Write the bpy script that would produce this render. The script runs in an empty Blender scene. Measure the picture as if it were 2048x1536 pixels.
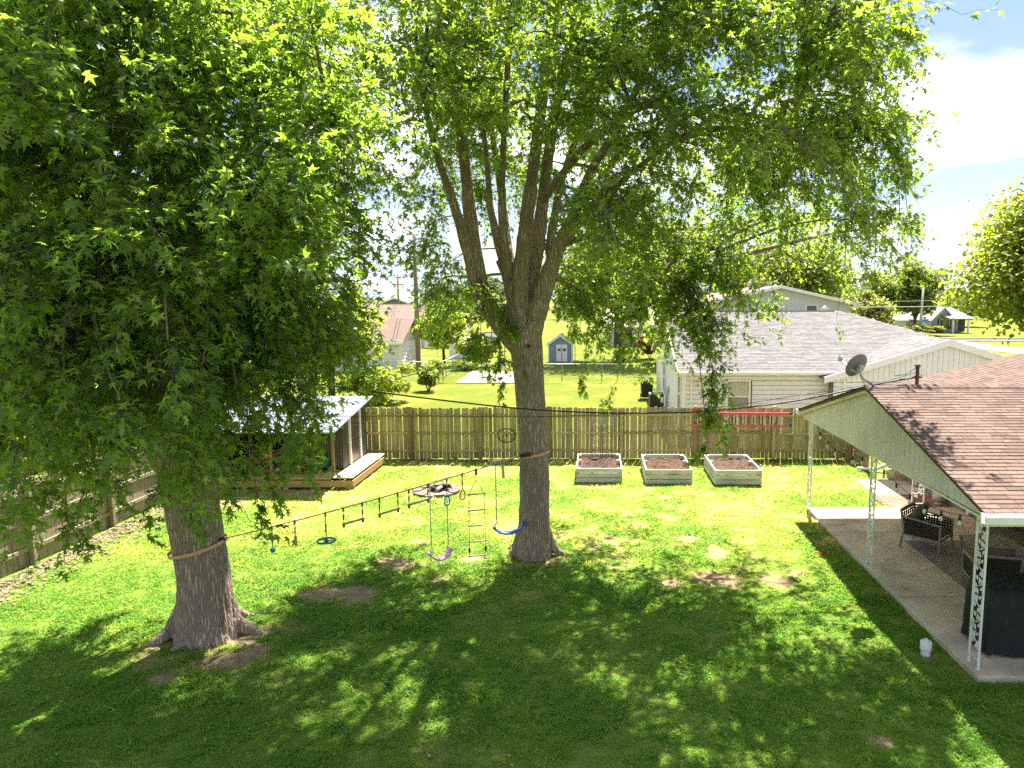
import bpy, bmesh, math, random
import numpy as np
from mathutils import Vector, Matrix

random.seed(7)
RNG = np.random.default_rng(11)
SC = bpy.context.scene
COL = SC.collection
R = math.radians

# ------------------------------------------------------------------ camera
CAM_H, FPX, PCX, PCY = 5.4, 1430.0, 1190.0, 768.0          # height, focal length and principal point (2048 px wide frame)
PITCH = math.atan(173 / 1430.0)
cam_d = bpy.data.cameras.new('camera')
cam = bpy.data.objects.new('camera', cam_d)
COL.objects.link(cam)
cam.location = (0, 0, CAM_H)
cam.rotation_euler = (math.pi / 2 - PITCH, 0, 0)
cam_d.sensor_width = 36.0
cam_d.lens = FPX / 2048 * 36.0
cam_d.shift_x = -(PCX - 1024) / 2048
cam_d.clip_start = 0.1
cam_d.clip_end = 3000
SC.camera = cam

# ------------------------------------------------------------------ light
SUN_DIR = Vector((-0.14, -0.58, -1.0)).normalized()         # the way the light travels
SUN_EL = math.asin(-SUN_DIR.z)
SUN_AZ = math.atan2(-SUN_DIR.x, -SUN_DIR.y)                 # from +Y towards +X
sun_d = bpy.data.lights.new('sun', 'SUN')
sun_d.energy = 2.4
sun_d.angle = R(0.55)
sun_d.color = (1.0, 0.95, 0.86)
sun = bpy.data.objects.new('sun', sun_d)
COL.objects.link(sun)
sun.rotation_euler = SUN_DIR.to_track_quat('-Z', 'Y').to_euler()
sun.location = (0, 0, 40)

world = bpy.data.worlds.new('World')
SC.world = world
world.use_nodes = True
wn = world.node_tree
for n in list(wn.nodes):
    wn.nodes.remove(n)
def WN(t, **k):
    n = wn.nodes.new(t)
    for a, b in k.items():
        setattr(n, a, b)
    return n
wo = WN('ShaderNodeOutputWorld')
bg = WN('ShaderNodeBackground')
bg.inputs['Strength'].default_value = 0.128
sky = WN('ShaderNodeTexSky', sky_type='NISHITA')
sky.sun_disc = False
sky.sun_elevation = SUN_EL
sky.sun_rotation = SUN_AZ
sky.air_density = 1.0
sky.dust_density = 0.0
sky.ozone_density = 1.6
# clouds: noise on the sky direction laid out on a flat cloud deck, all round the sky alike
tc = WN('ShaderNodeTexCoord')
sep = WN('ShaderNodeSeparateXYZ')
wn.links.new(tc.outputs['Generated'], sep.inputs[0])
def WM(op, a, b=None, c=None):
    n = WN('ShaderNodeMath', operation=op)
    for i, x in enumerate((a, b, c)):
        if x is None:
            continue
        if isinstance(x, (int, float)):
            n.inputs[i].default_value = x
        else:
            wn.links.new(x, n.inputs[i])
    return n.outputs[0]
zc = WM('MAXIMUM', WM('ADD', sep.outputs['Z'], 0.16), 0.05)
cx = WM('DIVIDE', sep.outputs['X'], zc)
cy = WM('DIVIDE', sep.outputs['Y'], zc)
comb = WN('ShaderNodeCombineXYZ')
wn.links.new(cx, comb.inputs[0]); wn.links.new(cy, comb.inputs[1])
comb.inputs[2].default_value = 8.62
nz = WN('ShaderNodeTexNoise')
nz.inputs['Scale'].default_value = 1.25
nz.inputs['Detail'].default_value = 9.0
nz.inputs['Roughness'].default_value = 0.55
nz.inputs['Distortion'].default_value = 0.15
wn.links.new(comb.outputs[0], nz.inputs['Vector'])
thr = WN('ShaderNodeMapRange')
thr.inputs['From Min'].default_value = 0.48
thr.inputs['From Max'].default_value = 0.60
thr.clamp = True
wn.links.new(nz.outputs['Fac'], thr.inputs['Value'])
# shade inside the clouds
nz2 = WN('ShaderNodeTexNoise')
nz2.inputs['Scale'].default_value = 2.8
nz2.inputs['Detail'].default_value = 6.0
wn.links.new(comb.outputs[0], nz2.inputs['Vector'])
crmp = WN('ShaderNodeMapRange')
crmp.inputs['From Min'].default_value = 0.36
crmp.inputs['From Max'].default_value = 0.62
crmp.inputs['To Min'].default_value = 0.48
crmp.inputs['To Max'].default_value = 1.0
wn.links.new(nz2.outputs['Fac'], crmp.inputs['Value'])
ccol = WN('ShaderNodeMix', data_type='RGBA', blend_type='MULTIPLY')
ccol.inputs['Factor'].default_value = 1.0
ccol.inputs['A'].default_value = (2.1, 2.12, 2.15, 1)
wn.links.new(crmp.outputs['Result'], ccol.inputs['B'])
cmix = WN('ShaderNodeMix', data_type='RGBA')
wn.links.new(WM('MULTIPLY', thr.outputs['Result'], 0.95), cmix.inputs['Factor'])
gam = WN('ShaderNodeGamma')                                 # evens the clear sky out between horizon and zenith
gam.inputs['Gamma'].default_value = 0.5
wn.links.new(sky.outputs[0], gam.inputs['Color'])
hsv = WN('ShaderNodeHueSaturation')
hsv.inputs['Saturation'].default_value = 1.45
hsv.inputs['Value'].default_value = 0.44
hsv.inputs['Hue'].default_value = 0.518
wn.links.new(gam.outputs[0], hsv.inputs['Color'])
wn.links.new(hsv.outputs[0], cmix.inputs['A'])
wn.links.new(ccol.outputs['Result'], cmix.inputs['B'])
hz_ = WM('POWER', WM('MAXIMUM', WM('SUBTRACT', 1.0, WM('DIVIDE', WM('MAXIMUM', sep.outputs['Z'], 0.0), 0.13)), 0.0), 1.6)
hmix = WN('ShaderNodeMix', data_type='RGBA')                # pale haze low over the horizon, the same all round
wn.links.new(hz_, hmix.inputs['Factor'])
wn.links.new(cmix.outputs['Result'], hmix.inputs['A'])
hmix.inputs['B'].default_value = (.86, 1.0, 1.2, 1)
wn.links.new(hmix.outputs['Result'], bg.inputs['Color'])
wn.links.new(bg.outputs[0], wo.inputs['Surface'])

vs = SC.view_settings
SC.display_settings.display_device = 'sRGB'
vs.view_transform = 'Standard'
vs.look = 'None'
vs.exposure = 3.12
vs.gamma = 1.0
vs.use_curve_mapping = False
SC.cycles.use_denoising = False
SC.cycles.max_bounces = 10
SC.cycles.diffuse_bounces = 6
SC.cycles.glossy_bounces = 2
SC.cycles.transmission_bounces = 8
SC.cycles.transparent_max_bounces = 8
SC.cycles.caustics_reflective = False
SC.cycles.caustics_refractive = False
SC.cycles.sample_clamp_indirect = 6.0

# ------------------------------------------------------------------ helpers
_c, _s = math.cos(PITCH), math.sin(PITCH)
def _ray(u, v):
    x, y = (u - PCX) / FPX, -(v - PCY) / FPX
    return Vector((x, _c + y * _s, -_s + y * _c))
def G(u, v, z=0.0):            # point of the plane at height z that the photograph shows at (u, v)
    r = _ray(u, v); t = (z - CAM_H) / r.z
    return Vector((r.x * t, r.y * t, z))
def P(u, v, Y):                # point at distance Y
    r = _ray(u, v); t = Y / r.y
    return Vector((r.x * t, Y, CAM_H + r.z * t))
def PX(u, v, X):
    r = _ray(u, v); t = X / r.x
    return Vector((X, r.y * t, CAM_H + r.z * t))

def W(o):
    m = o.matrix_parent_inverse @ o.matrix_basis
    return W(o.parent) @ m if o.parent else o.matrix_basis.copy()

def link(o, parent=None, world=True):
    COL.objects.link(o)
    if parent is not None:
        o.parent = parent
        if world:
            o.matrix_parent_inverse = W(parent).inverted()
    return o

def tag(o, label=None, cat=None, group=None, kind=None):
    if label: o['label'] = label
    if cat: o['category'] = cat
    if group: o['group'] = group
    if kind: o['kind'] = kind
    return o

def thing(name, label, cat, loc=(0, 0, 0), group=None, rz=0.0):
    o = bpy.data.objects.new(name, None)
    o.empty_display_size = 0.2
    o.location = loc
    o.rotation_euler = (0, 0, rz)
    COL.objects.link(o)
    return tag(o, label, cat, group)

class MB:
    """collects shapes; build() links them as one mesh object"""
    def __init__(s):
        s.v, s.f, s.sm = [], [], []
    def add(s, vs_, fs, smooth=False):
        b = len(s.v)
        s.v.extend([tuple(p) for p in vs_])
        for f in fs:
            s.f.append(tuple(i + b for i in f)); s.sm.append(smooth)
        return s
    def box(s, c, d, rot=None, bev=0.0):
        hx, hy, hz = d[0] / 2, d[1] / 2, d[2] / 2
        if bev > 0:
            b = min(bev, hx * .9, hy * .9, hz * .9)
            pts, idx = [], {}
            for sx in (-1, 1):
                for sy in (-1, 1):
                    for sz in (-1, 1):
                        for a in range(3):
                            q = [sx * (hx - b), sy * (hy - b), sz * (hz - b)]
                            q[a] = (sx * hx, sy * hy, sz * hz)[a]
                            idx[(sx, sy, sz, a)] = len(pts); pts.append(Vector(q))
            fs = []
            I = idx
            for a in range(3):
                o1, o2 = (a + 1) % 3, (a + 2) % 3
                for sa in (-1, 1):
                    def k(p, q):
                        t = [0, 0, 0]; t[a] = sa; t[o1] = p; t[o2] = q
                        return I[(t[0], t[1], t[2], a)]
                    f = [k(-1, -1), k(1, -1), k(1, 1), k(-1, 1)]
                    fs.append(f if sa > 0 else f[::-1])
            for a in range(3):
                o1, o2 = (a + 1) % 3, (a + 2) % 3
                for p in (-1, 1):
                    for q in (-1, 1):
                        def k(sa, ax):
                            t = [0, 0, 0]; t[a] = sa; t[o1] = p; t[o2] = q
                            return I[(t[0], t[1], t[2], ax)]
                        f = [k(-1, o1), k(1, o1), k(1, o2), k(-1, o2)]
                        fs.append(f if p * q < 0 else f[::-1])
            for sx in (-1, 1):
                for sy in (-1, 1):
                    for sz in (-1, 1):
                        f = [I[(sx, sy, sz, 0)], I[(sx, sy, sz, 1)], I[(sx, sy, sz, 2)]]
                        fs.append(f if sx * sy * sz > 0 else f[::-1])
        else:
            pts = [Vector((x, y, z)) for x in (-hx, hx) for y in (-hy, hy) for z in (-hz, hz)]
            fs = [(0, 1, 3, 2), (4, 6, 7, 5), (0, 4, 5, 1), (2, 3, 7, 6), (0, 2, 6, 4), (1, 5, 7, 3)]
        if rot is not None:
            if not isinstance(rot, Matrix):
                rot = Matrix.Rotation(rot, 3, 'Z')
            pts = [rot @ p for p in pts]
        c = Vector(c)
        return s.add([p + c for p in pts], fs)
    def bar(s, a, b, w, h=None, bev=0.0, up=(0, 0, 1)):
        a, b = Vector(a), Vector(b)
        d = b - a; L = d.length; d.normalize()
        u = Vector(up)
        if abs(d.dot(u)) > .98: u = Vector((0, 1, 0))
        x = d.cross(u).normalized(); z = x.cross(d)
        m = Matrix((x, d, z)).transposed()
        return s.box((a + b) / 2, (w, L, h or w), m, bev)
    def tube(s, pts, rad, n=8, cap=True, smooth=True):
        pts = [Vector(p) for p in pts]
        if isinstance(rad, (int, float)): rad = [rad] * len(pts)
        vs_, fs = [], []
        px = None
        for i, p in enumerate(pts):
            t = (pts[min(i + 1, len(pts) - 1)] - pts[max(i - 1, 0)])
            if t.length < 1e-9: t = Vector((0, 0, 1))
            t.normalize()
            if px is None:
                a = Vector((1, 0, 0)) if abs(t.x) < .9 else Vector((0, 1, 0))
                px = (a - t * a.dot(t)).normalized()
            else:
                px = (px - t * px.dot(t))
                px = px.normalized() if px.length > 1e-6 else t.orthogonal().normalized()
            py = t.cross(px)
            for k in range(n):
                an = 2 * math.pi * k / n
                vs_.append(p + (px * math.cos(an) + py * math.sin(an)) * rad[i])
        for i in range(len(pts) - 1):
            for k in range(n):
                k2 = (k + 1) % n
                fs.append((i * n + k, i * n + k2, (i + 1) * n + k2, (i + 1) * n + k))
        s.add(vs_, fs, smooth)
        if cap:
            b = len(s.v) - len(vs_)
            s.f.append(tuple(b + k for k in range(n))[::-1]); s.sm.append(False)
            s.f.append(tuple(b + (len(pts) - 1) * n + k for k in range(n))); s.sm.append(False)
        return s
    def lathe(s, prof, c=(0, 0, 0), n=20, axis=None, smooth=True):
        c = Vector(c); vs_, fs = [], []
        m = axis if axis is not None else Matrix.Identity(3)
        for (r, z) in prof:
            for k in range(n):
                an = 2 * math.pi * k / n
                vs_.append(c + m @ Vector((r * math.cos(an), r * math.sin(an), z)))
        for i in range(len(prof) - 1):
            for k in range(n):
                k2 = (k + 1) % n
                fs.append((i * n + k, i * n + k2, (i + 1) * n + k2, (i + 1) * n + k))
        return s.add(vs_, fs, smooth)
    def prism(s, poly, d):
        """poly: 3D points, extruded by vector d"""
        n = len(poly); d = Vector(d)
        a = [Vector(p) for p in poly]; b = [p + d for p in a]
        fs = [tuple(range(n))[::-1], tuple(range(n, 2 * n))]
        for k in range(n):
            k2 = (k + 1) % n
            fs.append((k, k2, n + k2, n + k))
        return s.add(a + b, fs)
    def quad(s, a, b, c, d):
        return s.add([a, b, c, d], [(0, 1, 2, 3)])
    def data(s, name, mat):
        me = bpy.data.meshes.new(name)
        me.from_pydata(s.v, [], s.f)
        me.polygons.foreach_set('use_smooth', s.sm)
        if mat is not None:
            me.materials.append(mat)
        me.update()
        return me
    def build(s, name, mat, parent=None, world=True, fix=False):
        me = s.data(name, mat)
        if fix:
            bm = bmesh.new(); bm.from_mesh(me)
            bmesh.ops.recalc_face_normals(bm, faces=bm.faces)
            bm.to_mesh(me); bm.free()
        o = bpy.data.objects.new(name, me)
        return link(o, parent, world)

def npmesh(name, V, F, mat, parent=None, attrs=None, smooth=False, world=True):
    """V (n,3), F (m,k) arrays with k constant"""
    me = bpy.data.meshes.new(name)
    n, (m, k) = len(V), F.shape
    me.vertices.add(n); me.vertices.foreach_set('co', np.asarray(V, np.float32).ravel())
    me.loops.add(m * k); me.loops.foreach_set('vertex_index', np.asarray(F, np.int32).ravel())
    me.polygons.add(m)
    me.polygons.foreach_set('loop_start', np.arange(0, m * k, k, dtype=np.int32))
    me.polygons.foreach_set('use_smooth', np.full(m, smooth, dtype=bool))
    for an, arr in (attrs or {}).items():
        at = me.attributes.new(an, 'FLOAT', 'POINT')
        at.data.foreach_set('value', np.asarray(arr, np.float32))
    me.materials.append(mat)
    me.update(calc_edges=True)
    me.validate()
    o = bpy.data.objects.new(name, me)
    return link(o, parent, world)

def inst(src, parent, loc, rz=0.0, name=None, scale=None, rot=None):
    """an object of its own that shares the mesh of src; loc in world space"""
    o = bpy.data.objects.new(name or src.name.split('.')[0], src.data if isinstance(src, bpy.types.Object) else src)
    o.location = loc
    o.rotation_euler = rot if rot is not None else (0, 0, rz)
    if scale: o.scale = scale
    return link(o, parent, True)

# ------------------------------------------------------------------ materials
MATS = {}
def newmat(name):
    m = bpy.data.materials.new(name)
    m.use_nodes = True
    nt = m.node_tree
    b = nt.nodes['Principled BSDF']
    return m, nt, b
def N(nt, t, **k):
    n = nt.nodes.new(t)
    for a, b in k.items(): setattr(n, a, b)
    return n
def col4(c): return (c[0], c[1], c[2], 1.0)

def pm(name, c1, c2=None, scale=6.0, rough=0.7, bump=0.0, bscale=None, stretch=(1, 1, 1), objrand=0.0, island=0.0,
       metal=0.0, c3=None, c3_scale=1.0, c3_amt=0.5, spec=0.5, detail=6.0, coat=0.0, contrast=(0.35, 0.65), bdist=0.01):
    """procedural colour: noise between c1 and c2, larger stains of c3, brightness by object or by piece"""
    if name in MATS: return MATS[name]
    m, nt, b = newmat(name)
    L = nt.links
    geo = N(nt, 'ShaderNodeNewGeometry')
    mp = N(nt, 'ShaderNodeMapping')
    mp.inputs['Scale'].default_value = stretch
    L.new(geo.outputs['Position'], mp.inputs['Vector'])
    n1 = N(nt, 'ShaderNodeTexNoise')
    n1.inputs['Scale'].default_value = scale
    n1.inputs['Detail'].default_value = detail
    n1.inputs['Roughness'].default_value = 0.6
    L.new(mp.outputs[0], n1.inputs['Vector'])
    mr = N(nt, 'ShaderNodeMapRange')
    mr.inputs['From Min'].default_value, mr.inputs['From Max'].default_value = contrast
    L.new(n1.outputs['Fac'], mr.inputs['Value'])
    mx = N(nt, 'ShaderNodeMix', data_type='RGBA')
    mx.inputs['A'].default_value = col4(c1); mx.inputs['B'].default_value = col4(c2 or c1)
    L.new(mr.outputs[0], mx.inputs['Factor'])
    out = mx.outputs['Result']
    if c3 is not None:
        n2 = N(nt, 'ShaderNodeTexNoise')
        n2.inputs['Scale'].default_value = c3_scale
        n2.inputs['Detail'].default_value = 7.0
        L.new(geo.outputs['Position'], n2.inputs['Vector'])
        r2 = N(nt, 'ShaderNodeMapRange')
        r2.inputs['From Min'].default_value = 0.48; r2.inputs['From Max'].default_value = 0.70
        r2.inputs['To Max'].default_value = c3_amt
        L.new(n2.outputs['Fac'], r2.inputs['Value'])
        m2 = N(nt, 'ShaderNodeMix', data_type='RGBA')
        L.new(r2.outputs[0], m2.inputs['Factor']); L.new(out, m2.inputs['A'])
        m2.inputs['B'].default_value = col4(c3)
        out = m2.outputs['Result']
    if objrand or island:
        src = None
        if objrand:
            oi = N(nt, 'ShaderNodeObjectInfo'); src = oi.outputs['Random']; amt = objrand
        else:
            src = geo.outputs['Random Per Island']; amt = island
        r3 = N(nt, 'ShaderNodeMapRange')
        r3.inputs['To Min'].default_value = 1 - amt; r3.inputs['To Max'].default_value = 1 + amt
        L.new(src, r3.inputs['Value'])
        hs = N(nt, 'ShaderNodeHueSaturation')
        L.new(r3.outputs[0], hs.inputs['Value']); L.new(out, hs.inputs['Color'])
        out = hs.outputs['Color']
    L.new(out, b.inputs['Base Color'])
    b.inputs['Roughness'].default_value = rough
    b.inputs['Metallic'].default_value = metal
    b.inputs['Specular IOR Level'].default_value = spec
    if coat: b.inputs['Coat Weight'].default_value = coat
    if bump:
        n3 = N(nt, 'ShaderNodeTexNoise')
        n3.inputs['Scale'].default_value = bscale or scale * 3
        n3.inputs['Detail'].default_value = 5.0
        L.new(mp.outputs[0], n3.inputs['Vector'])
        bp = N(nt, 'ShaderNodeBump')
        bp.inputs['Strength'].default_value = bump
        bp.inputs['Distance'].default_value = bdist
        L.new(n3.outputs['Fac'], bp.inputs['Height'])
        L.new(bp.outputs[0], b.inputs['Normal'])
    MATS[name] = m
    return m

def leaf_mat(name, dark, light, young, trans, under=None, gloss=0.35):
    """leaves: colour per leaf, a paler underside, light through the blade; attribute age = young shoots"""
    m, nt, b = newmat(name)
    L = nt.links
    geo = N(nt, 'ShaderNodeNewGeometry')
    mx = N(nt, 'ShaderNodeMix', data_type='RGBA')
    mx.inputs['A'].default_value = col4(dark); mx.inputs['B'].default_value = col4(light)
    L.new(geo.outputs['Random Per Island'], mx.inputs['Factor'])
    at = N(nt, 'ShaderNodeAttribute', attribute_name='age')
    m2 = N(nt, 'ShaderNodeMix', data_type='RGBA')
    L.new(at.outputs['Fac'], m2.inputs['Factor'])
    L.new(mx.outputs['Result'], m2.inputs['A']); m2.inputs['B'].default_value = col4(young)
    top = m2.outputs['Result']
    m3 = N(nt, 'ShaderNodeMix', data_type='RGBA')
    L.new(geo.outputs['Backfacing'], m3.inputs['Factor'])
    L.new(top, m3.inputs['A']); m3.inputs['B'].default_value = col4(under or light)
    L.new(m3.outputs['Result'], b.inputs['Base Color'])
    b.inputs['Roughness'].default_value = gloss
    b.inputs['Specular IOR Level'].default_value = 0.45
    tr = N(nt, 'ShaderNodeBsdfTranslucent')
    m4 = N(nt, 'ShaderNodeMix', data_type='RGBA')
    L.new(at.outputs['Fac'], m4.inputs['Factor'])
    m4.inputs['A'].default_value = col4(trans); m4.inputs['B'].default_value = col4([min(1, t * 1.5) for t in trans])
    hs = N(nt, 'ShaderNodeHueSaturation')
    r3 = N(nt, 'ShaderNodeMapRange')
    r3.inputs['To Min'].default_value = 0.7; r3.inputs['To Max'].default_value = 1.25
    L.new(geo.outputs['Random Per Island'], r3.inputs['Value'])
    L.new(r3.outputs[0], hs.inputs['Value']); L.new(m4.outputs['Result'], hs.inputs['Color'])
    L.new(hs.outputs[0], tr.inputs['Color'])
    ms = N(nt, 'ShaderNodeMixShader')
    ms.inputs[0].default_value = 0.64
    L.new(b.outputs[0], ms.inputs[1]); L.new(tr.outputs[0], ms.inputs[2])
    L.new(ms.outputs[0], nt.nodes['Material Output'].inputs['Surface'])
    MATS[name] = m
    return m

WOOD_FENCE = pm('weathered_fence_wood', (.32, .265, .115), (.46, .385, .185), 3.0, .85, .35, 9, (6, 6, .6), objrand=.3, c3=(.22, .20, .075), c3_scale=1.3, c3_amt=.6)
WOOD_GREY = pm('grey_fence_wood', (.24, .19, .12), (.34, .28, .19), 3.0, .85, .35, 9, (6, 6, .6), objrand=.2, c3=(.15, .13, .08), c3_scale=1.1, c3_amt=.6)
WOOD_POST = pm('brown_post_wood', (.24, .14, .07), (.34, .21, .11), 3.0, .85, .35, 9, (6, 6, .6), objrand=.15)
WOOD_DECK = pm('fresh_deck_wood', (.46, .30, .13), (.58, .40, .19), 2.5, .75, .3, 8, (.7, 5, 5), objrand=.12)
WOOD_JOIST = pm('deck_side_wood', (.40, .22, .08), (.52, .31, .12), 2.5, .75, .3, 8, (.7, 5, 5), objrand=.1)
WOOD_RAMP = pm('bleached_ramp_wood', (.62, .50, .34), (.74, .62, .45), 2.5, .75, .3, 8, (5, .7, 5), objrand=.08)
WOOD_BOX = pm('whitewashed_planks', (.56, .51, .45), (.70, .66, .60), 2.5, .85, .4, 8, (.8, .8, 6), objrand=.1, c3=(.34, .29, .2), c3_scale=2.3, c3_amt=.75)
WHITE = pm('white_paint', (.76, .72, .74), (.82, .78, .80), 2.0, .5, .05, 30, objrand=.02)
SIDING = pm('white_vinyl_siding', (.77, .71, .77), (.83, .77, .83), 1.2, .5, objrand=.025, c3=(.60, .58, .54), c3_scale=.7, c3_amt=.25)
SIDING_TAN = pm('cream_siding', (.68, .59, .44), (.74, .65, .50), 1.2, .55, objrand=.03)
GABLE = pm('pale_green_painted_boards', (.64, .58, .56), (.70, .635, .615), 1.5, .6, .08, 30, (5, 5, .5), objrand=.03, c3=(.40, .39, .32), c3_scale=.9, c3_amt=.55)
SHINGLE = pm('brown_shingles', (.11, .064, .047), (.17, .107, .081), 22, .95, .5, 160, objrand=.30, c3=(.13, .08, .06), c3_scale=.8, c3_amt=.35)
SHINGLE_S = pm('brown_shingles_far', (.11, .064, .047), (.165, .103, .077), 22, .95, .5, 160, island=.25)
SHINGLE_G = pm('grey_shingles', (.13, .12, .115), (.175, .162, .155), 14, .95, .5, 120, island=.22)
ROOF_BROWN = pm('dull_brown_roof', (.13, .085, .065), (.18, .12, .09), 9, .95, .4, 60, island=.2)
ROOF_GREY = pm('dull_grey_roof', (.20, .18, .18), (.28, .25, .25), 9, .95, .4, 60, island=.2)
CONC = pm('concrete', (.56, .45, .345), (.66, .54, .42), 1.6, .9, .15, 60, c3=(.36, .285, .22), c3_scale=1.3, c3_amt=.85)
BRICKF = pm('red_brick_paving', (.26, .12, .08), (.34, .17, .12), 6, .9, .3, 50, objrand=.25)
STONE = pm('pale_stone', (.12, .092, .07), (.21, .165, .125), 7, .9, .6, 40, objrand=.28)
SOIL = pm('garden_soil', (.055, .028, .016), (.13, .066, .036), 14, 1.0, .9, 30, bdist=.04)
def bark_material(name, dark, mid_, light, sc=(25, 25, 2.9)):
    m, nt, b = newmat(name); L = nt.links
    geo = N(nt, 'ShaderNodeNewGeometry')
    wob = N(nt, 'ShaderNodeTexNoise'); wob.inputs['Scale'].default_value = 3.5; wob.inputs['Detail'].default_value = 4
    L.new(geo.outputs['Position'], wob.inputs['Vector'])
    mxv = N(nt, 'ShaderNodeVectorMath', operation='MULTIPLY_ADD')
    L.new(wob.outputs['Color'], mxv.inputs[0]); mxv.inputs[1].default_value = (.10, .10, .22); L.new(geo.outputs['Position'], mxv.inputs[2])
    mp = N(nt, 'ShaderNodeMapping'); mp.inputs['Scale'].default_value = sc
    L.new(mxv.outputs[0], mp.inputs['Vector'])
    vo = N(nt, 'ShaderNodeTexVoronoi', feature='DISTANCE_TO_EDGE'); vo.inputs['Scale'].default_value = 1.0
    L.new(mp.outputs[0], vo.inputs['Vector'])
    cr = N(nt, 'ShaderNodeMapRange'); cr.inputs['From Max'].default_value = .30; cr.interpolation_type = 'SMOOTHSTEP'
    L.new(vo.outputs['Distance'], cr.inputs['Value'])
    n1 = N(nt, 'ShaderNodeTexNoise'); n1.inputs['Scale'].default_value = 3.0; n1.inputs['Detail'].default_value = 9; n1.inputs['Roughness'].default_value = .7
    L.new(mp.outputs[0], n1.inputs['Vector'])
    n2 = N(nt, 'ShaderNodeTexNoise'); n2.inputs['Scale'].default_value = 1.7; n2.inputs['Detail'].default_value = 5
    L.new(geo.outputs['Position'], n2.inputs['Vector'])
    def mixc(f, a, bb, lo, hi):
        r = N(nt, 'ShaderNodeMapRange'); r.inputs['From Min'].default_value = lo; r.inputs['From Max'].default_value = hi
        L.new(f, r.inputs['Value'])
        x = N(nt, 'ShaderNodeMix', data_type='RGBA'); L.new(r.outputs[0], x.inputs['Factor'])
        for k, c in (('A', a), ('B', bb)):
            if isinstance(c, tuple): x.inputs[k].default_value = col4(c)
            else: L.new(c, x.inputs[k])
        return x.outputs['Result']
    plate = mixc(n1.outputs['Fac'], mid_, light, .32, .68)
    plate = mixc(n2.outputs['Fac'], plate, tuple(c * .62 for c in mid_), .5, .75)
    full = mixc(cr.outputs[0], dark, plate, .0, 1.0)
    L.new(full, b.inputs['Base Color']); b.inputs['Roughness'].default_value = .95; b.inputs['Specular IOR Level'].default_value = .2
    ad = N(nt, 'ShaderNodeMath', operation='MULTIPLY_ADD'); L.new(n1.outputs['Fac'], ad.inputs[0]); ad.inputs[1].default_value = .6; L.new(cr.outputs[0], ad.inputs[2])
    bp = N(nt, 'ShaderNodeBump'); bp.inputs['Strength'].default_value = 1.0; bp.inputs['Distance'].default_value = .016
    L.new(ad.outputs[0], bp.inputs['Height']); L.new(bp.outputs[0], b.inputs['Normal'])
    MATS[name] = m
    return m
BARK = bark_material('silver_maple_bark', (.24, .18, .13), (.42, .33, .245), (.55, .44, .33))
BARK_L = pm('limb_bark', (.14, .105, .078), (.28, .22, .165), 12, .95, .8, 14, (3, 3, .6), bdist=.02)
BARK_D = pm('dark_bark', (.06, .045, .035), (.11, .085, .065), 6, .95, .5, 12, (3, 3, .6))
IRON = pm('white_wrought_iron', (.70, .71, .70), (.77, .77, .76), 3, .45, c3=(.40, .27, .15), c3_scale=4.0, c3_amt=.5)
BLACK = pm('black_plastic', (.014, .014, .015), (.022, .022, .023), 9, .45)
RUBBER = pm('black_rubber', (.018, .018, .018), (.028, .028, .028), 20, .8)
CABLE = pm('black_cable', (.018, .018, .02), (.03, .03, .032), 20, .5)
STEEL = pm('galvanized_steel', (.42, .44, .46), (.52, .54, .56), 6, .4, metal=.7)
GLASS_D = pm('dark_window_glass', (.035, .04, .045), (.05, .055, .06), 2, .08, spec=.8)
CLOTH_GREY = pm('taupe_cushion', (.13, .105, .075), (.16, .13, .10), 60, .95, .3, 300)
FRAME_GREY = pm('grey_brown_metal_frame', (.24, .20, .185), (.28, .24, .22), 10, .5)
WICKER = pm('dark_woven_wicker', (.02, .016, .013), (.04, .032, .026), 40, .7)
# ------------------------------------------------------------------ ground
def vnoise(x, y, seed=0):
    """smooth value noise on numpy arrays, 0..1"""
    xi, yi = np.floor(x).astype(np.int64), np.floor(y).astype(np.int64)
    xf, yf = x - xi, y - yi
    xf, yf = xf * xf * (3 - 2 * xf), yf * yf * (3 - 2 * yf)
    def h(a, b):
        n = (a * 374761393 + b * 668265263 + seed * 974711) & 0x7fffffff
        n = ((n ^ (n >> 13)) * 1274126177) & 0x7fffffff
        return ((n ^ (n >> 16)) & 0xffff) / 65535.0
    a = h(xi, yi) * (1 - xf) + h(xi + 1, yi) * xf
    b = h(xi, yi + 1) * (1 - xf) + h(xi + 1, yi + 1) * xf
    return a * (1 - yf) + b * yf
def fbm(x, y, seed=0, oct=4):
    t, a, n = 0, 1, 0
    for k in range(oct):
        t = t + a * vnoise(x * 2 ** k, y * 2 ** k, seed + k); n += a; a *= .5
    return t / n

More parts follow.
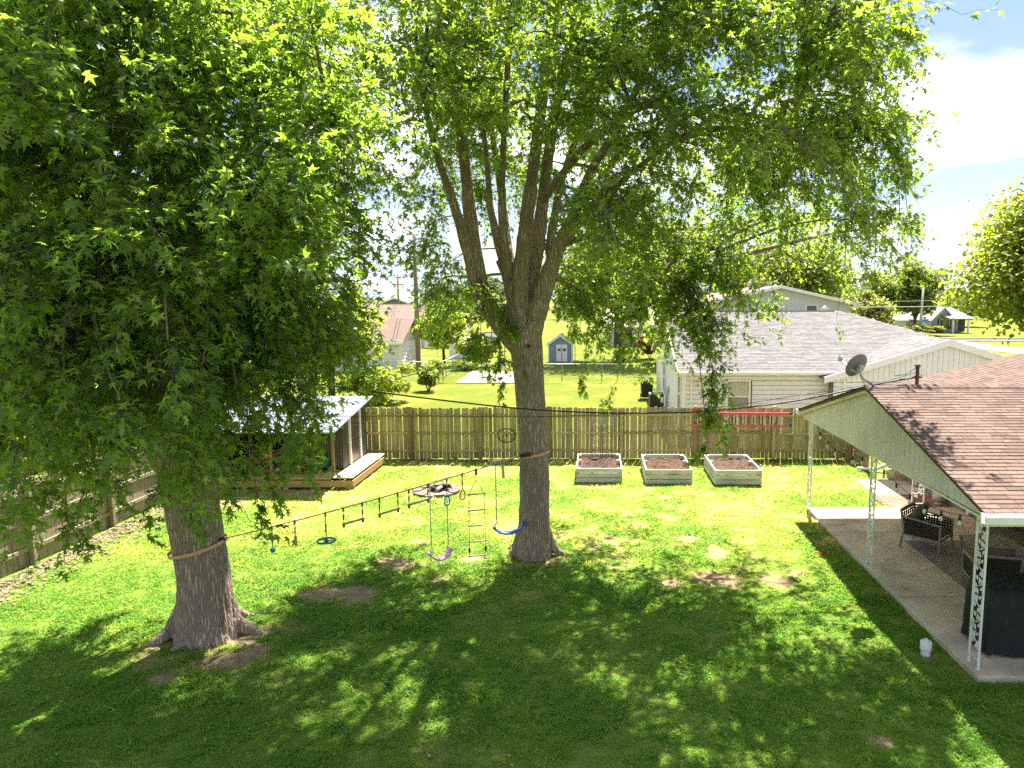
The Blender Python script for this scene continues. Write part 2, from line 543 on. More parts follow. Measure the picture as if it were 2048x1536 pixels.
BARE_SPOTS = [  # worn earth: place in the photograph, radius in metres, strength
    (420, 1310, 1.15, 1.2), (330, 1290, .45, 1.0), (520, 1265, .55, .9), (1075, 1120, .75, .8), (1130, 1075, .5, .9),
    (880, 1160, .45, 1.1), (800, 1125, .7, .95), (655, 1185, .55, 1.0), (715, 1186, .6, 1.0), (570, 1255, .5, .7),
    (1430, 1105, .5, 1.0), (1440, 1150, .8, 1.0), (1340, 1165, .35, 1.1), (1545, 1160, .7, .85), (1370, 1080, .6, .8), (1600, 1150, .5, .8),
    (1745, 1330, .16, 1.2), (1720, 1352, .14, 1.1), (1765, 1480, .2, 1.0), (975, 1215, .35, .9), (1055, 1195, .3, .7),
    (930, 1372, .15, .9), (300, 1330, .4, .8), (940, 1120, .35, 1.0), (1025, 1065, .4, 1.0), (975, 1005, .8, .6), (1230, 1005, .9, .7),
    (600, 985, 1.5, .9), (740, 950, .9, 1.0), (450, 1000, 1.2, .9), (770, 990, .5, .6), (1780, 990, .7, .9), (1660, 1045, .5, .6),
    (1740, 1185, .35, .8), (1800, 1245, .3, .9), (1850, 1310, .3, .9), (1760, 960, .8, .9), (700, 1000, .6, .7), (1000, 1500, .5, .45), (870, 1500, .6, .5)]
def bare_at(x, y):
    b = np.zeros_like(x)
    wob = fbm(x * 2.3, y * 2.3, 5) - .5
    for (u, v, r, s) in BARE_SPOTS:
        g = G(u, v)
        d = np.sqrt((x - g.x) ** 2 + ((y - g.y) * 1.15) ** 2) / r
        b = np.maximum(b, .8 * s * np.clip(1.15 - d + wob * 1.9, 0, 1))
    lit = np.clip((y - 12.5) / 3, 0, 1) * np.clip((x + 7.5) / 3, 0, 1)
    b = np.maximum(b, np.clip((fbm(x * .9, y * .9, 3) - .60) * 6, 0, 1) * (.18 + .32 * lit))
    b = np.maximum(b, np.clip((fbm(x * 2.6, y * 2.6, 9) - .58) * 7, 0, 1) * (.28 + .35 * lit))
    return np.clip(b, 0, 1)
def dry_sunlit_at(x, y):
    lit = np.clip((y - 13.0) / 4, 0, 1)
    d = np.clip((fbm(x * .55, y * .55, 21) - .38) * 2.6, 0, 1) * (.12 + .70 * lit) + .2 * lit  # dry grass, plus yellow painted in where the lawn is sunlit
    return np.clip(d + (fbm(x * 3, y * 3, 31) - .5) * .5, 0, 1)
def hump_at(x, y):
    return (fbm(x * .8, y * .8, 41) - .5) * .05 + (fbm(x * 4, y * 4, 47) - .5) * .035 + .012

def lawn_material(name, far):
    m, nt, b = newmat(name)
    L = nt.links
    geo = N(nt, 'ShaderNodeNewGeometry')
    def nzz(sc, det=6, rough=.6):
        n = N(nt, 'ShaderNodeTexNoise'); n.inputs['Scale'].default_value = sc; n.inputs['Detail'].default_value = det
        n.inputs['Roughness'].default_value = rough
        L.new(geo.outputs['Position'], n.inputs['Vector']); return n.outputs['Fac']
    def mixc(f, a, bb, lo=.35, hi=.65):
        r = N(nt, 'ShaderNodeMapRange'); r.inputs['From Min'].default_value = lo; r.inputs['From Max'].default_value = hi
        L.new(f, r.inputs['Value'])
        x = N(nt, 'ShaderNodeMix', data_type='RGBA'); L.new(r.outputs[0], x.inputs['Factor'])
        for k, c in (('A', a), ('B', bb)):
            if isinstance(c, tuple): x.inputs[k].default_value = col4(c)
            else: L.new(c, x.inputs[k])
        return x.outputs['Result']
    if far:
        g = mixc(nzz(22, 8, .75), (.088, .115, .012), (.18, .20, .022))
        g = mixc(nzz(.35, 5), g, (.25, .24, .045), .47, .7)
        g = mixc(nzz(.9, 6), g, (.09, .14, .016), .5, .72)
    else:
        g = mixc(nzz(30, 8, .75), (.10, .17, .022), (.21, .28, .04))
        g = mixc(nzz(1.3, 6), g, (.23, .225, .06), .5, .8)
        at = N(nt, 'ShaderNodeAttribute', attribute_name='bare')
        dirt = mixc(nzz(26, 8, .7), (.21, .125, .07), (.38, .27, .17))
        straw = mixc(nzz(60, 6, .7), (.33, .26, .13), (.44, .36, .20))
        dirt = mixc(nzz(5, 6), dirt, straw, .42, .62)
        g = mixc(at.outputs['Fac'], g, dirt, .30, .72)
    L.new(g, b.inputs['Base Color'])
    b.inputs['Roughness'].default_value = 1.0
    b.inputs['Specular IOR Level'].default_value = 0.1
    bp = N(nt, 'ShaderNodeBump'); bp.inputs['Strength'].default_value = .9; bp.inputs['Distance'].default_value = .04
    L.new(nzz(45, 6, .7), bp.inputs['Height']); L.new(bp.outputs[0], b.inputs['Normal'])
    return m
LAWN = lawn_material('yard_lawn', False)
FIELD = lawn_material('neighbour_lawn', True)

xs = np.concatenate([np.linspace(-1500, -60, 12), np.linspace(-50, 60, 23), np.linspace(80, 1500, 12)])
ys = np.concatenate([np.linspace(-400, -20, 6), np.linspace(-10, 130, 29), np.linspace(160, 2200, 14)])
gx, gy = np.meshgrid(xs, ys)
V = np.stack([gx.ravel(), gy.ravel(), np.full(gx.size, -.06)], 1)
def gridf(nx, ny):
    i = np.arange(ny - 1)[:, None] * nx + np.arange(nx - 1)[None, :]
    i = i.ravel()
    return np.stack([i, i + 1, i + nx + 1, i + nx], 1)
tag(npmesh('ground', V, gridf(len(xs), len(ys)), FIELD), kind='structure')

yx = np.arange(-16.5, 9.25, .11); yy = np.arange(2.5, 23.75, .11)
gx, gy = np.meshgrid(yx, yy); gx = gx.ravel(); gy = gy.ravel()
V = np.stack([gx, gy, hump_at(gx, gy) - .012], 1)
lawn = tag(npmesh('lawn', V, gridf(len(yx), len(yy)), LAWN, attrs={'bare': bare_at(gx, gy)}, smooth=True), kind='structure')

# grass blades
def grass_blades():
    pts = []
    def area(x0, x1, y0, y1, dens):
        n = int((x1 - x0) * (y1 - y0) * dens)
        return np.stack([RNG.uniform(x0, x1, n), RNG.uniform(y0, y1, n)], 1)
    pts = np.concatenate([area(-8.5, 7.4, 4.8, 9.4, 330), area(-10.5, 6.0, 9.4, 12.5, 250), area(-11.3, 5.4, 12.5, 17.5, 150), area(-11.3, 8.6, 17.5, 23.4, 85)])
    x, y = pts[:, 0], pts[:, 1]
    u = (x / (y + .65)) * FPX + PCX
    keep = (u > -60) & (u < 2110)
    keep &= ~((x > 5.38) & (y < 17.75) & (y > 9.46))
    keep &= ~((x < -6.9) & (y > 19.85))
    bare = bare_at(x, y)
    keep &= RNG.random(len(x)) > np.clip((bare - .22) * 1.75, 0, .97)
    keep &= (fbm(x * 6, y * 6, 77, 3) > .36)
    x, y = x[keep], y[keep]
    n = len(x); nb = 13
    near = np.clip((16 - y) / 10, 0, 1)
    tall = (.032 + .036 * RNG.random(n)) * (.45 + 1.9 * np.clip(fbm(x * 1.5, y * 1.5, 63) - .28, 0, 1))
    rad = .05 + .03 * (1 - near)
    wid = .0065 + .009 * (1 - near)
    X = np.repeat(x, nb); Y = np.repeat(y, nb)
    a = RNG.uniform(0, 2 * np.pi, n * nb); r = np.sqrt(RNG.random(n * nb)) * np.repeat(rad, nb)
    bx, by = X + np.cos(a) * r, Y + np.sin(a) * r
    bz = hump_at(bx, by) - .018
    h = np.repeat(tall, nb) * RNG.uniform(.55, 1.2, n * nb)
    lean = RNG.uniform(.5, 1.8, n * nb) * h
    la = a + RNG.normal(0, .9, n * nb)
    w = np.repeat(wid, nb) * RNG.uniform(.7, 1.3, n * nb)
    pa = RNG.uniform(0, np.pi, n * nb)
    px, py = np.cos(pa) * w, np.sin(pa) * w
    A = np.stack([bx - px, by - py, bz], 1); B = np.stack([bx + px, by + py, bz], 1)
    C = np.stack([bx + np.cos(la) * lean, by + np.sin(la) * lean, bz + h], 1)
    V = np.stack([A, B, C], 1).reshape(-1, 3)
    F = np.arange(len(V)).reshape(-1, 3)
    dry = np.clip(dry_sunlit_at(X, Y) + (np.repeat(RNG.normal(0, .14, n), nb)) + .6 * bare_at(X, Y) + RNG.normal(0, .16, n * nb), 0, 1)
    return V, F, np.repeat(dry, 3)
def blade_material():
    m, nt, b = newmat('grass_blade'); L = nt.links
    at = N(nt, 'ShaderNodeAttribute', attribute_name='dry')  # dryness together with the painted sunlit yellow
    cr = N(nt, 'ShaderNodeValToRGB')
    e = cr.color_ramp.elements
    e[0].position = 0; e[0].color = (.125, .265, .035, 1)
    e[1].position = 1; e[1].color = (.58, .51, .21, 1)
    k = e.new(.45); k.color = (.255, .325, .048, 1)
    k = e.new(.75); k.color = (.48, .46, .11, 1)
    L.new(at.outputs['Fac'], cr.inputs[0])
    L.new(cr.outputs[0], b.inputs['Base Color'])
    b.inputs['Roughness'].default_value = .6; b.inputs['Specular IOR Level'].default_value = .25
    tr = N(nt, 'ShaderNodeBsdfTranslucent')
    hs = N(nt, 'ShaderNodeHueSaturation'); hs.inputs['Value'].default_value = 1.9
    L.new(cr.outputs[0], hs.inputs['Color']); L.new(hs.outputs[0], tr.inputs['Color'])
    ms = N(nt, 'ShaderNodeMixShader'); ms.inputs[0].default_value = .6
    L.new(b.outputs[0], ms.inputs[1]); L.new(tr.outputs[0], ms.inputs[2])
    L.new(ms.outputs[0], nt.nodes['Material Output'].inputs['Surface'])
    return m
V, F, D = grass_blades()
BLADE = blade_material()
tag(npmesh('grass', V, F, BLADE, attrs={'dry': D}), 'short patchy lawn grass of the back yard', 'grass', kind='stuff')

# dry leaves and litter along the fences
def litter(name, n, fn, c1, c2, label, size=.045):
    x, y = fn(n)
    n = len(x)
    a = RNG.uniform(0, 6.28, n); s = size * RNG.uniform(.5, 1.4, n)
    z = hump_at(x, y) + .008
    V = []
    for k in range(4):
        V.append(np.stack([x + np.cos(a + k * 1.571) * s * (1 if k % 2 else .5), y + np.sin(a + k * 1.571) * s * (1 if k % 2 else .5), z + RNG.uniform(0, .03, n)], 1))
    V = np.stack(V, 1).reshape(-1, 3)
    return tag(npmesh(name, V, np.arange(len(V)).reshape(-1, 4), pm(name + '_dead', c1, c2, 25, .9, island=.3)), label, 'leaf litter', kind='stuff')
litter('leaf_litter', 3600, lambda n: (-11.3 + np.abs(RNG.normal(0, .42, n)), RNG.uniform(10, 22, n)), (.17, .115, .065), (.30, .22, .14), 'pale dry leaves strewn along the foot of the side fence')
litter('mulch_litter', 2600, lambda n: (RNG.uniform(-7, 8.4, n), 23.45 - np.abs(RNG.normal(0, .16, n))), (.16, .09, .06), (.34, .22, .15), 'brown dry litter along the foot of the back fence', .04)
litter('dry_clippings', 1300, lambda n: (RNG.uniform(-9, 5, n), RNG.uniform(6, 22, n)), (.24, .20, .11), (.36, .30, .18), 'dry clippings and twig bits scattered over the lawn', .018)

# clover and broad weeds in the turf
def clover(n):
    x = RNG.uniform(-8, 5.3, n); y = RNG.uniform(5, 16, n)
    k = (fbm(x * .8, y * .8, 91) > .54) & (fbm(x * 3.1, y * 3.1, 95) > .47) & (bare_at(x, y) < .5)
    x, y = x[k], y[k]; n = len(x)
    a = RNG.uniform(0, 6.28, n); s = RNG.uniform(.012, .026, n); z = hump_at(x, y) + RNG.uniform(.012, .045, n)
    t = RNG.normal(0, .35, (n, 2))
    V = []
    for q in range(5):
        ca, sa = np.cos(a + q * 1.2566), np.sin(a + q * 1.2566)
        V.append(np.stack([x + ca * s, y + sa * s, z + (ca * t[:, 0] + sa * t[:, 1]) * s], 1))
    V = np.stack(V, 1).reshape(-1, 3)
    return V, np.arange(len(V)).reshape(-1, 5), np.repeat(np.clip(RNG.normal(.1, .12, n), 0, 1), 5)
V, F, D = clover(60000)
tag(npmesh('clover', V, F, BLADE, attrs={'dry': D}), 'dark clover and broad weeds mixed into the shaded turf', 'clover', kind='stuff')

# ------------------------------------------------------------------ fences
def picket_mesh(w, h, t=.016):
    c = .028
    poly = [(-w / 2, 0, 0), (w / 2, 0, 0), (w / 2, 0, h - c), (w / 2 - c, 0, h), (-w / 2 + c, 0, h), (-w / 2, 0, h - c)]
    return MB().prism(poly, (0, t, 0)).data('picket', WOOD_FENCE)
PK = [picket_mesh(.121, h) for h in (1.72, 1.735, 1.75)]
bf = thing('wooden_fence', 'long weathered wooden picket fence across the back of the yard', 'fence', (-2, 23.6, 0))
post_u = [821, 961, 1098, 1243, 1390, 1547]
post_x = [P(u, 880, 23.5).x for u in post_u]
while post_x[0] > -11: post_x.insert(0, post_x[0] - 2.4)
post_x.append(8.5)
for i, x in enumerate(post_x):
    MB().box((x, 23.50, .89 + .01 * (i % 3)), (.10, .10, 1.80 + .03 * (i % 2)), bev=.006).build('post', WOOD_POST if i % 2 else WOOD_FENCE, bf)
for i in range(len(post_x) - 1):
    a, b = post_x[i], post_x[i + 1]
    dz = random.uniform(-.025, .025)
    for z in (.32, .91, 1.50):
        MB().bar((a + .05, 23.565, z + dz + random.uniform(-.02, .02)), (b - .05, 23.565, z + dz + random.uniform(-.02, .02)), .038, .085, .004).build('rail', WOOD_FENCE, bf)
    n = max(1, round((b - a) / .133)); st = (b - a) / n
    for k in range(n):
        inst(random.choice(PK), bf, (a + st * (k + .5) + random.uniform(-.006, .006), 23.588 + random.uniform(0, .006), .03 + dz + random.uniform(-.022, .022)),
             rot=(0, random.uniform(-.011, .011), 0), name='picket')

lf = thing('wooden_side_fence', 'grey weathered wooden fence running back along the side of the yard', 'fence', (-11.45, 16, 0))
PKL = [MB().prism([(0, -.068, 0), (0, .068, 0), (0, .068, h - .03), (0, .04, h), (0, -.04, h), (0, -.068, h - .03)], (-.016, 0, 0)).data('picket', WOOD_GREY) for h in (1.70, 1.74)]
ly = 9.2
while ly < 23.3:
    nxt = min(ly + 2.4, 23.45)
    MB().box((-11.40, ly, .9), (.1, .1, 1.8), bev=.006).build('post', WOOD_GREY, lf)
    for z in (.35, .92, 1.5):
        MB().bar((-11.44, ly + .05, z), (-11.44, nxt - .05, z + random.uniform(-.03, .03)), .038, .085, .004).build('rail', WOOD_GREY, lf)
    n = round((nxt - ly) / .15)
    for k in range(n):
        inst(random.choice(PKL), lf, (-11.465, ly + (nxt - ly) / n * (k + .5), .03 + random.uniform(-.015, .015)), rot=(random.uniform(-.007, .007), 0, 0), name='picket')
    ly += 2.4

rf = thing('short_fence_return', 'short dark run of fence between the back corner and the house', 'fence', (8.55, 22.7, 0))
for y in (21.95, 23.35):
    MB().box((8.52, y, .85), (.1, .1, 1.7), bev=.006).build('post', WOOD_POST, rf)
for z in (.35, 1.4):
    MB().bar((8.57, 22.0, z), (8.57, 23.3, z), .038, .085).build('rail', WOOD_FENCE, rf)
for k in range(9):
    inst(PKL[k % 2], rf, (8.61, 22.08 + k * .148, .02), name='picket').data = PKL[k % 2]

# ------------------------------------------------------------------ patio and house
slab = MB()
slab.box((7.31, 13.6, .02), (3.82, 8.2, .16), bev=.012)
slab = tag(slab.build('patio_slab', CONC), kind='structure')
JOINT = pm('dark_joint', (.10, .08, .06), (.16, .13, .1), 9, 1.0)
for y in (12.2, 15.75):
    MB().box((7.31, y, .1005), (3.78, .012, .003)).build('control_joint', JOINT, slab)
MB().box((6.85, 13.6, .1005), (.010, 4.2, .003)).build('control_joint', JOINT, slab)
walk = tag(MB().box((8.45, 19.9, .0), (1.45, 1.5, .07), bev=.01).build('concrete_path', CONC), kind='structure')
bp = tag(MB().box((8.36, 18.4, .0), (1.62, 1.38, .05)).build('brick_path', pm('mortar', (.3, .24, .2), (.36, .3, .25), 8, 1)), kind='structure')
bm_ = MB().box((0, 0, 0), (.2, .095, .05), bev=.005).data('brick', BRICKF)
for i in range(13):
    for j in range(7):
        inst(bm_, bp, (7.66 + j * .212 + (.1 if i % 2 else 0), 17.80 + i * .103, .022), name='brick')

HX = 9.2                                    # the long wall of the house
house = thing('brown_roofed_house', 'house with brown shingle roof, pale gable end and covered patio', 'house', (11, 15, 0))
def lap_wall(parent, o, d, z0, z1, span, nrm, mat, expo=.2, name='siding_board'):
    """lap siding: every board an object; span(z) -> (t0, t1) or None"""
    o, d, nrm = Vector(o), Vector(d), Vector(nrm)
    z = z0
    while z < z1 - .02:
        h = min(expo, z1 - z)
        sp = span(z + h / 2)
        if sp and sp[1] - sp[0] > .05:
            t0, t1 = sp
            prof = [(0, 0), (.030, 0), (.008, h - .018), (0, h - .018)]
            poly = [o + d * t0 + nrm * a + Vector((0, 0, z + b)) for a, b in prof]
            MB().prism(poly, d * (t1 - t0)).build(name, mat, parent, fix=True)
        z += expo
hw = MB(); hw.box((HX + 3.0, 14.0, 1.25), (5.9, 15.9, 2.46)); hw = hw.build('wall', SIDING_TAN, house)
lap_wall(hw, (HX + .048, 6.1, 0), (0, 1, 0), .2, 2.45, lambda z: (0, 8.4) , (-1, 0, 0), SIDING_TAN, .19)
lap_wall(hw, (HX + .048, 6.1, 0), (0, 1, 0), .2, 2.45, lambda z: (10.45, 15.85) , (-1, 0, 0), SIDING_TAN, .19)
MB().box((HX + .02, 14.0, .1), (.08, 15.8, .2)).build('foundation', pm('foundation', (.2, .17, .13), (.27, .23, .18), 4, .95), house)
dr = MB()
dr.box((HX, 15.52, 2.18), (.10, 2.08, .12)); dr.box((HX, 14.53, 1.12), (.10, .10, 2.0)); dr.box((HX, 16.51, 1.12), (.10, .10, 2.0)); dr.box((HX - .01, 15.52, .13), (.14, 2.08, .10)); dr.box((HX, 15.52, 1.12), (.08, .08, 2.0))
dr = dr.build('sliding_door', WHITE, house)
for y in (15.02, 16.0):
    MB().box((HX + .02, y, 1.14), (.03, .92, 1.9)).build('pane', GLASS_D, dr)
MB().box((HX - .03, 17.05, 1.2), (.07, .12, 2.2)).build('corner_board', WHITE, house)
# downspout at the far corner, with its elbow and splash block
dn = MB().box((HX - .06, 21.75, 1.35), (.09, .11, 2.2), bev=.015); dn.bar((HX - .06, 21.75, .28), (HX - .5, 21.75, .1), .11, .09, .01)
dn.build('downspout', WHITE, house)
MB().tube([(8.75, 21.75, .10), (8.45, 21.85, .09), (8.2, 21.9, .09)], .055, 8).build('drain_pipe', WHITE, house)

# patio roof: ridge across, gable board wall towards the yard
RX, RYN, RYM, RYF, EZ, AZ = 5.18, 9.22, 13.62, 18.02, 2.56, 3.70
PX1 = 13.0
roof = MB()
th = .05
roof.prism([(RX, RYN, EZ - th), (RX, RYM, AZ - th), (RX, RYF, EZ - th), (RX, RYF, EZ), (RX, RYM, AZ), (RX, RYN, EZ)], (PX1 - RX, 0, 0))
roof = roof.build('patio_roof', pm('roof_deck', (.09, .05, .04), (.12, .07, .05), 6, 1), house, fix=True)
SH = MB().add([(-.5, 0, .0), (.5, 0, .0), (.5, 1, .0), (-.5, 1, .0), (-.5, 0, 1), (.5, 0, 1), (.5, 1, .12), (-.5, 1, .12)],
              [(4, 5, 6, 7), (0, 1, 5, 4), (1, 2, 6, 5), (3, 0, 4, 7), (2, 3, 7, 6)]).data('shingle', SHINGLE)
def shingles(o, ux, uy, width, length, tab, expo, clip=None, seed=1):
    """yield (matrix, centre) per tab; ux along the eave, uy up the slope"""
    rnd = random.Random(seed)
    o, ux, uy = Vector(o), Vector(ux).normalized(), Vector(uy).normalized()
    n = ux.cross(uy)
    if n.z < 0: n = -n
    rows = int(length / expo)
    for r in range(rows):
        t = -rnd.uniform(0, tab)
        while t < width:
            w = tab * rnd.choice((.55, .75, 1.0, 1.0, 1.25))
            a, b = max(t, 0), min(t + w, width)
            t += w
            if b - a < .03: continue
            c = o + ux * ((a + b) / 2) + uy * (r * expo)
            if clip and not clip(c): continue
            wd = b - a - .006
            k = .009 + .005 * rnd.random()
            yield (Matrix(((ux.x * wd, uy.x * expo * 1.02, n.x * k, c.x + n.x * .003), (ux.y * wd, uy.y * expo * 1.02, n.y * k, c.y + n.y * .003),
                          (ux.z * wd, uy.z * expo * 1.02, n.z * k, c.z + n.z * .003), (0, 0, 0, 1))), c)
def shingle_stuff(name, mats, mat, parent):
    base = np.array([v.co[:] for v in SH.vertices]); fq = np.array([list(p.vertices) for p in SH.polygons])
    Vs, Fs = [], []
    for i, m in enumerate(mats):
        A = np.array(m)
        Vs.append(base @ A[:3, :3].T + A[:3, 3]); Fs.append(fq + 8 * i)
    return tag(npmesh(name, np.concatenate(Vs), np.concatenate(Fs), mat, parent), kind='stuff')
def in_frame(c, pad=.35):
    f = c.y * _c - (c.z - CAM_H) * _s
    return (c.x - pad) / f * FPX + PCX < 2048
sl_n = Vector((0, RYM - RYN, AZ - EZ)); rest = []; n_sh = 0
for m, c in shingles((RX - .02, RYN - .03, EZ), (1, 0, 0), sl_n, PX1 - RX, sl_n.length + .03, .28, .118):
    if in_frame(c, .12) and n_sh < 300:
        n_sh += 1
        o = bpy.data.objects.new('shingle', SH); o.matrix_basis = m; link(o, roof)
    else:
        rest.append(m)
rest += [m for m, c in shingles((RX - .02, RYF + .03, EZ), (1, 0, 0), (0, RYM - RYF, AZ - EZ), PX1 - RX, sl_n.length + .03, .28, .118, seed=3)]
shingle_stuff('shingle_field', rest, SHINGLE_S, roof)
cap = MB().prism([(0, -.13, -.03), (0, 0, .012), (0, .13, -.03), (0, .13, -.018), (0, 0, .026), (0, -.13, -.018)], (.26, 0, 0)).data('ridge_cap', SHINGLE)
x = RX - .02
while x < 9.2:
    inst(cap, roof, (x, RYM, AZ + .012), rot=(0, -.035, 0), name='ridge_cap'); x += .19
# gable wall of upright boards in the plane of the posts
GXW = 5.30
bw = .192; y = RYN + .10; zb = 2.40
gw = MB().prism([(GXW + .02, RYN + .12, zb + .02), (GXW + .02, RYM, zb + .02 ), (GXW + .02, RYF - .12, zb + .02), (GXW + .02, RYM, AZ - .08)], (.03, 0, 0)).build('gable_wall', pm('gable_groove_shade', (.22, .22, .2), (.26, .26, .24), 3, .9), house, fix=True)  # dark backing paints shade into the grooves between the boards
def roofz(y): return EZ - th - .004 + (AZ - EZ) * (1 - abs(y - RYM) / (RYM - RYN))
while y < RYF - .12:
    y2 = min(y + bw, RYF - .1)
    ys_ = [y + .005, y2 - .005]
    top = [(yy_, roofz(yy_)) for yy_ in ys_]
    if y < RYM < y2: top.insert(1, (RYM, roofz(RYM)))
    dzb = .09 * (y - 13.6) / 8.4
    poly = [(GXW, ys_[0], zb - dzb), (GXW, ys_[1], zb - dzb)] + [(GXW, a, b) for a, b in top[::-1]]
    MB().prism(poly, (.018, 0, 0)).build('siding_board', GABLE, gw, fix=True)
    y += bw
# rake boards
for a, b in (((RX + .05, RYN + .02, EZ - .075), (RX + .05, RYM, AZ - .075)), ((RX + .05, RYM, AZ - .075), (RX + .05, RYF - .02, EZ - .075))):
    MB().bar(a, b, .03, .07).build('rake_board', GABLE, house)
# ceiling, gutters and fascia
MB().box((7.28, 13.62, 2.37), (3.85, 8.5, .04)).build('patio_ceiling', WHITE, house)
g = MB()
g.prism([(RX - .06, RYN - .03, 2.41), (RX - .06, RYN - .13, 2.44), (RX - .06, RYN - .15, 2.54), (RX - .06, RYN - .13, 2.56), (RX - .06, RYN - .11, 2.56), (RX - .06, RYN - .12, 2.45), (RX - .06, RYN - .035, 2.43), (RX - .06, RYN - .02, 2.56), (RX - .06, RYN, 2.56), (RX - .06, RYN, 2.41)], (4.6, 0, 0))
g.build('gutter', WHITE, house, fix=True)
MB().box((7.4, RYN + .03, 2.45), (4.4, .05, .16)).build('fascia_board', GABLE, house)
MB().box((7.2, RYF + .07, 2.50), (4.05, .12, .11), bev=.01).build('gutter', WHITE, house)
MB().box((RX + .01, RYF + .02, 2.50), (.07, .22, .13), bev=.01).build('gutter_end', WHITE, house)
# main roof
mr = MB(); MX0, MXR, MZ0, MSL = 8.78, 14.2, 2.55, .245
MY1 = 22.25
mr.prism([(MX0, 5.5, MZ0 - .06), (MXR, 5.5, MZ0 + (MXR - MX0) * MSL - .06), (2 * MXR - MX0, 5.5, MZ0 - .06), (2 * MXR - MX0, 5.5, MZ0), (MXR, 5.5, MZ0 + (MXR - MX0) * MSL), (MX0, 5.5, MZ0)], (0, MY1 - 5.5, 0))
mr = mr.build('main_roof', MATS['roof_deck'], house, fix=True)
shingle_stuff('shingle_field', [m for m, c in shingles((MX0 - .03, 5.5, MZ0), (0, 1, 0), (1, 0, MSL), MY1 - 5.5, 5.55, .28, .118, seed=5)], SHINGLE_S, mr)
MB().box((MX0 - .05, 18.9, 2.50), (.12, 6.6, .11), bev=.01).build('gutter', WHITE, house)
MB().prism([(MX0 + .02, MY1 + .01, MZ0 - .16), (MXR, MY1 + .01, MZ0 + (MXR - MX0) * MSL - .16), (MXR, MY1 + .01, MZ0 + (MXR - MX0) * MSL - .01), (MX0 + .02, MY1 + .01, MZ0 - .01)], (0, .03, 0)).build('rake_board', WHITE, house, fix=True)

# wrought iron posts
def iron_post(label, a, b, ztop, pos):
    t = thing('iron_post', label, 'post', ((a[0] + b[0]) / 2, (a[1] + b[1]) / 2, .1), 'white scrollwork posts holding the patio roof')
    a, b = Vector((a[0], a[1], .1)), Vector((b[0], b[1], .1))
    for p in (a, b):
        MB().box(p + Vector((0, 0, (ztop - .1) / 2)), (.028, .028, ztop - .1), bev=.003).build('upright', IRON, t)
        MB().box(p + Vector((0, 0, .004)), (.05, .05, .016)).build('foot', IRON, t)
    for z in (.12, ztop - .2):
        MB().bar(a + Vector((0, 0, z)), b + Vector((0, 0, z)), .016, .016).build('crossbar', IRON, t)
    d = (b - a); wd = d.length; d.normalize()
    sc = MB(); z = .24; k = 0
    c0 = (a + b) / 2
    hw_ = wd / 2 - .018
    while z < ztop - .42:
        s = 1 if k % 2 else -1
        pts = []
        for i in range(15):                       # S-shaped scroll
            q = i / 14 * 2 * math.pi
            pts.append(c0 + d * (s * hw_ * .72 * math.sin(q)) + Vector((0, 0, z + .03 + .24 * i / 14)))
        sc.tube(pts, .009, 5)
        for (fx, fz, an, ln) in ((.1, .05, .8, .075), (-.5, .1, 2.2, .07), (.55, .13, .5, .07), (-.15, .19, 1.9, .08), (.35, .23, 1.2, .06), (-.6, .23, 2.6, .06), (.6, .03, 1.0, .06)):
            p = c0 + d * (s * fx * hw_) + Vector((0, 0, z + fz))
            l1 = d * (s * math.cos(an)) + Vector((0, 0, math.sin(an))); l2 = d * (-s * math.sin(an)) + Vector((0, 0, math.cos(an)))
            nrm = d.cross(Vector((0, 0, 1))) * .006
            poly = [p - l1 * .01, p + l1 * ln * .45 + l2 * ln * .34, p + l1 * ln, p + l1 * ln * .45 - l2 * ln * .34]
            sc.prism([q - nrm for q in poly], nrm * 2)
        z += .27; k += 1
    sc.build('scrollwork', IRON, t, fix=True)
iron_post('white wrought iron post at the slab corner beside the covered grill', (5.50, 9.70), (5.50, 9.96), 2.36, 0)
iron_post('white wrought iron post at the middle of the patio edge', (5.47, 13.62), (5.47, 13.86), 2.36, 1)
iron_post('slim white wrought iron post at the sunny far slab corner', (5.40, 17.45), (5.40, 17.70), 2.36, 2)
iron_post('wide cream wrought iron post behind the cushioned armchair', (8.02, 17.62), (8.32, 17.62), 2.36, 3)

# ------------------------------------------------------------------ neighbour's white house
nh = thing('white_neighbour_house', 'white sided single storey house with pale grey shingle roof behind the fence', 'house', (10, 33, 0))
NX0, NY0, NYR, NY1, NZE, NZR = 3.45, 27.3, 33.3, 39.3, 2.62, 4.78
GAP_SHADE = pm('gap_shade_backing', (.20, .19, .19), (.24, .23, .23), 3, .9)  # dark grey behind the boards paints shadow lines into their gaps
MB().box((10.4, 33.3, 1.30), (13.86, 11.96, 2.6)).build('wall', GAP_SHADE, nh)
lap_wall(nh, (NX0 + .03, NY0 - .015, 0), (1, 0, 0), .1, 2.58, lambda z: (0, 1.70) if z > .9 and z < 2.3 else (0, 5.5), (0, -1, 0), SIDING, .178)
lap_wall(nh, (NX0 + .03, NY0 - .015, 0), (1, 0, 0), .812, 2.23, lambda z: (2.56, 5.5), (0, -1, 0), SIDING, .178)
lap_wall(nh, (NX0 + .015, NY0, 0), (0, 1, 0), .1, 4.6, lambda z: (0.03, 11.97) if z < NZE else ((z - NZE) / .36 + .03, 12 - (z - NZE) / .36 - .03), (-1, 0, 0), SIDING, .178)
MB().prism([(NX0 + .02, NY0, NZE - .03), (NX0 + .02, NY1, NZE - .03), (NX0 + .02, NYR, NZR - .06)], (.3, 0, 0)).build('gable_wall', GAP_SHADE, nh, fix=True)
for (x, y) in ((NX0 - .005, NY0 - .03), (NX0 - .005, NY1 + .01)):
    MB().box((x, y, 1.35), (.09, .09, 2.5)).build('corner_board', WHITE, nh)
NXE, NXR = 17.3, 11.3
rf_ = MB()
ov = .35
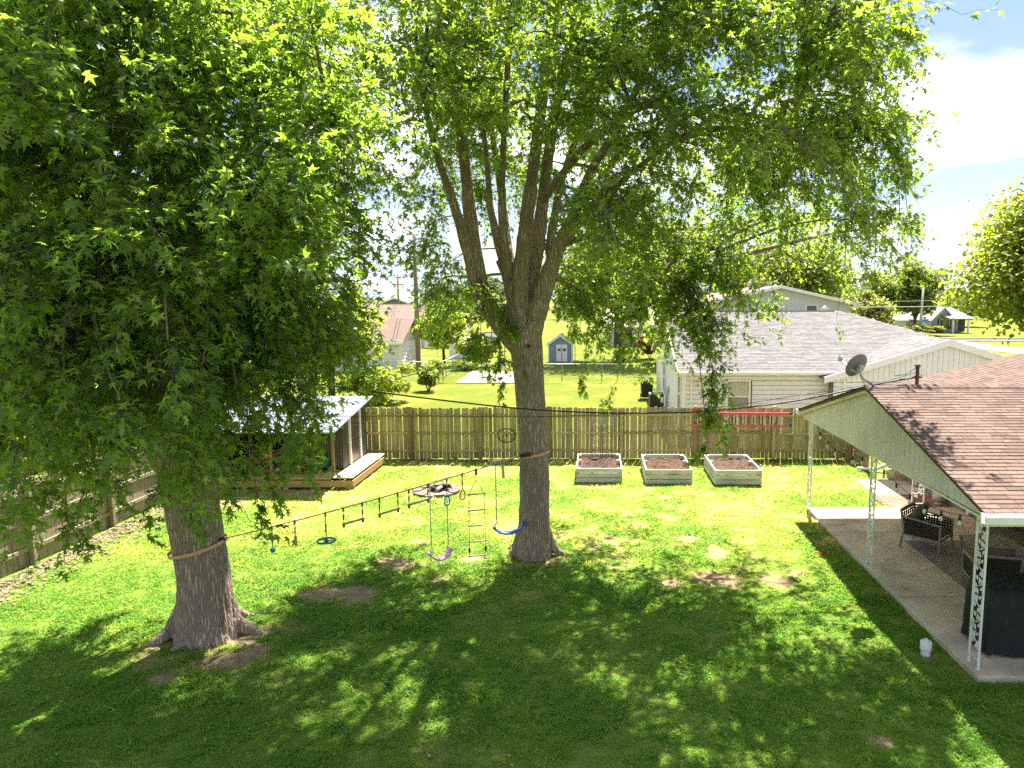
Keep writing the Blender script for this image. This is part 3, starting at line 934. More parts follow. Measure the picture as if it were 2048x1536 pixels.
A_, B_ = Vector((NX0 - .25, NY0 - ov, NZE - .12 + .0)), Vector((NX0 - .25, NYR, NZR))
ze = NZE - .126 + .12
p = {'a': (NX0 - .28, NY0 - ov, ze), 'b': (NXE + ov, NY0 - ov, ze), 'c': (NXR, NYR, NZR), 'd': (NX0 - .28, NYR, NZR), 'e': (NX0 - .28, NY1 + ov, ze), 'f': (NXE + ov, NY1 + ov, ze)}
k0 = [Vector(p[q]) for q in 'abcdef']; k1 = [v - Vector((0, 0, .12)) for v in k0]
rf_.add(k0 + k1, [(0, 1, 2, 3), (3, 2, 5, 4), (1, 5, 2), (6, 9, 8, 7), (9, 10, 11, 8), (7, 8, 11), (0, 6, 7, 1), (1, 7, 11, 5), (5, 11, 10, 4), (0, 3, 9, 6), (3, 4, 10, 9)])
rf_ = rf_.build('roof', pm('grey_roof_deck', (.22, .2, .2), (.26, .24, .24), 6, 1), nh, fix=True)
slp = Vector((0, NYR - NY0 + ov, NZR - ze))
shingle_stuff('shingle_field', [m for m, c in shingles((NX0 - .28, NY0 - ov - .02, ze), (1, 0, 0), slp, NXE - NX0 + .6, slp.length, .33, .145,
              clip=lambda c: c.x < NXE + ov - (c.y - NY0 + ov) * (NXE + ov - NXR) / (NYR - NY0 + ov), seed=8)], SHINGLE_G, rf_)
for k in range(40):
    MB().box((NX0 - .2 + k * .198, NYR, NZR + .012), (.19, .22, .03)).build('ridge_cap', SHINGLE_G, rf_)
MB().prism([(NX0 - .33, NY0 - ov, ze - .16), (NX0 - .33, NYR, NZR - .16), (NX0 - .33, NY1 + ov, ze - .16), (NX0 - .33, NY1 + ov, ze + .01), (NX0 - .33, NYR, NZR + .01), (NX0 - .33, NY0 - ov, ze + .01)], (.045, 0, 0)).build('rake_board', pm('cream_trim', (.66, .6, .46), (.72, .66, .52), 3, .6), nh, fix=True)
MB().box((6.2, NY0 - ov - .05, ze - .06), (6.1, .11, .12), bev=.01).build('gutter', WHITE, nh)
MB().box((6.2, NY0 - ov + .17, ze - .135), (5.9, .33, .02)).build('soffit', WHITE, nh)
MB().box((3.7, NY0 - .07, 1.3), (.07, .07, 2.4)).build('downspout', WHITE, nh)
def window(parent, c, w, h, axis='y', mat=WHITE, glass=None, blinds=True, two=True):
    """sash window with frame, panes, blind; faces -Y (axis y) or -X (axis x)"""
    cx_, cy_, cz_ = c
    def bx(mb, dx, dz, sx, sz, dep, off):
        if axis == 'y': mb.box((cx_ + dx, cy_ - off, cz_ + dz), (sx, dep, sz))
        else: mb.box((cx_ - off, cy_ + dx, cz_ + dz), (dep, sx, sz))
    f = MB(); t = .07
    bx(f, 0, h / 2 + t / 2, w + 2 * t, t, .09, 0); bx(f, 0, -h / 2 - t / 2, w + 2 * t + .04, t, .12, .01)
    bx(f, -w / 2 - t / 2, 0, t, h, .09, 0); bx(f, w / 2 + t / 2, 0, t, h, .09, 0)
    if two: bx(f, 0, 0, w, .06, .07, 0)
    f = f.build('window', mat, parent)
    for s in ((-1, 1) if two else (0,)):
        q = MB(); bx(q, 0, s * h / 4, w, h / 2 - .05 if two else h, .012, -.004); q.build('pane', glass or GLASS_D, f)
    return f
BLIND = pm('window_blind_behind_glass', (.36, .35, .32), (.48, .46, .42), 30, .25, stretch=(.1, .1, 3), spec=.7)
BLIND2 = pm('window_screen', (.20, .20, .20), (.25, .25, .25), 30, .3, spec=.6)
wx = P(1476, 780, NY0).x
w_ = window(nh, (wx, NY0 - .045, 1.62), .80, 1.15, glass=BLIND)
w_.children[0].data.materials[0] = BLIND2
for yy_ in (34.9, 28.6):
    window(nh, (NX0 - .03, yy_, 1.55), .8, 1.4, 'x')
# front wing with upright boards in the gable
wgx0, wgx1, wgy = 8.95, 17.45, 26.75
wga = (13.2, 3.72)
MB().box(((wgx0 + wgx1) / 2, 29.2, 1.2), (wgx1 - wgx0 - .1, 4.8, 2.4)).build('wing_wall', GAP_SHADE, nh)
lap_wall(nh, (wgx0 + .05, wgy + .03, 0), (1, 0, 0), .1, 2.26, lambda z: (0, 8.4), (0, -1, 0), SIDING, .178)
MB().box((wgx0 + .45, wgy - .015, 1.2), (.09, .05, 2.2)).build('corner_board', WHITE, nh)
xg = wgx0 - .28
def wz(x): return 2.40 + (wga[1] - 2.40) * (1 - abs(x - wga[0]) / (wga[0] - wgx0 + .3))
gb = MB().prism([(wgx0 - .25, wgy + .02, 2.26), (wgx1 + .25, wgy + .02, 2.26), (wga[0], wgy + .02, wga[1] - .05)], (0, .1, 0)).build('wing_gable', GAP_SHADE, nh, fix=True)
while xg < wgx1 + .25:
    x2 = min(xg + .2, wgx1 + .28)
    tp = [(xg + .006, wz(xg + .006) - .05), (x2 - .006, wz(x2 - .006) - .05)]
    if xg < wga[0] < x2: tp.insert(1, (wga[0], wga[1] - .05))
    if min(b for a, b in tp) > 2.28:
        MB().prism([(xg + .006, wgy, 2.24), (x2 - .006, wgy, 2.24)] + [(a, wgy, b) for a, b in tp[::-1]], (0, .02, 0)).build('siding_board', SIDING, gb, fix=True)
    xg += .2
wr = MB().prism([(wgx0 - .35, wgy - .12, 2.33), (wga[0], wgy - .12, wga[1] + .02), (wgx1 + .35, wgy - .12, 2.33), (wgx1 + .35, wgy - .12, 2.42), (wga[0], wgy - .12, wga[1] + .12), (wgx0 - .35, wgy - .12, 2.42)], (0, 6.0, 0)).build('wing_roof', MATS['grey_roof_deck'], nh, fix=True)
sl2 = Vector((wga[0] - wgx0 + .35, 0, wga[1] + .12 - 2.42))
shingle_stuff('shingle_field', [m for m, c in shingles((wgx0 - .35, wgy - .12, 2.425), (0, 1, 0), sl2, 6.0, sl2.length, .33, .145, seed=12)], SHINGLE_G, wr)
for s in (-1, 1):
    xe = wgx0 - .36 if s < 0 else wgx1 + .36
    MB().prism([(xe, wgy - .16, 2.20), (wga[0], wgy - .16, wga[1] - .12), (wga[0], wgy - .16, wga[1] + .13), (xe, wgy - .16, 2.43)], (0, .03, 0)).build('rake_board', WHITE, nh, fix=True)
# vents on the roof
for (u, v, Y, zb_) in ((1649, 620, 34.5, 4.3), (1746, 645, 36.5, 3.0)):
    q = P(u, v, Y)
    MB().lathe([(.09, zb_), (.09, q.z), (.0, q.z)], (q.x, q.y, 0), 12).lathe([(.2, q.z - .02), (.2, q.z + .06), (.05, q.z + .18), (0, q.z + .2)], (q.x, q.y, 0), 12).build('roof_vent', STEEL, nh)
# ------------------------------------------------------------------ patio furniture and fittings
ZP = .10
def woven(parent, a, ux, uz, w, h, nrm, name='woven_panel', step=.055):
    """lattice of flat straps between a frame"""
    a, ux, uz, nrm = Vector(a), Vector(ux), Vector(uz), Vector(nrm)
    mb = MB()
    k = 0; t = step / 2
    while t < w:
        o = nrm * (.004 if k % 2 else -.004)
        mb.bar(a + ux * t + o, a + ux * t + uz * h + o, .034, .006, up=nrm); t += step; k += 1
    t = step / 2; k = 0
    while t < h:
        o = nrm * (.004 if k % 2 else -.004)
        mb.bar(a + uz * t + o, a + uz * t + ux * w + o, .034, .006, up=nrm); t += step; k += 1
    return mb.build(name, WICKER, parent, world=False)
def soft_box(c, d, puff=.03, n=6, rot=None):
    """cushion: box with rounded edges and a puffed top"""
    V, F = [], []
    mb = MB()
    hx, hy, hz = d[0] / 2, d[1] / 2, d[2] / 2
    def pt(u, v, s):
        e = (1 - abs(u) ** 6) * (1 - abs(v) ** 6)
        q = Vector((u * hx, v * hy, s * (hz * (.62 + .38 * e) + puff * (1 - u * u) * (1 - v * v))))
        if rot is not None: q = rot @ q
        return q + Vector(c)
    vs_ = []; fs = []
    for s in (1, -1):
        b = len(vs_)
        for i in range(n + 1):
            for j in range(n + 1):
                vs_.append(pt(-1 + 2 * i / n, -1 + 2 * j / n, s))
        for i in range(n):
            for j in range(n):
                q = (b + i * (n + 1) + j, b + (i + 1) * (n + 1) + j, b + (i + 1) * (n + 1) + j + 1, b + i * (n + 1) + j + 1)
                fs.append(q if s > 0 else q[::-1])
    m_ = (n + 1) ** 2
    edge = [i * (n + 1) for i in range(n + 1)] + [n * (n + 1) + j for j in range(1, n + 1)] + [i * (n + 1) + n for i in range(n - 1, -1, -1)] + [j for j in range(n - 1, 0, -1)]
    for k in range(len(edge)):
        p_, q_ = edge[k], edge[(k + 1) % len(edge)]
        fs.append((p_, q_, q_ + m_, p_ + m_)[::-1])
    return mb.add(vs_, fs, True)
def armchair(label, loc, rz, w=.74, d=.76, group='grey wicker patio seating', cushions=True):
    """local: x to the side, y forward"""
    t = thing('patio_armchair', label, 'armchair', (loc[0], loc[1], ZP), group, rz)
    def B(mb, n, m=FRAME_GREY): return mb.build(n, m, t, world=False)
    for sx in (-1, 1):
        B(MB().bar((sx * w / 2, d / 2, .0), (sx * w / 2, d / 2 - .01, .60), .042, .042, .004), 'leg')
        B(MB().bar((sx * w / 2, -d / 2 - .05, .0), (sx * w / 2, -d / 2 + .02, .40), .042, .042, .004).bar((sx * w / 2, -d / 2 + .02, .40), (sx * w / 2, -d / 2 - .06, .82), .042, .042, .004), 'leg')
        B(MB().bar((sx * w / 2, d / 2 + .02, .61), (sx * w / 2, -d / 2 - .05, .68), .055, .032, .006), 'armrest')
        B(MB().bar((sx * w / 2, d / 2, .27), (sx * w / 2, -d / 2, .29), .032, .04, .004), 'side_rail')
        woven(t, (sx * w / 2, -d / 2 + .03, .30), (0, 1, 0), (0, 0, 1), d - .07, .31, (sx, 0, 0))
    B(MB().bar((-w / 2, -d / 2 - .06, .81), (w / 2, -d / 2 - .06, .81), .036, .045, .006), 'back_rail')
    B(MB().bar((-w / 2, -d / 2 + .02, .33), (w / 2, -d / 2 + .02, .33), .036, .045, .006).bar((-w / 2, d / 2 - .01, .27), (w / 2, d / 2 - .01, .27), .036, .045, .006), 'seat_frame')
    woven(t, (-w / 2 + .02, -d / 2 + .01, .36), (1, 0, 0), Vector((0, -.16, .98)).normalized(), w - .04, .44, (0, -1, 0))
    if cushions:
        B(soft_box((0, .02, .36), (w - .07, d - .08, .13), .02), 'seat_cushion', CLOTH_GREY)
        B(soft_box((0, -d / 2 + .17, .66), (w - .1, .46, .15), .04, rot=Matrix.Rotation(R(68), 3, 'X')), 'back_cushion', CLOTH_GREY)
    return t
armchair('cushioned grey wicker armchair at the open far end of the patio', (7.10, 14.78), R(-48) - math.pi / 2 + R(4))
armchair('grey wicker armchair with its woven back towards the lawn, behind the iron post', (7.15, 12.42), R(-14), cushions=True)
# slatted coffee table
tb = thing('coffee_table', 'low grey slatted coffee table between the two armchairs', 'table', (7.95, 13.55, ZP))
TX0, TX1, TY0, TY1, TZ = 7.45, 8.35, 12.95, 14.15, .46
for (x, y) in ((TX0 + .04, TY0 + .04), (TX1 - .04, TY0 + .04), (TX0 + .04, TY1 - .04), (TX1 - .04, TY1 - .04)):
    MB().box((x, y, ZP + TZ / 2 - .01), (.05, .05, TZ - .03), bev=.004).build('leg', FRAME_GREY, tb)
MB().bar((TX0, TY0 + .02, ZP + TZ - .02), (TX1, TY0 + .02, ZP + TZ - .02), .05, .05).bar((TX0, TY1 - .02, ZP + TZ - .02), (TX1, TY1 - .02, ZP + TZ - .02), .05, .05).build('table_frame', FRAME_GREY, tb)
k = TX0 + .045
while k < TX1 - .02:
    MB().box((k, (TY0 + TY1) / 2, ZP + TZ + .018), (.078, TY1 - TY0 + .02, .022), bev=.003).build('slat', FRAME_GREY, tb); k += .088
# sofa against the wall
sf = thing('patio_sofa', 'dark wicker sofa along the house wall past the coffee table', 'sofa', (8.72, 13.4, ZP))
for y in (11.85, 14.95):
    MB().bar((8.30, y, ZP), (8.30, y, ZP + .62), .05, .05, .004).bar((9.02, y, ZP), (9.02, y, ZP + .62), .05, .05, .004).build('leg', FRAME_GREY, sf)
    MB().bar((8.27, y, ZP + .64), (9.05, y, ZP + .66), .06, .035, .006).build('armrest', FRAME_GREY, sf)
    pn = MB()
    for i in range(12): pn.bar((8.35 + i * .058, y, ZP + .3), (8.35 + i * .058, y, ZP + .62), .036, .006)
    for i in range(6): pn.bar((8.33, y, ZP + .32 + i * .055), (9.0, y, ZP + .32 + i * .055), .006, .036)
    pn.build('woven_panel', WICKER, sf)
MB().bar((9.02, 11.85, ZP + .8), (9.02, 14.95, ZP + .8), .05, .05).build('back_rail', FRAME_GREY, sf)
MB().bar((8.30, 11.85, ZP + .29), (8.30, 14.95, ZP + .29), .05, .05).build('seat_rail', FRAME_GREY, sf)
for y in (12.6, 14.2):
    soft_box((8.63, y, ZP + .40), (.64, 1.5, .15), .02).build('seat_cushion', CLOTH_GREY, sf)
    soft_box((8.94, y, ZP + .68), (.16, 1.45, .42), .02).build('back_cushion', CLOTH_GREY, sf)
rug = MB().box((7.98, 13.35, ZP + .008), (2.42, 3.6, .012)).build('rug', pm('grey_outdoor_rug', (.24, .20, .165), (.30, .255, .21), 45, .95, .4, 200))
tag(rug, 'flat grey brown outdoor rug under the coffee table', 'rug')
MB().box((6.755, 13.35, ZP + .010), (.022, 3.62, .015)).build('border', pm('rug_edge', (.44, .36, .25), (.5, .42, .3), 30, .9), rug)

# covered grill
def draped(c, d, top, n=(26, 16)):
    """cloth cover: box whose sides flare and fold"""
    hx, hy, hz = d
    V, F = [], []
    ring = []
    K = 2 * (n[0] + n[1])
    for i in range(n[0]): ring.append((-1 + 2 * i / n[0], -1))
    for i in range(n[1]): ring.append((1, -1 + 2 * i / n[1]))
    for i in range(n[0]): ring.append((1 - 2 * i / n[0], 1))
    for i in range(n[1]): ring.append((-1, 1 - 2 * i / n[1]))
    rows = 12
    for r in range(rows + 1):
        f = r / rows
        for j, (a, b) in enumerate(ring):
            fold = (math.sin(j * .9 + math.sin(j * .37) * 2) + .5 * math.sin(j * 2.3 + f * 4)) * .022 * f
            drop = f ** .85
            hang = .02 * math.sin(j * .55)
            out = 1 + .06 * f
            rr = .93 + .07 * min(1, f * 5)
            V.append((c[0] + (a * out * rr) * hx + a * fold, c[1] + (b * out * rr) * hy + b * fold, c[2] + hz * (1 - drop) + (hang if r == rows else 0) - .05 * f * (1 - f) * math.sin(j * .31) ))
    for r in range(rows):
        for j in range(K):
            F.append((r * K + j, (r + 1) * K + j, (r + 1) * K + (j + 1) % K, r * K + (j + 1) % K))
    mb = MB().add(V, [f[::-1] for f in F], True)
    b = len(mb.v)
    cs = [(0, .55), (0, 0)]
    lev = [.75, .4, 0]
    prev = list(range(K))
    for q in lev[:2]:
        cur = []
        for j, (a, b_) in enumerate(ring):
            cur.append(len(mb.v)); mb.v.append((c[0] + a * hx * .93 * q, c[1] + b_ * hy * .93 * q, c[2] + hz + top * (1 - q * q) + .012 * math.sin(j * 1.3)))
        for j in range(K):
            mb.f.append((prev[j], prev[(j + 1) % K], cur[(j + 1) % K], cur[j])); mb.sm.append(True)
        prev = cur
    mb.f.append(tuple(prev)); mb.sm.append(True)
    return mb
gr = thing('covered_grill', 'barbecue grill hidden under a black fabric cover by the corner post', 'grill', (6.5, 10.35, ZP))
draped((6.52, 10.38, ZP + .05), (.70, .36, 1.0), .05).build('cover', pm('black_canvas_cover', (.008, .010, .0115), (.014, .017, .018), 12, .8, .5, 25, bdist=.03), gr)
MB().bar((5.90, 10.08, ZP), (5.90, 10.08, ZP + .3), .04, .05).build('leg', STEEL, gr)
MB().bar((7.1, 10.1, ZP), (7.1, 10.1, ZP + .3), .04, .05).build('leg', STEEL, gr)

# gas bottle
pt_ = G(1890, 1014, .05)
pt_ = Vector((8.98, 18.2, .05))
gt = thing('gas_bottle', 'dirty white gas bottle standing on the brick paving by the wall', 'gas bottle', pt_)
TANK = pm('dirty_white_tank', (.46, .44, .38), (.58, .56, .50), 7, .5, c3=(.2, .18, .14), c3_scale=9, c3_amt=.6)
MB().lathe([(0, .06), (.12, .06), (.155, .12), (.155, .30), (.12, .37), (.04, .395), (0, .40)], pt_, 20).build('body', TANK, gt)
MB().lathe([(.10, .0), (.10, .08), (.11, .08), (.11, 0)], pt_, 20).build('foot_ring', TANK, gt)
MB().lathe([(.10, .36), (.105, .47), (.112, .47), (.107, .36)], pt_, 20).build('collar', TANK, gt)
tag(MB().box((9.0, 20.9, .14), (.38, .55, .28), bev=.03).build('concrete_block', pm('tan_block', (.35, .27, .17), (.44, .35, .24), 6, .95, .3)), 'tan concrete block at the foot of the house downspout', 'block')

# string of bulbs under the gable edge and across the patio
SL = thing('string_lights', 'black cord of bulb lights strung along the patio gable', 'string lights', (5.3, 13.6, 2.4))
def sag(a, b, dip, n=14):
    a, b = Vector(a), Vector(b)
    return [a.lerp(b, i / n) - Vector((0, 0, dip * 4 * (i / n) * (1 - i / n))) for i in range(n + 1)]
pathA = [(5.45, 17.55, 2.33), (5.45, 13.75, 2.34), (5.45, 9.8, 2.34)]
BULB = pm('clear_bulb', (.62, .60, .52), (.7, .68, .6), 3, .12, spec=.8)
sock = MB().lathe([(.0, .0), (.014, 0), (.019, -.02), (.019, -.085), (0, -.085)], (0, 0, 0), 8)
sock = sock.data('socket', BLACK)
blb = MB().lathe([(.013, -.085), (.026, -.11), (.029, -.135), (.02, -.165), (0, -.175)], (0, 0, 0), 10).data('bulb', BULB)
for i in range(2):
    cp = sag(pathA[i], pathA[i + 1], .33)
    MB().tube(cp, .006, 5).build('cord', CABLE, SL)
    for k in (2, 4, 6, 8, 10, 12):
        q = cp[k]
        s_ = inst(sock, SL, q + Vector((0, 0, 0)), name='socket')
        inst(blb, s_, q, name='bulb')
cp = sag((5.45, 9.8, 2.34), (9.1, 11.5, 2.3), .25)
MB().tube(cp, .006, 5).build('cord', CABLE, SL)
cp = sag((5.45, 13.75, 2.34), (9.12, 17.2, 2.25), .5)
MB().tube(cp, .006, 5).build('cord', CABLE, SL)
for k in (3, 5, 8, 11):
    s_ = inst(sock, SL, cp[k], name='socket'); inst(blb, s_, cp[k], name='bulb')

# satellite dish on the gable
dc = PX(1716, 733, 5.33); dc = Vector((dc.x, 13.35, P(1716, 733, 13.35).z)); dc.x = P(1716, 733, 13.35).x
ds = thing('satellite_dish', 'grey satellite dish on a bent arm at the gable peak', 'satellite dish', (5.35, 13.62, 3.7))
fc = Vector((-.36, .80, .42)).normalized()
ax = fc.to_track_quat('Z', 'Y').to_matrix()
DISH = pm('grey_dish', (.17, .155, .15), (.21, .19, .18), 5, .5)
MB().lathe([(.0, 0), (.08, .004), (.16, .018), (.235, .045), (.245, .05), (.235, .055), (.16, .03), (.08, .014), (0, .01)], dc, 28, ax).build('reflector', DISH, ds)
dk = dc - fc * .06
MB().box(dk, (.11, .12, .1), ax, .01).build('bracket', STEEL, ds)
MB().tube([dk, dk + Vector((.02, 0, -.13)), dk + Vector((.10, .05, -.22)), (5.37, 13.6, 3.70)], .021, 8).build('mast', STEEL, ds)
lnb = dc + fc * .36 + Vector((-.1, 0, -.03))
MB().tube([dk + Vector((-.03, 0, -.1)), dk + Vector((-.16, .04, -.03)), lnb], .014, 6).build('feed_arm', STEEL, ds)
MB().box(lnb, (.07, .11, .07), ax, .012).build('receiver', pm('white_plastic', (.6, .6, .58), (.66, .66, .64), 4, .4), ds)
for s in (-.12, .1):
    MB().tube([dk + Vector((.0, 0, -.14)), (5.30 + s, 13.55, 3.70)], .008, 5).build('stay', STEEL, ds)
# service mast
sm_ = P(1833, 777, 13.75)
mt = thing('service_mast', 'short rusty brown service mast standing on the roof ridge', 'mast', (sm_.x, 13.75, 3.66))
RUST = pm('rusty_brown_pipe', (.09, .04, .03), (.15, .07, .05), 12, .7)
mz = P(1833, 734, 13.75).z
MB().lathe([(.035, 3.55), (.035, mz), (0, mz)], (sm_.x, 13.75, 0), 12).build('pipe', RUST, mt)
MB().lathe([(.05, mz), (.055, mz + .03), (.03, mz + .06), (0, mz + .065)], (sm_.x, 13.75, 0), 12).build('cap', RUST, mt)
MB().lathe([(.05, mz - .22), (.05, mz - .17), (.035, mz - .17)], (sm_.x, 13.75, 0), 10).box((sm_.x + .05, 13.75, mz - .2), (.08, .03, .03)).build('clamp', RUST, mt)
# overhead cables
def cable(name, pts, r, label, mat=CABLE):
    """smooth curve through points"""
    pts = [Vector(p) for p in pts]
    out = []
    for i in range(len(pts) - 1):
        p0, p1, p2, p3 = pts[max(i - 1, 0)], pts[i], pts[i + 1], pts[min(i + 2, len(pts) - 1)]
        for k in range(10):
            t = k / 10
            out.append(.5 * ((2 * p1) + (p2 - p0) * t + (2 * p0 - 5 * p1 + 4 * p2 - p3) * t * t + (3 * p1 - p0 - 3 * p2 + p3) * t ** 3))
    out.append(pts[-1])
    return tag(MB().tube(out, r, 6).build(name, mat), label, 'cable')
top = Vector((sm_.x, 13.75, mz - .2))
cable('service_cable', [P(-120, 632, 12.6), P(0, 655, 12.7), P(240, 701, 12.8), P(480, 745, 12.9), P(760, 785, 13.1), P(1040, 817, 13.3), P(1240, 826, 13.4), P(1420, 822, 13.45), P(1600, 800, 13.5), P(1745, 770, 13.6), top],
      .015, 'thick twisted black cable sagging across the yard to the roof mast')
cable('telephone_wire', [P(-120, 840, 13.2), P(740, 832, 13.3), P(1100, 833, 13.3), P(1400, 818, 13.35), P(1600, 790, 13.4), P(1745, 768, 13.45), top + Vector((0, 0, .1))], .006, 'thin black wire hanging below the thick cable')
for k, (a, b) in enumerate((((1833, 735), (1790, 752)), ((1833, 750), (1800, 758)), ((1836, 742), (1846, 750)))):
    MB().tube([P(*a, 13.74), P((a[0] + b[0]) / 2, (a[1] + b[1]) / 2 + 5, 13.7), P(*b, 13.66)], .007, 5).build('wire_tail', CABLE, mt)

# clean-out cap and the little red cup
pv = G(1851, 1309)
pc = thing('drain_cleanout', 'white plastic drain clean-out with a square cap in the lawn by the slab', 'drain pipe', pv)
PVC = pm('white_pvc', (.66, .66, .65), (.74, .74, .73), 6, .4)
MB().lathe([(.070, -.02), (.070, .12)], pv, 20).build('pipe', PVC, pc)
MB().lathe([(.086, .09), (.086, .205), (.078, .215), (0, .215)], pv, 20).build('collar', PVC, pc)
MB().box(pv + Vector((0, 0, .23)), (.055, .055, .04), bev=.006).build('square_nut', PVC, pc)
rc = G(1642, 1112)
tag(MB().lathe([(0, .01), (.03, .01), (.045, .07), (.04, .07), (.028, .02)], rc, 12).build('red_cup', pm('red_plastic', (.45, .02, .04), (.5, .03, .05), 5, .4)), 'small red plastic cup lying in the grass near the patio', 'cup')

# ------------------------------------------------------------------ raised beds
def raised_bed(label, x0, x1, y0, y1, h=.44):
    t = thing('raised_bed', label, 'planter', ((x0 + x1) / 2, (y0 + y1) / 2, 0), 'raised garden beds in front of the back fence')
    n, ph = 3, h / 3
    for k in range(n):
        z = ph * (k + .5) + .01; g_ = .016
        j = random.uniform(-.004, .004)
        MB().box(((x0 + x1) / 2, y0 + .019 + j, z), (x1 - x0, .038, ph - g_), bev=.005).build('plank', WOOD_BOX, t)
        MB().box(((x0 + x1) / 2, y1 - .019 + j, z), (x1 - x0, .038, ph - g_), bev=.005).build('plank', WOOD_BOX, t)
        MB().box((x0 + .019 + j, (y0 + y1) / 2, z), (.038, y1 - y0 - .08, ph - g_), bev=.005).build('plank', WOOD_BOX, t)
        MB().box((x1 - .019 + j, (y0 + y1) / 2, z), (.038, y1 - y0 - .08, ph - g_), bev=.005).build('plank', WOOD_BOX, t)
    for x in (x0 + .085, x1 - .085):
        for y in (y0 + .085, y1 - .085, (y0 + y1) / 2 + .2):
            MB().box((x, y, h / 2), (.085, .085, h - .02)).build('corner_post', WOOD_BOX, t)
    gx_, gy_ = np.meshgrid(np.linspace(x0 + .03, x1 - .03, 40), np.linspace(y0 + .03, y1 - .03, 56))
    z = .30 + (fbm(gx_ * 2.2, gy_ * 2.2, int(x0 * 7) + 60) - .5) * .18 + (fbm(gx_ * 11, gy_ * 11, 66) - .5) * .10
    V = np.stack([gx_.ravel(), gy_.ravel(), z.ravel()], 1)
    tag(npmesh('soil', V, gridf(40, 56), SOIL, t, smooth=False), kind='stuff')
raised_bed('whitewashed raised bed of dark soil with a black trellis in it', -.55, .80, 20.45, 22.45)
raised_bed('whitewashed raised bed, the middle one of the three', 1.47, 2.83, 20.28, 22.35)
raised_bed('whitewashed raised bed nearest the patio, below the red ladder', 3.47, 4.83, 20.2, 22.3)
# trellis
tr = thing('wire_trellis', 'black wire trellis standing at the back of the first raised bed', 'trellis', (.2, 22.2, .3))
BLKW = pm('black_wire', (.02, .02, .02), (.03, .03, .03), 5, .5)
t0, t1 = P(1184, 834, 22.2), P(1224, 834, 22.2)
for a_, b_ in ((t0.x, t0.x + .28), (t1.x - .30, t1.x)):
    MB().tube([(a_, 22.2, .25), (a_, 22.2, t0.z), (b_, 22.2, t0.z), (b_, 22.2, .25)], .010, 5).build('frame', BLKW, tr)
    lt = MB(); z = .35
    while z < t0.z - .15:
        lt.tube([(a_, 22.2, z), (b_, 22.2, z + .22)], .005, 4).tube([(b_, 22.2, z), (a_, 22.2, z + .22)], .005, 4); z += .22
    lt.build('lattice', BLKW, tr)

# ladder hung on the fence
RED = pm('red_fiberglass', (.58, .07, .10), (.66, .10, .13), 4, .35)
ALU = pm('aluminium', (.5, .5, .5), (.6, .6, .6), 4, .35, metal=.8)
la = thing('extension_ladder', 'red extension ladder hung sideways along the back fence', 'ladder', (5, 23.4, 1.2))
lx0, lx1 = P(1388, 830, 23.38).x, P(1580, 830, 23.38).x
zt, zb2 = P(1500, 826, 23.38).z, P(1500, 850, 23.38).z
for off, dx in ((0, 0), (.055, -.12)):
    for z in (zt, zb2):
        MB().bar((lx0 + dx, 23.40 - off, z), (lx1 + dx, 23.40 - off, z - (.03 if z == zb2 else .02)), .038, .075 if off else .06, .006).build('rail', RED, la)
x = lx0 + .12
while x < lx1 - .1:
    MB().bar((x, 23.39, zb2), (x + .01, 23.39, zt), .035, .03).build('rung', ALU, la)
    MB().bar((x + .09, 23.345, zb2), (x + .1, 23.345, zt), .035, .03).build('rung', ALU, la); x += .30
for z in (zt, zb2):
    MB().box((lx1 + .03, 23.40, z - .02), (.07, .06, .085), bev=.012).build('end_cap', BLACK, la)
# wheel ornament on the fence
wc = P(1013, 871, 23.42)
wh = thing('wire_ornament', 'round black wire wheel hung on the fence beside the tree trunk', 'ornament', wc)
rim = [wc + Vector((.30 * math.cos(a), 0, .24 * math.sin(a))) for a in np.linspace(0, 2 * math.pi, 29)]
MB().tube(rim, .012, 6).tube([wc + (p_ - wc) * .93 for p_ in rim], .007, 5).build('rim', BLKW, wh)
for k in range(6):
    a = k * math.pi / 3 + .3
    MB().tube([wc, wc + Vector((.29 * math.cos(a), 0, .23 * math.sin(a)))], .006, 4).build('spoke', BLKW, wh)
MB().lathe([(0, -.03), (.04, -.03), (.04, .02), (0, .02)], wc, 10, Matrix.Rotation(R(90), 3, 'X')).build('hub', BLKW, wh)

# ------------------------------------------------------------------ fire pit
fp = G(873, 983)
fire = thing('fire_pit', 'round fire pit ringed with pale stones in the sunny lawn', 'fire pit', fp)
for row in range(2):
    n = 15
    for k in range(n):
        a0, a1 = 2 * math.pi * (k + .5 * row) / n + .022, 2 * math.pi * (k + 1 + .5 * row) / n - .022
        ri, ro = .43 + random.uniform(-.01, .02), .66 + random.uniform(-.03, .03)
        z = -.05 + row * .06
        poly = [fp + Vector((r * math.cos(a), r * math.sin(a), z)) for r, a in ((ri, a0), (ro, a0), (ro * 1.01, (a0 + a1) / 2), (ro, a1), (ri, a1))]
        MB().prism(poly, (0, 0, .056 + random.uniform(-.006, .016))).build('stone', STONE, fire, fix=True)
ASH = pm('ash_and_char', (.035, .03, .027), (.30, .27, .24), 9, 1.0, .6, 30, contrast=(.42, .6))
ang = np.linspace(0, 2 * np.pi, 41)[:-1]
V = [(fp.x, fp.y, .02)]; F = []
for r_ in (.15, .3, .43):
    for a in ang: V.append((fp.x + r_ * math.cos(a), fp.y + r_ * math.sin(a), .015 + random.uniform(-.01, .02)))
mb = MB().add(V, [(0, 1 + i, 1 + (i + 1) % 40) for i in range(40)] + [(1 + q * 40 + i, 41 + q * 40 + i, 41 + q * 40 + (i + 1) % 40, 1 + q * 40 + (i + 1) % 40) for q in range(2) for i in range(40)])
mb.build('ash_bed', ASH, fire)
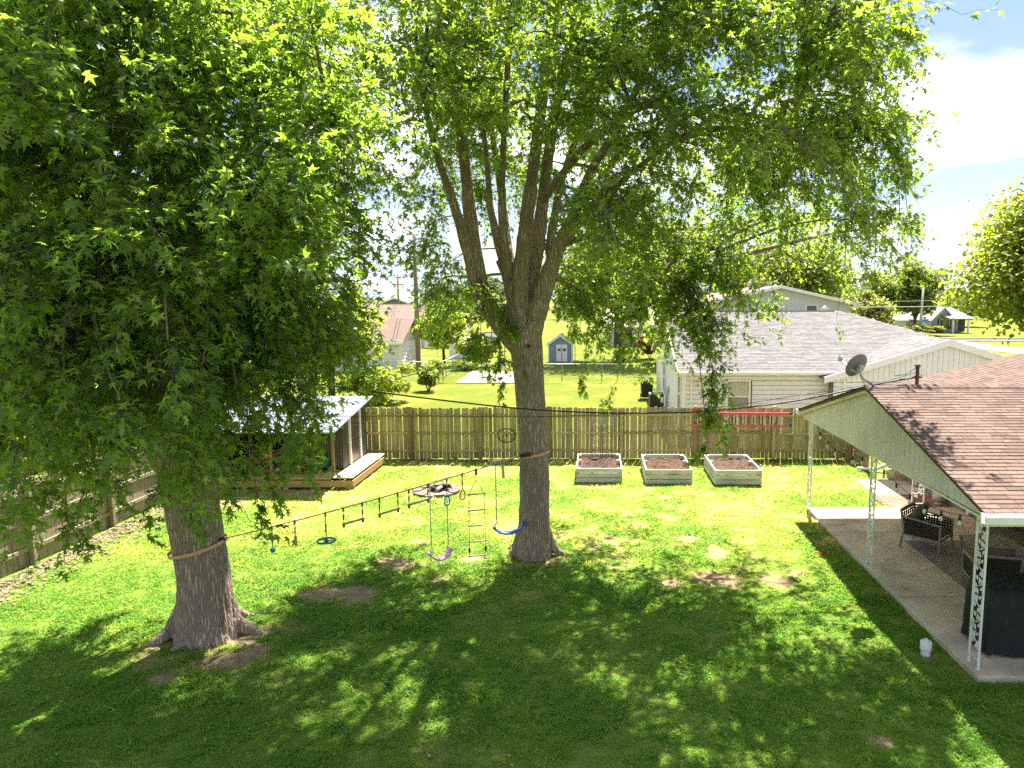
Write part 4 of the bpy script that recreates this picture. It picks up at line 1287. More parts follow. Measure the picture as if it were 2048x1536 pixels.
for k, (dx, dy, a, l, c_) in enumerate(((.05, .05, .5, .5, 0), (-.1, .0, 2.4, .45, 0), (.1, -.1, 1.4, .4, 1), (.18, .1, .1, .4, 0))):
    p_ = fp + Vector((dx, dy, .07 + k * .02)); d_ = Vector((math.cos(a), math.sin(a), .05)) * l / 2
    MB().tube([p_ - d_, p_ + Vector((0, 0, .01)), p_ + d_], [.05, .055, .045], 8).build('log', pm('charred_log', (.02, .018, .016), (.06, .05, .045), 12, 1, .6, 30) if not c_ else pm('ashy_log', (.25, .23, .2), (.35, .33, .3), 12, 1, .6, 30), fire)
for (du, dv, a) in ((-.12, .12, 1.0), (.22, .05, 2.2)):
    MB().tube([fp + Vector((du, dv, .12)), fp + Vector((du + .25 * math.cos(a), dv + .1, .42))], .008, 5).build('poker', BLKW, fire)

# ------------------------------------------------------------------ obstacle line between the two trees
LA, LB = P(446, 1078, 10.90), P(1042, 911, 14.40)
def proj(p):
    f = p.y * _c - (p.z - CAM_H) * _s
    return PCX + FPX * p.x / f, PCY - FPX * (p.y * _s + (p.z - CAM_H) * _c) / f, f
def line_at(u):
    a, b = 0.0, 1.0
    for _ in range(40):
        m = (a + b) / 2
        if proj(LA.lerp(LB, m))[0] < u: a = m
        else: b = m
    p = LA.lerp(LB, a)
    return p - Vector((0, 0, .16 * 4 * a * (1 - a) * .35))
STRAP = pm('orange_webbing', (.62, .33, .16), (.70, .40, .21), 40, .8)
WEB = pm('grey_webbing', (.30, .25, .17), (.38, .31, .22), 60, .85)
webl = thing('slackline', 'long grey webbing line strung between the two tree trunks', 'slackline', (LA + LB) / 2)
sgm = [line_at(u) for u in (470, 540, 600, 660, 720, 780, 840, 900, 960, 1000)]
sgm = [LA] + sgm
w_mb = MB()
for i in range(len(sgm) - 1):
    w_mb.bar(sgm[i], sgm[i + 1] + (sgm[i + 1] - sgm[i]) * .02, .006, .02)
w_mb.build('webbing', WEB, webl)
rt = line_at(1004)
MB().bar(rt - Vector((.22, .1, .02)), rt + Vector((.02, 0, .0)), .05, .10, .01).build('ratchet', pm('ratchet', (.32, .22, .14), (.4, .28, .18), 9, .5), webl)
MB().bar(rt, LB, .008, .035).build('webbing_tail', STRAP, webl)
MB().bar(rt + Vector((.0, 0, .0)), rt + Vector((.03, -.02, -.34)), .05, .006).build('loose_end', STRAP, webl)
BLUEK = pm('blue_plastic', (.02, .10, .42), (.03, .13, .5), 5, .35)
TEAL = pm('teal_cord', (.03, .24, .32), (.05, .32, .40), 30, .6)
GREENC = pm('green_cord', (.05, .30, .20), (.07, .38, .26), 30, .6)
REDC = pm('red_cord', (.45, .06, .04), (.52, .09, .06), 30, .6)
ORAN = pm('orange_cord', (.60, .24, .03), (.68, .30, .05), 30, .6)
PINK = pm('pink_plastic', (.78, .36, .62), (.84, .42, .68), 5, .35)
PINKC = pm('pink_rope', (.60, .33, .42), (.66, .4, .48), 30, .7)
BAR = pm('grey_wood_bar', (.32, .26, .18), (.42, .34, .25), 9, .8)
def drop(p, px): return px * proj(p)[2] / FPX
def hanger(t, p, L, cmat):
    MB().box(p + Vector((0, 0, -.025)), (.03, .03, .08), bev=.006).build('buckle', pm('brown_loop', (.17, .09, .05), (.22, .12, .07), 9, .7), t)
    MB().tube([p + Vector((0, 0, -.06)), p + Vector((0, 0, -L))], .0075, 6).build('cord', cmat, t)
    MB().tube([p + Vector((0, 0, -L * .42)), p + Vector((0, 0, -L * .72))], .013, 7).build('grip', BLACK, t)
along = (LB - LA).normalized()
g1 = 'toys hung from the obstacle line'
p = line_at(543); L = drop(p, 48)
t = thing('hanging_ball', 'teal knot ball hung from the obstacle line nearest the big left tree', 'rope toy', p, g1)
hanger(t, p, L, TEAL)
MB().lathe([(0, -.045), (.032, -.032), (.045, 0), (.032, .032), (0, .045)], p - Vector((0, 0, L)), 12).build('ball', TEAL, t)
p = line_at(589); L = drop(p, 54)
t = thing('hanging_grip', 'orange climbing grip hung from the obstacle line', 'rope toy', p, g1)
hanger(t, p, L * .6, ORAN)
MB().lathe([(.01, 0), (.024, -.02), (.024, -L * .38), (.0, -L * .40)], p - Vector((0, 0, L * .55)), 10).build('handle', ORAN, t)
p = line_at(650); L = drop(p, 55)
t = thing('climbing_disc', 'dark teal spoked wheel hung flat from the obstacle line', 'rope toy', p, g1)
hanger(t, p, L, GREENC)
c_ = p - Vector((0, 0, L + .02))
WHL = pm('dark_teal_wheel', (.03, .15, .18), (.05, .2, .23), 6, .4)
MB().tube([c_ + Vector((.15 * math.cos(a), .15 * math.sin(a), 0)) for a in np.linspace(0, 2 * math.pi, 25)], .017, 7).build('rim', WHL, t)
for k in range(3):
    a = k * 2.094 + .4
    MB().bar(c_, c_ + Vector((.15 * math.cos(a), .15 * math.sin(a), 0)), .03, .012).build('spoke', WHL, t)
MB().lathe([(0, -.02), (.04, -.02), (.03, .04), (0, .05)], c_, 10).build('hub', WHL, t)
for (ua, ub, px, cm, lb) in ((686, 724, 33, GREENC, 'wooden monkey bar on green cords hung from the obstacle line'), (758, 795, 33, REDC, 'wooden monkey bar on red cords hung from the obstacle line'), (817, 855, 31, TEAL, 'wooden monkey bar on blue cords hung in front of the fire pit')):
    pa, pb = line_at(ua), line_at(ub)
    t = thing('monkey_bar', lb, 'monkey bar', (pa + pb) / 2, g1)
    L = drop(pa, px)
    hanger(t, pa, L, cm); hanger(t, pb, L, cm)
    MB().tube([pa - Vector((0, 0, L)) - along * .03, pb - Vector((0, 0, L)) + along * .03], .019, 8).build('bar', BAR, t)
    for q in (pa, pb):
        MB().lathe([(0, -.05), (.02, -.045), (.02, 0), (0, 0)], q - Vector((0, 0, L + .015)), 8).build('end_cap', BLACK, t)
def ring_toy(u, px, rw, mat, lb):
    p = line_at(u); L = drop(p, px)
    t = thing('gym_ring', lb, 'gym ring', p, g1)
    hanger(t, p, L, mat)
    pts = []
    for a in np.linspace(0, 2 * math.pi, 25):
        r_ = rw * (1 - .35 * math.cos(a))
        pts.append(p - Vector((0, 0, L + .10)) + along * (r_ * math.sin(a) * .62) + Vector((0, 0, .10 * math.cos(a))))
    MB().tube(pts, .012, 6).build('ring', mat, t)
ring_toy(924, 32, .085, pm('red_ring', (.6, .03, .03), (.66, .05, .04), 4, .35), 'red triangular gym ring hung beside the fire pit')
ring_toy(893, 34, .08, BLUEK, 'blue triangular gym ring hung in front of the fire pit')
# rope ladder
p = line_at(952)
t = thing('rope_ladder', 'rope ladder with five wooden rungs hung from the obstacle line', 'rope ladder', p, g1)
sc_ = proj(p)[2] / FPX
MB().box(p + Vector((0, 0, -.04)), (.045, .045, .13)).build('buckle', MATS['brown_loop'], t)
apex = p - Vector((0, 0, 20 * sc_))
side = Vector((along.x, along.y, 0)).normalized()
side = (side * .9 + Vector((.25, -.25, 0))).normalized()
ROPE = pm('tan_rope', (.34, .27, .13), (.42, .34, .18), 60, .9)
rungs = [50, 83, 115, 148, 178]
hwid = .15
for s in (-1, 1):
    e = p - Vector((0, 0, rungs[0] * sc_)) + side * (hwid * s)
    MB().tube([apex, e, p - Vector((0, 0, rungs[-1] * sc_)) + side * (hwid * s * 1.08)], .006, 6).build('rope', ROPE, t)
    q = p - Vector((0, 0, 170 * sc_)) + side * (hwid * s * 1.07)
    MB().tube([q, q + Vector((0, 0, .10))], .02, 7).build('sleeve', BLACK, t)
for r_ in rungs:
    c_ = p - Vector((0, 0, r_ * sc_))
    MB().tube([c_ - side * (hwid + .035), c_ + side * (hwid + .035)], .014, 8).build('rung', BAR, t)
# swings
def swing(lb, pa, pb, La, Lb, mat, rmat, name='swing_seat'):
    t = thing('swing', lb, 'swing', (pa + pb) / 2, 'plastic swings between the trees')
    ea, eb = pa - Vector((0, 0, La)), pb - Vector((0, 0, Lb))
    for q, e in ((pa, ea), (pb, eb)):
        MB().box(q, (.05, .05, .05), bev=.012).build('knot', rmat, t)
        d_ = (eb - ea).normalized()
        MB().tube([q, e + Vector((0, 0, .16))], .0095, 6).tube([e + Vector((0, 0, .16)), e + d_ * .03 + Vector((0, .03, 0))], .007, 5).tube([e + Vector((0, 0, .16)), e - d_ * .03 - Vector((0, .03, 0))], .007, 5).build('rope', rmat, t)
    d_ = (eb - ea); wd = d_.length; d_.normalize()
    f_ = Vector((0, 0, 1)).cross(d_).normalized()
    n, m = 12, 5
    V, F = [], []
    for lay in (0, 1):
        for i in range(n + 1):
            s = -1 + 2 * i / n
            hgt = -.11 * (1 - s * s) + .02 * abs(s) ** 6
            wy = .085 - .03 * abs(s) ** 8
            for j in range(m):
                v = -1 + 2 * j / (m - 1)
                z = hgt - .015 * v * v - (.028 if lay else 0)
                V.append(ea.lerp(eb, .5) + d_ * (s * (wd / 2 + .05)) + f_ * (v * wy) + Vector((0, 0, z)))
    S = (n + 1) * m
    for i in range(n):
        for j in range(m - 1):
            a = i * m + j
            F.append((a, a + m, a + m + 1, a + 1)); F.append((S + a, S + a + 1, S + a + m + 1, S + a + m))
    for i in range(n):
        F.append((i * m, S + i * m, S + (i + 1) * m, (i + 1) * m)); F.append((i * m + m - 1, (i + 1) * m + m - 1, S + (i + 1) * m + m - 1, S + i * m + m - 1))
    for j in range(m - 1):
        F.append((j, j + 1, S + j + 1, S + j)); a = n * m + j; F.append((a, S + a, S + a + 1, a + 1))
    MB().add(V, F, True).build(name.split('_')[-1], mat, t, fix=True)
    for e, s in ((ea, -1), (eb, 1)):
        c_ = e + d_ * (s * .045) + Vector((0, 0, .01))
        MB().tube([c_ - f_ * .075, c_ + f_ * .075], .030, 10).build('end_roll', mat, t)
pa, pb = line_at(859), line_at(893)
swing('pink plastic swing hanging from pink ropes in front of the rope ladder', pa, pb, drop(pa, 146), drop(pb, 148), PINK, PINKC)
pa = line_at(991); pb = P(1041, 930, 14.12)
e_ = drop(pa, 132)
swing('blue plastic swing hanging beside the trunk of the middle tree', pa, pb, e_, e_ + (pb.z - pa.z) - .02, BLUEK, pm('blue_rope', (.03, .2, .35), (.06, .3, .42), 30, .7))

# ------------------------------------------------------------------ play shed with its deck
DZ = .32
deck = thing('wooden_deck', 'low wooden deck in front of the black play shed', 'deck', (-9, 21, 0))
y = 19.77
k = 0
while y < 22.9:
    MB().box((-9.29, y + .068, DZ - .019), (3.62, .134, .036), bev=.004).build('board', WOOD_DECK, deck); y += .141
MB().box((-8.98, 19.74, DZ - .155), (4.3, .04, .19), bev=.004).build('rim_joist', WOOD_JOIST, deck)
MB().box((-6.86, 21.33, DZ - .155), (.04, 3.14, .19), bev=.004).build('rim_joist', WOOD_JOIST, deck)
x = -7.40
for k in range(4):
    MB().box((x + .067, 21.33, DZ + .021), (.132, 3.2, .036), bev=.004).build('walk_board', WOOD_RAMP, deck); x += .139
for x in (-10.6, -10.45, -8.98, -8.78, -7.0):
    tag(MB().box((x, 19.86, .06), (.14, .2, .15), bev=.01).build('pier_block', pm('white_block', (.5, .48, .44), (.58, .56, .52), 6, .95), deck))
shed = thing('play_shed', 'small black corrugated play shed with a shiny metal roof', 'shed', (-9.2, 21.8, DZ))
CORR = pm('black_corrugated', (.035, .032, .026), (.055, .05, .04), 4, .45, c3=(.085, .075, .045), c3_scale=1.2, c3_amt=.7)
def corrugated(a, b, z0, z1f, nrm, pitch=.075, dep=.016):
    a, b, nrm = Vector(a), Vector(b), Vector(nrm)
    L = (b - a).length; d_ = (b - a).normalized(); n = max(2, int(L / pitch * 4))
    mb = MB(); V, F = [], []
    for i in range(n + 1):
        t_ = L * i / n
        o_ = dep * (1 if (i % 4) in (1, 2) else 0)
        q = a + d_ * t_ + nrm * o_
        V += [(q.x, q.y, z0), (q.x, q.y, z1f(q))]
    for i in range(n): F.append((2 * i, 2 * i + 2, 2 * i + 3, 2 * i + 1))
    return mb.add(V, F)
def srz(q): return 1.66 + (q.y - 19.65) * .15
SHW = -7.45
corrugated((-8.75, 20.72, 0), (SHW, 20.72, 0), DZ, srz, (0, -1, 0)).build('front_wall', CORR, shed)
corrugated((SHW, 20.72, 0), (SHW, 21.30, 0), DZ, srz, (1, 0, 0)).build('side_wall', CORR, shed)
corrugated((SHW, 22.24, 0), (SHW, 22.95, 0), DZ, srz, (1, 0, 0)).build('side_wall', CORR, shed)
corrugated((-11.1, 22.9, 0), (SHW, 22.9, 0), DZ, srz, (0, -1, 0)).build('back_wall', CORR, shed)
corrugated((-11.1, 20.75, 0), (-11.1, 22.9, 0), DZ, srz, (1, 0, 0)).build('side_wall', CORR, shed)
corrugated((-8.75, 20.74, 0), (-8.75, 22.9, 0), DZ, srz, (-1, 0, 0)).build('partition_wall', CORR, shed)
d_ = MB().box((SHW + .005, 21.77, DZ + .80), (.035, .88, 1.52)).build('door', pm('brown_black_door', (.05, .032, .024), (.075, .05, .038), 5, .4), shed)
MB().lathe([(0, 0), (.022, 0), (.022, .04), (0, .045)], (SHW + .02, 21.45, DZ + .85), 10, Matrix.Rotation(R(90), 3, 'Y')).build('knob', BLACK, d_)
for y in (21.30, 22.24):
    MB().box((SHW + .03, y, DZ + .80), (.06, .075, 1.58)).build('door_jamb', WHITE, shed)
MB().box((SHW + .03, 21.77, DZ + 1.60), (.055, 1.0, .07)).build('door_head', WHITE, shed)
for x in (SHW + .02, -9.2, -11.0):
    MB().box((x, 19.90, (DZ + 1.63) / 2 + .0), (.065, .065, 1.63 - DZ), bev=.004).build('porch_post', WOOD_POST, shed)
METAL = pm('shiny_grey_metal_roof', (.16, .17, .20), (.21, .22, .26), 3, .45, metal=.3)
V, F = [], []
xs_ = []
x = -11.25
while x < -7.28: xs_ += [(x, 0), (x + .02, .022), (x + .05, .022), (x + .07, 0)]; x += .165
for (x, o_) in xs_: V += [(x, 19.62, 1.70 + o_), (x, 23.05, 1.70 + o_ + 3.43 * .15)]
rf2 = MB().add(V, [(2 * i, 2 * i + 2, 2 * i + 3, 2 * i + 1) for i in range(len(xs_) - 1)]).build('metal_roof', METAL, shed)
MB().box((-9.26, 19.60, 1.675), (4.0, .03, .05)).build('eave_trim', WHITE, rf2)
MB().bar((-7.27, 19.60, 1.68), (-7.27, 23.05, 1.68 + 3.45 * .15), .03, .05).build('rake_trim', WHITE, rf2)

# toy tractor and its cart, wheelbarrow
TG = pm('green_toy_plastic', (.012, .16, .035), (.018, .21, .05), 5, .35)
TYL = pm('yellow_toy_plastic', (.72, .42, .015), (.78, .48, .02), 5, .35)
AX = Matrix.Rotation(R(90), 3, 'X')
def wheel(t, c, r, w, hub):
    wl = MB().lathe([(r * .62, -w / 2), (r * .95, -w / 2), (r, -w * .3), (r, w * .3), (r * .95, w / 2), (r * .62, w / 2)], c, 22, AX).build('wheel', RUBBER, t)
    MB().lathe([(0, -w * .55), (r * .2, -w * .52), (r * .25, -w * .3), (r * .62, -w * .42), (r * .64, w * .42), (0, w * .42)], c, 22, AX).build('rim', hub, wl)
    MB().lathe([(0, -w * .62), (r * .13, -w * .6), (r * .13, -w * .4)], c, 10, AX).build('axle_cap', RUBBER, wl)
TY = 20.28
def at(u, v): return P(u, v, TY)
ct = thing('toy_trailer', 'green toy trailer with yellow wheels and a yellow stripe on the deck', 'toy trailer', (at(633, 950).x, TY, DZ + .02))
w1 = at(633, 944.5); zw = DZ + .02
for y in (TY, TY + .42): wheel(ct, (w1.x, y, zw + .115), .115, .07, TYL)
xa, xb = at(614, 930).x, at(650, 930).x
bz = zw + .19
V = []
for (z, k) in ((bz, .86), (bz + .21, 1.0)):
    cx_, cy_ = (xa + xb) / 2, TY + .21
    for (a, b) in ((-1, -1), (1, -1), (1, 1), (-1, 1)): V.append((cx_ + a * k * (xb - xa) / 2, cy_ + b * k * .24, z))
for (z, k) in ((bz + .02, .80), (bz + .212, .93)):
    for (a, b) in ((-1, -1), (1, -1), (1, 1), (-1, 1)): V.append((cx_ + a * k * (xb - xa) / 2, cy_ + b * k * .24, z))
MB().add(V, [(3, 2, 1, 0), (0, 1, 5, 4), (1, 2, 6, 5), (2, 3, 7, 6), (3, 0, 4, 7), (4, 5, 13, 12), (5, 6, 14, 13), (6, 7, 15, 14), (7, 4, 12, 15), (12, 13, 9, 8), (13, 14, 10, 9), (14, 15, 11, 10), (15, 12, 8, 11), (8, 9, 10, 11)]).build('tub', TG, ct)
MB().box((cx_, TY - .028, bz + .12), ((xb - xa) * .9, .012, .028)).build('stripe', TYL, ct)
MB().bar((xa, TY + .21, zw + .14), (xa - .22, TY + .21, zw + .16), .04, .03).bar((w1.x, TY, zw + .115), (w1.x, TY + .42, zw + .115), .03, .03).build('hitch', BLACK, ct)
tt = thing('toy_tractor', 'green toy tractor with yellow wheels half hidden by maple leaves', 'toy tractor', (at(580, 950).x, TY, DZ + .02))
rw, fw = at(597, 942), at(556, 944)
for y in (TY - .02, TY + .45): wheel(tt, (rw.x, y, zw + .165), .165, .10, TYL)
for y in (TY + .0, TY + .42): wheel(tt, (fw.x, y, zw + .11), .11, .08, TYL)
MB().box(((rw.x + fw.x) / 2 - .02, TY + .21, zw + .21), (.72, .22, .10), bev=.02).build('chassis', BLACK, tt)
MB().box((fw.x + .06, TY + .21, zw + .36), (.42, .28, .24), bev=.05).build('hood', TG, tt)
MB().box((fw.x + .06, TY + .066, zw + .40), (.40, .012, .03)).build('stripe', TYL, tt)
MB().box((rw.x, TY + .21, zw + .36), (.36, .34, .06), bev=.02).box((rw.x + .16, TY + .21, zw + .50), (.05, .32, .26), bev=.02).build('seat', TYL, tt)
for y in (TY + .04, TY + .38):
    MB().box((rw.x, y, zw + .36), (.34, .1, .05), bev=.02).build('fender', TG, tt)
sw = Vector((fw.x + .30, TY + .21, zw + .56))
MB().tube([sw + Vector((.03 * math.cos(a), .11 * math.sin(a), .1 * math.cos(a))) for a in np.linspace(0, 2 * math.pi, 17)], .013, 6).tube([sw, (fw.x + .2, TY + .21, zw + .45)], .014, 6).build('steering_wheel', BLACK, tt)

wb = thing('wheelbarrow', 'rusty orange wheelbarrow parked inside the open bay of the shed', 'wheelbarrow', (P(530, 940, 21.2).x, 21.2, DZ))
TRAY = pm('rusty_orange_tray', (.40, .12, .03), (.50, .17, .05), 6, .6, c3=(.22, .07, .03), c3_scale=4, c3_amt=.7)
bx0, bx1 = P(508, 920, 21.2).x, P(566, 920, 21.2).x
zt0 = P(540, 903, 21.2).z
V = []
for (z, x0_, x1_, hy) in ((zt0 - .30, bx0 + .12, bx1 - .30, .22), (zt0, bx0, bx1 - .02, .34), (zt0 - .28, bx0 + .14, bx1 - .32, .20), (zt0 - .005, bx0 + .02, bx1 - .04, .32)):
    V += [(x0_, 21.2 - hy, z), (x1_, 21.2 - hy, z), (x1_, 21.2 + hy, z), (x0_, 21.2 + hy, z)]
MB().add(V, [(3, 2, 1, 0), (0, 1, 5, 4), (1, 2, 6, 5), (2, 3, 7, 6), (3, 0, 4, 7), (4, 5, 13, 12), (5, 6, 14, 13), (6, 7, 15, 14), (7, 4, 12, 15), (12, 13, 9, 8), (13, 14, 10, 9), (14, 15, 11, 10), (15, 12, 8, 11), (8, 9, 10, 11)]).build('tray', TRAY, wb)
for s in (-1, 1):
    MB().tube([(bx0 - .25, 21.2 + s * .05, zt0 - .47), (bx0 + .2, 21.2 + s * .16, zt0 - .32), (bx1 + .25, 21.2 + s * .27, zt0 - .12)], .020, 7).build('handle', BAR, wb)
    MB().tube([(bx1 - .25, 21.2 + s * .24, zt0 - .25), (bx1 - .34, 21.2 + s * .24, DZ + .01), (bx1 - .10, 21.2 + s * .24, zt0 - .2)], .014, 6).build('leg', TRAY, wb)
wheel(wb, (bx0 - .22, 21.2, DZ + .19), .19, .08, TRAY)
# ------------------------------------------------------------------ the two silver maples
LEAF_V = np.array([(0, 0, 0), (.27, .08, -.05), (.13, .27, .03), (.45, .60, -.09), (.11, .52, .02), (0, 1.0, -.14), (-.11, .52, .02), (-.45, .60, -.09), (-.13, .27, .03), (-.27, .08, -.05)])
LEAF_F = np.array([(0, 1, 2), (0, 2, 8), (0, 8, 9), (2, 3, 4), (8, 2, 4), (8, 4, 6), (8, 6, 7), (4, 5, 6)])
LEAF2_V = np.array([(0, 0, 0), (.42, .48, -.08), (.13, .5, .02), (0, 1, -.12), (-.13, .5, .02), (-.42, .48, -.08)])
LEAF2_F = np.array([(0, 1, 2), (0, 2, 4), (0, 4, 5), (2, 3, 4)])
def unit(a): return a / np.maximum(np.linalg.norm(a, axis=-1, keepdims=True), 1e-9)
def leaf_frames(A, Nn):
    A = unit(A); X = unit(np.cross(A, Nn)); Z = np.cross(X, A)
    return np.stack([X, A, Z], 2)                       # columns
def leaf_geo(B, A, Nn, S, age, tv, tf):
    M = leaf_frames(A, Nn)
    tvv = tv[None] * np.stack([RNG.uniform(.82, 1.28, len(B)), np.ones(len(B)), RNG.uniform(-.6, 2.4, len(B))], 1)[:, None, :]
    V = np.einsum('nij,nkj->nki', M, tvv) * S[:, None, None] + B[:, None, :]
    n, k = len(B), len(tv)
    F = tf[None] + (np.arange(n) * k)[:, None, None]
    return V.reshape(-1, 3), F.reshape(-1, tf.shape[1]), np.repeat(age, k)

MAPLE = leaf_mat('maple_leaf', (.045, .10, .026), (.11, .19, .042), (.27, .32, .035), (.36, .54, .045), under=(.14, .18, .11), gloss=.42)
MAPLE_C = leaf_mat('maple_leaf_sunlit', (.036, .082, .017), (.085, .16, .027), (.26, .30, .03), (.34, .50, .036), under=(.16, .19, .11), gloss=.40)

def bez(a, m, b, n):
    t = np.linspace(0, 1, n)[:, None]
    return (1 - t) ** 2 * a + 2 * t * (1 - t) * m + t * t * b

class Maple:
    def __init__(s, limbs):
        s.limbs = limbs                                  # (points, radii)
        s.B, s.A, s.N, s.S, s.G = [], [], [], [], []
        s.br = MB(); s.tw = MB()
        pts = []
        for p, r in limbs:
            p = np.array([tuple(q) for q in p])
            for i in range(len(p) - 1):
                for t in (0, .33, .66): pts.append(p[i] * (1 - t) + p[i + 1] * t)
        s.nodes = np.array(pts)
        s.nodes = s.nodes[s.nodes[:, 2] > 5.7]
    def bough(s, end, size, nsub=7, ntw=7, nleaf=11, spread=1.0, start=None, droop=.5, young=.12, r0=None, hang=False):
        end = np.array(end, float)
        if start is None:
            d = s.nodes - end
            hp_ = np.where(s.nodes[:, 2] < end[2] + .5, (end[2] + .5 - s.nodes[:, 2]) * 2.5, 0) if hang else 0
            cost = np.linalg.norm(d * np.array([1, 1, 1.15]), axis=1) + np.where(s.nodes[:, 2] > end[2] + .8, (s.nodes[:, 2] - end[2]) * (.1 if hang else .6), 0) + hp_
            start = s.nodes[np.argmin(cost)]
        start = np.array(start, float)
        L = np.linalg.norm(end - start)
        mid = start * .45 + end * .55 + np.array([0, 0, .22 * L * (droop + .3)]) + RNG.normal(0, .12 * L, 3) * np.array([1, 1, .4])
        if hang:
            mid = np.array([start[0] * .15 + end[0] * .85, start[1] * .15 + end[1] * .85, max(start[2], end[2]) + .1 * L]) + RNG.normal(0, .05 * L, 3)
        path = bez(start, mid, end, 12)
        r0 = r0 or (.007 + .005 * min(L, 3) if hang else .016 + .011 * min(L, 4))
        s.br.tube(path, list(np.linspace(r0, .007, 12)), 5, cap=False)
        out0 = unit(end - start)
        if hang: nsub = nsub + int(min(L, 4) * 1.3)
        for i in range(nsub):
            t = RNG.uniform(.30, 1.0) if i < nsub - 1 else 1.0
            k = int(t * 11)
            p = path[k]
            dirn = unit(out0 * RNG.uniform(.3, 1.0) + RNG.normal(0, .75, 3) * np.array([1, 1, .55]) + np.array([0, 0, -.25]))
            sl = RNG.uniform(.55, 1.15) * spread
            q = p + dirn * sl + np.array([0, 0, -.35 * droop * sl])
            sp = bez(p, p + dirn * sl * .55 + np.array([0, 0, .08]), q, 6)
            s.tw.tube(sp, [.008, .007, .006, .005, .004, .003], 3, cap=False)
            for j in range(ntw):
                tt = RNG.uniform(.15, 1.0) if j else 1.0
                b0 = sp[int(tt * 5)]
                dd = unit(dirn * .7 + RNG.normal(0, .8, 3) * np.array([1, 1, .6]) + np.array([0, 0, -.3 * droop - .05]))
                tl = RNG.uniform(.22, .5) * spread
                b1 = b0 + dd * tl + np.array([0, 0, -.12 * droop])
                s.tw.tube([b0, (b0 + b1) / 2 + np.array([0, 0, .03]), b1], [.004, .003, .002], 3, cap=False)
                n = max(3, int(nleaf * RNG.uniform(.7, 1.3)))
                f = np.linspace(.12, 1.0, n)[:, None]
                base = b0 + (b1 - b0) * f
                lat = RNG.normal(0, 1, (n, 3)); lat = unit(lat - (lat @ dd)[:, None] * dd)
                pet = unit(lat + dd * .7) * (RNG.uniform(.03, .08, (n, 1)) * spread)
                base = base + pet
                ax = unit(lat * .9 + dd * .7 + np.array([0, 0, -.4]) + RNG.normal(0, .25, (n, 3)))
                nr = unit(np.array([0, 0, 1.0]) + lat * .35 + RNG.normal(0, .42, (n, 3)))
                yo = RNG.random() < young
                ag = (np.clip(f[:, 0] ** 2 * RNG.uniform(.7, 1.1), 0, 1) if yo else np.zeros(n))
                s.B.append(base); s.A.append(ax); s.N.append(nr); s.S.append(size * RNG.uniform(.6, 1.2, n) * (1 - .25 * f[:, 0])); s.G.append(ag)
    def finish(s, tree, mat, split_far=None, single=300, omat=None):
        B, A, Nn, S, Gg = (np.concatenate(q) for q in (s.B, s.A, s.N, s.S, s.G))
        f = B[:, 1] * _c - (B[:, 2] - CAM_H) * _s
        u = PCX + FPX * B[:, 0] / f; v = PCY - FPX * (B[:, 1] * _s + (B[:, 2] - CAM_H) * _c) / f
        inside = (u > 5) & (u < 2040) & (v > 5) & (v < 1500)
        px = np.where(inside, S / f, 0)
        order = np.argsort(-px)[:single]
        mask = np.ones(len(B), bool); mask[order] = False
        crown = s.tw.build('twigs', BARK_D, tree)
        crown.name = 'twigs'; tag(crown, kind='stuff')
        tag(s.br.build('branches', BARK_L, tree), kind='stuff')
        near = mask & inside
        V, F, a = leaf_geo(B[near], A[near], Nn[near], S[near], Gg[near], LEAF_V, LEAF_F)
        cr = tag(npmesh('crown', V, F, mat, tree, {'age': a}), kind='stuff')
        far = mask & ~inside
        V, F, a = leaf_geo(B[far], A[far], Nn[far], S[far] * 1.12, Gg[far], LEAF2_V, LEAF2_F)
        cr2 = tag(npmesh('upper_crown', V, F, mat, tree, {'age': a}), kind='stuff')
        M = leaf_frames(A[order], Nn[order])
        lm = []
        for ag in (0.0, .35, .9):
            me = bpy.data.meshes.new('leaf')
            me.from_pydata([tuple(q) for q in LEAF_V], [], [tuple(int(i) for i in q) for q in LEAF_F]); me.materials.append(mat)
            at_ = me.attributes.new('age', 'FLOAT', 'POINT'); at_.data.foreach_set('value', np.full(10, ag, np.float32))
            me.update(); lm.append(me)
        for k, i in enumerate(order):
            m = Matrix(((*(M[k][0] * S[i]), B[i][0]), (*(M[k][1] * S[i]), B[i][1]), (*(M[k][2] * S[i]), B[i][2]), (0, 0, 0, 1)))
            o = bpy.data.objects.new('leaf', lm[0 if Gg[i] < .2 else (1 if Gg[i] < .6 else 2)])
            o.matrix_basis = m; link(o, tree)
        print(tree.name, 'leaves', len(B), 'visible', int(near.sum()))

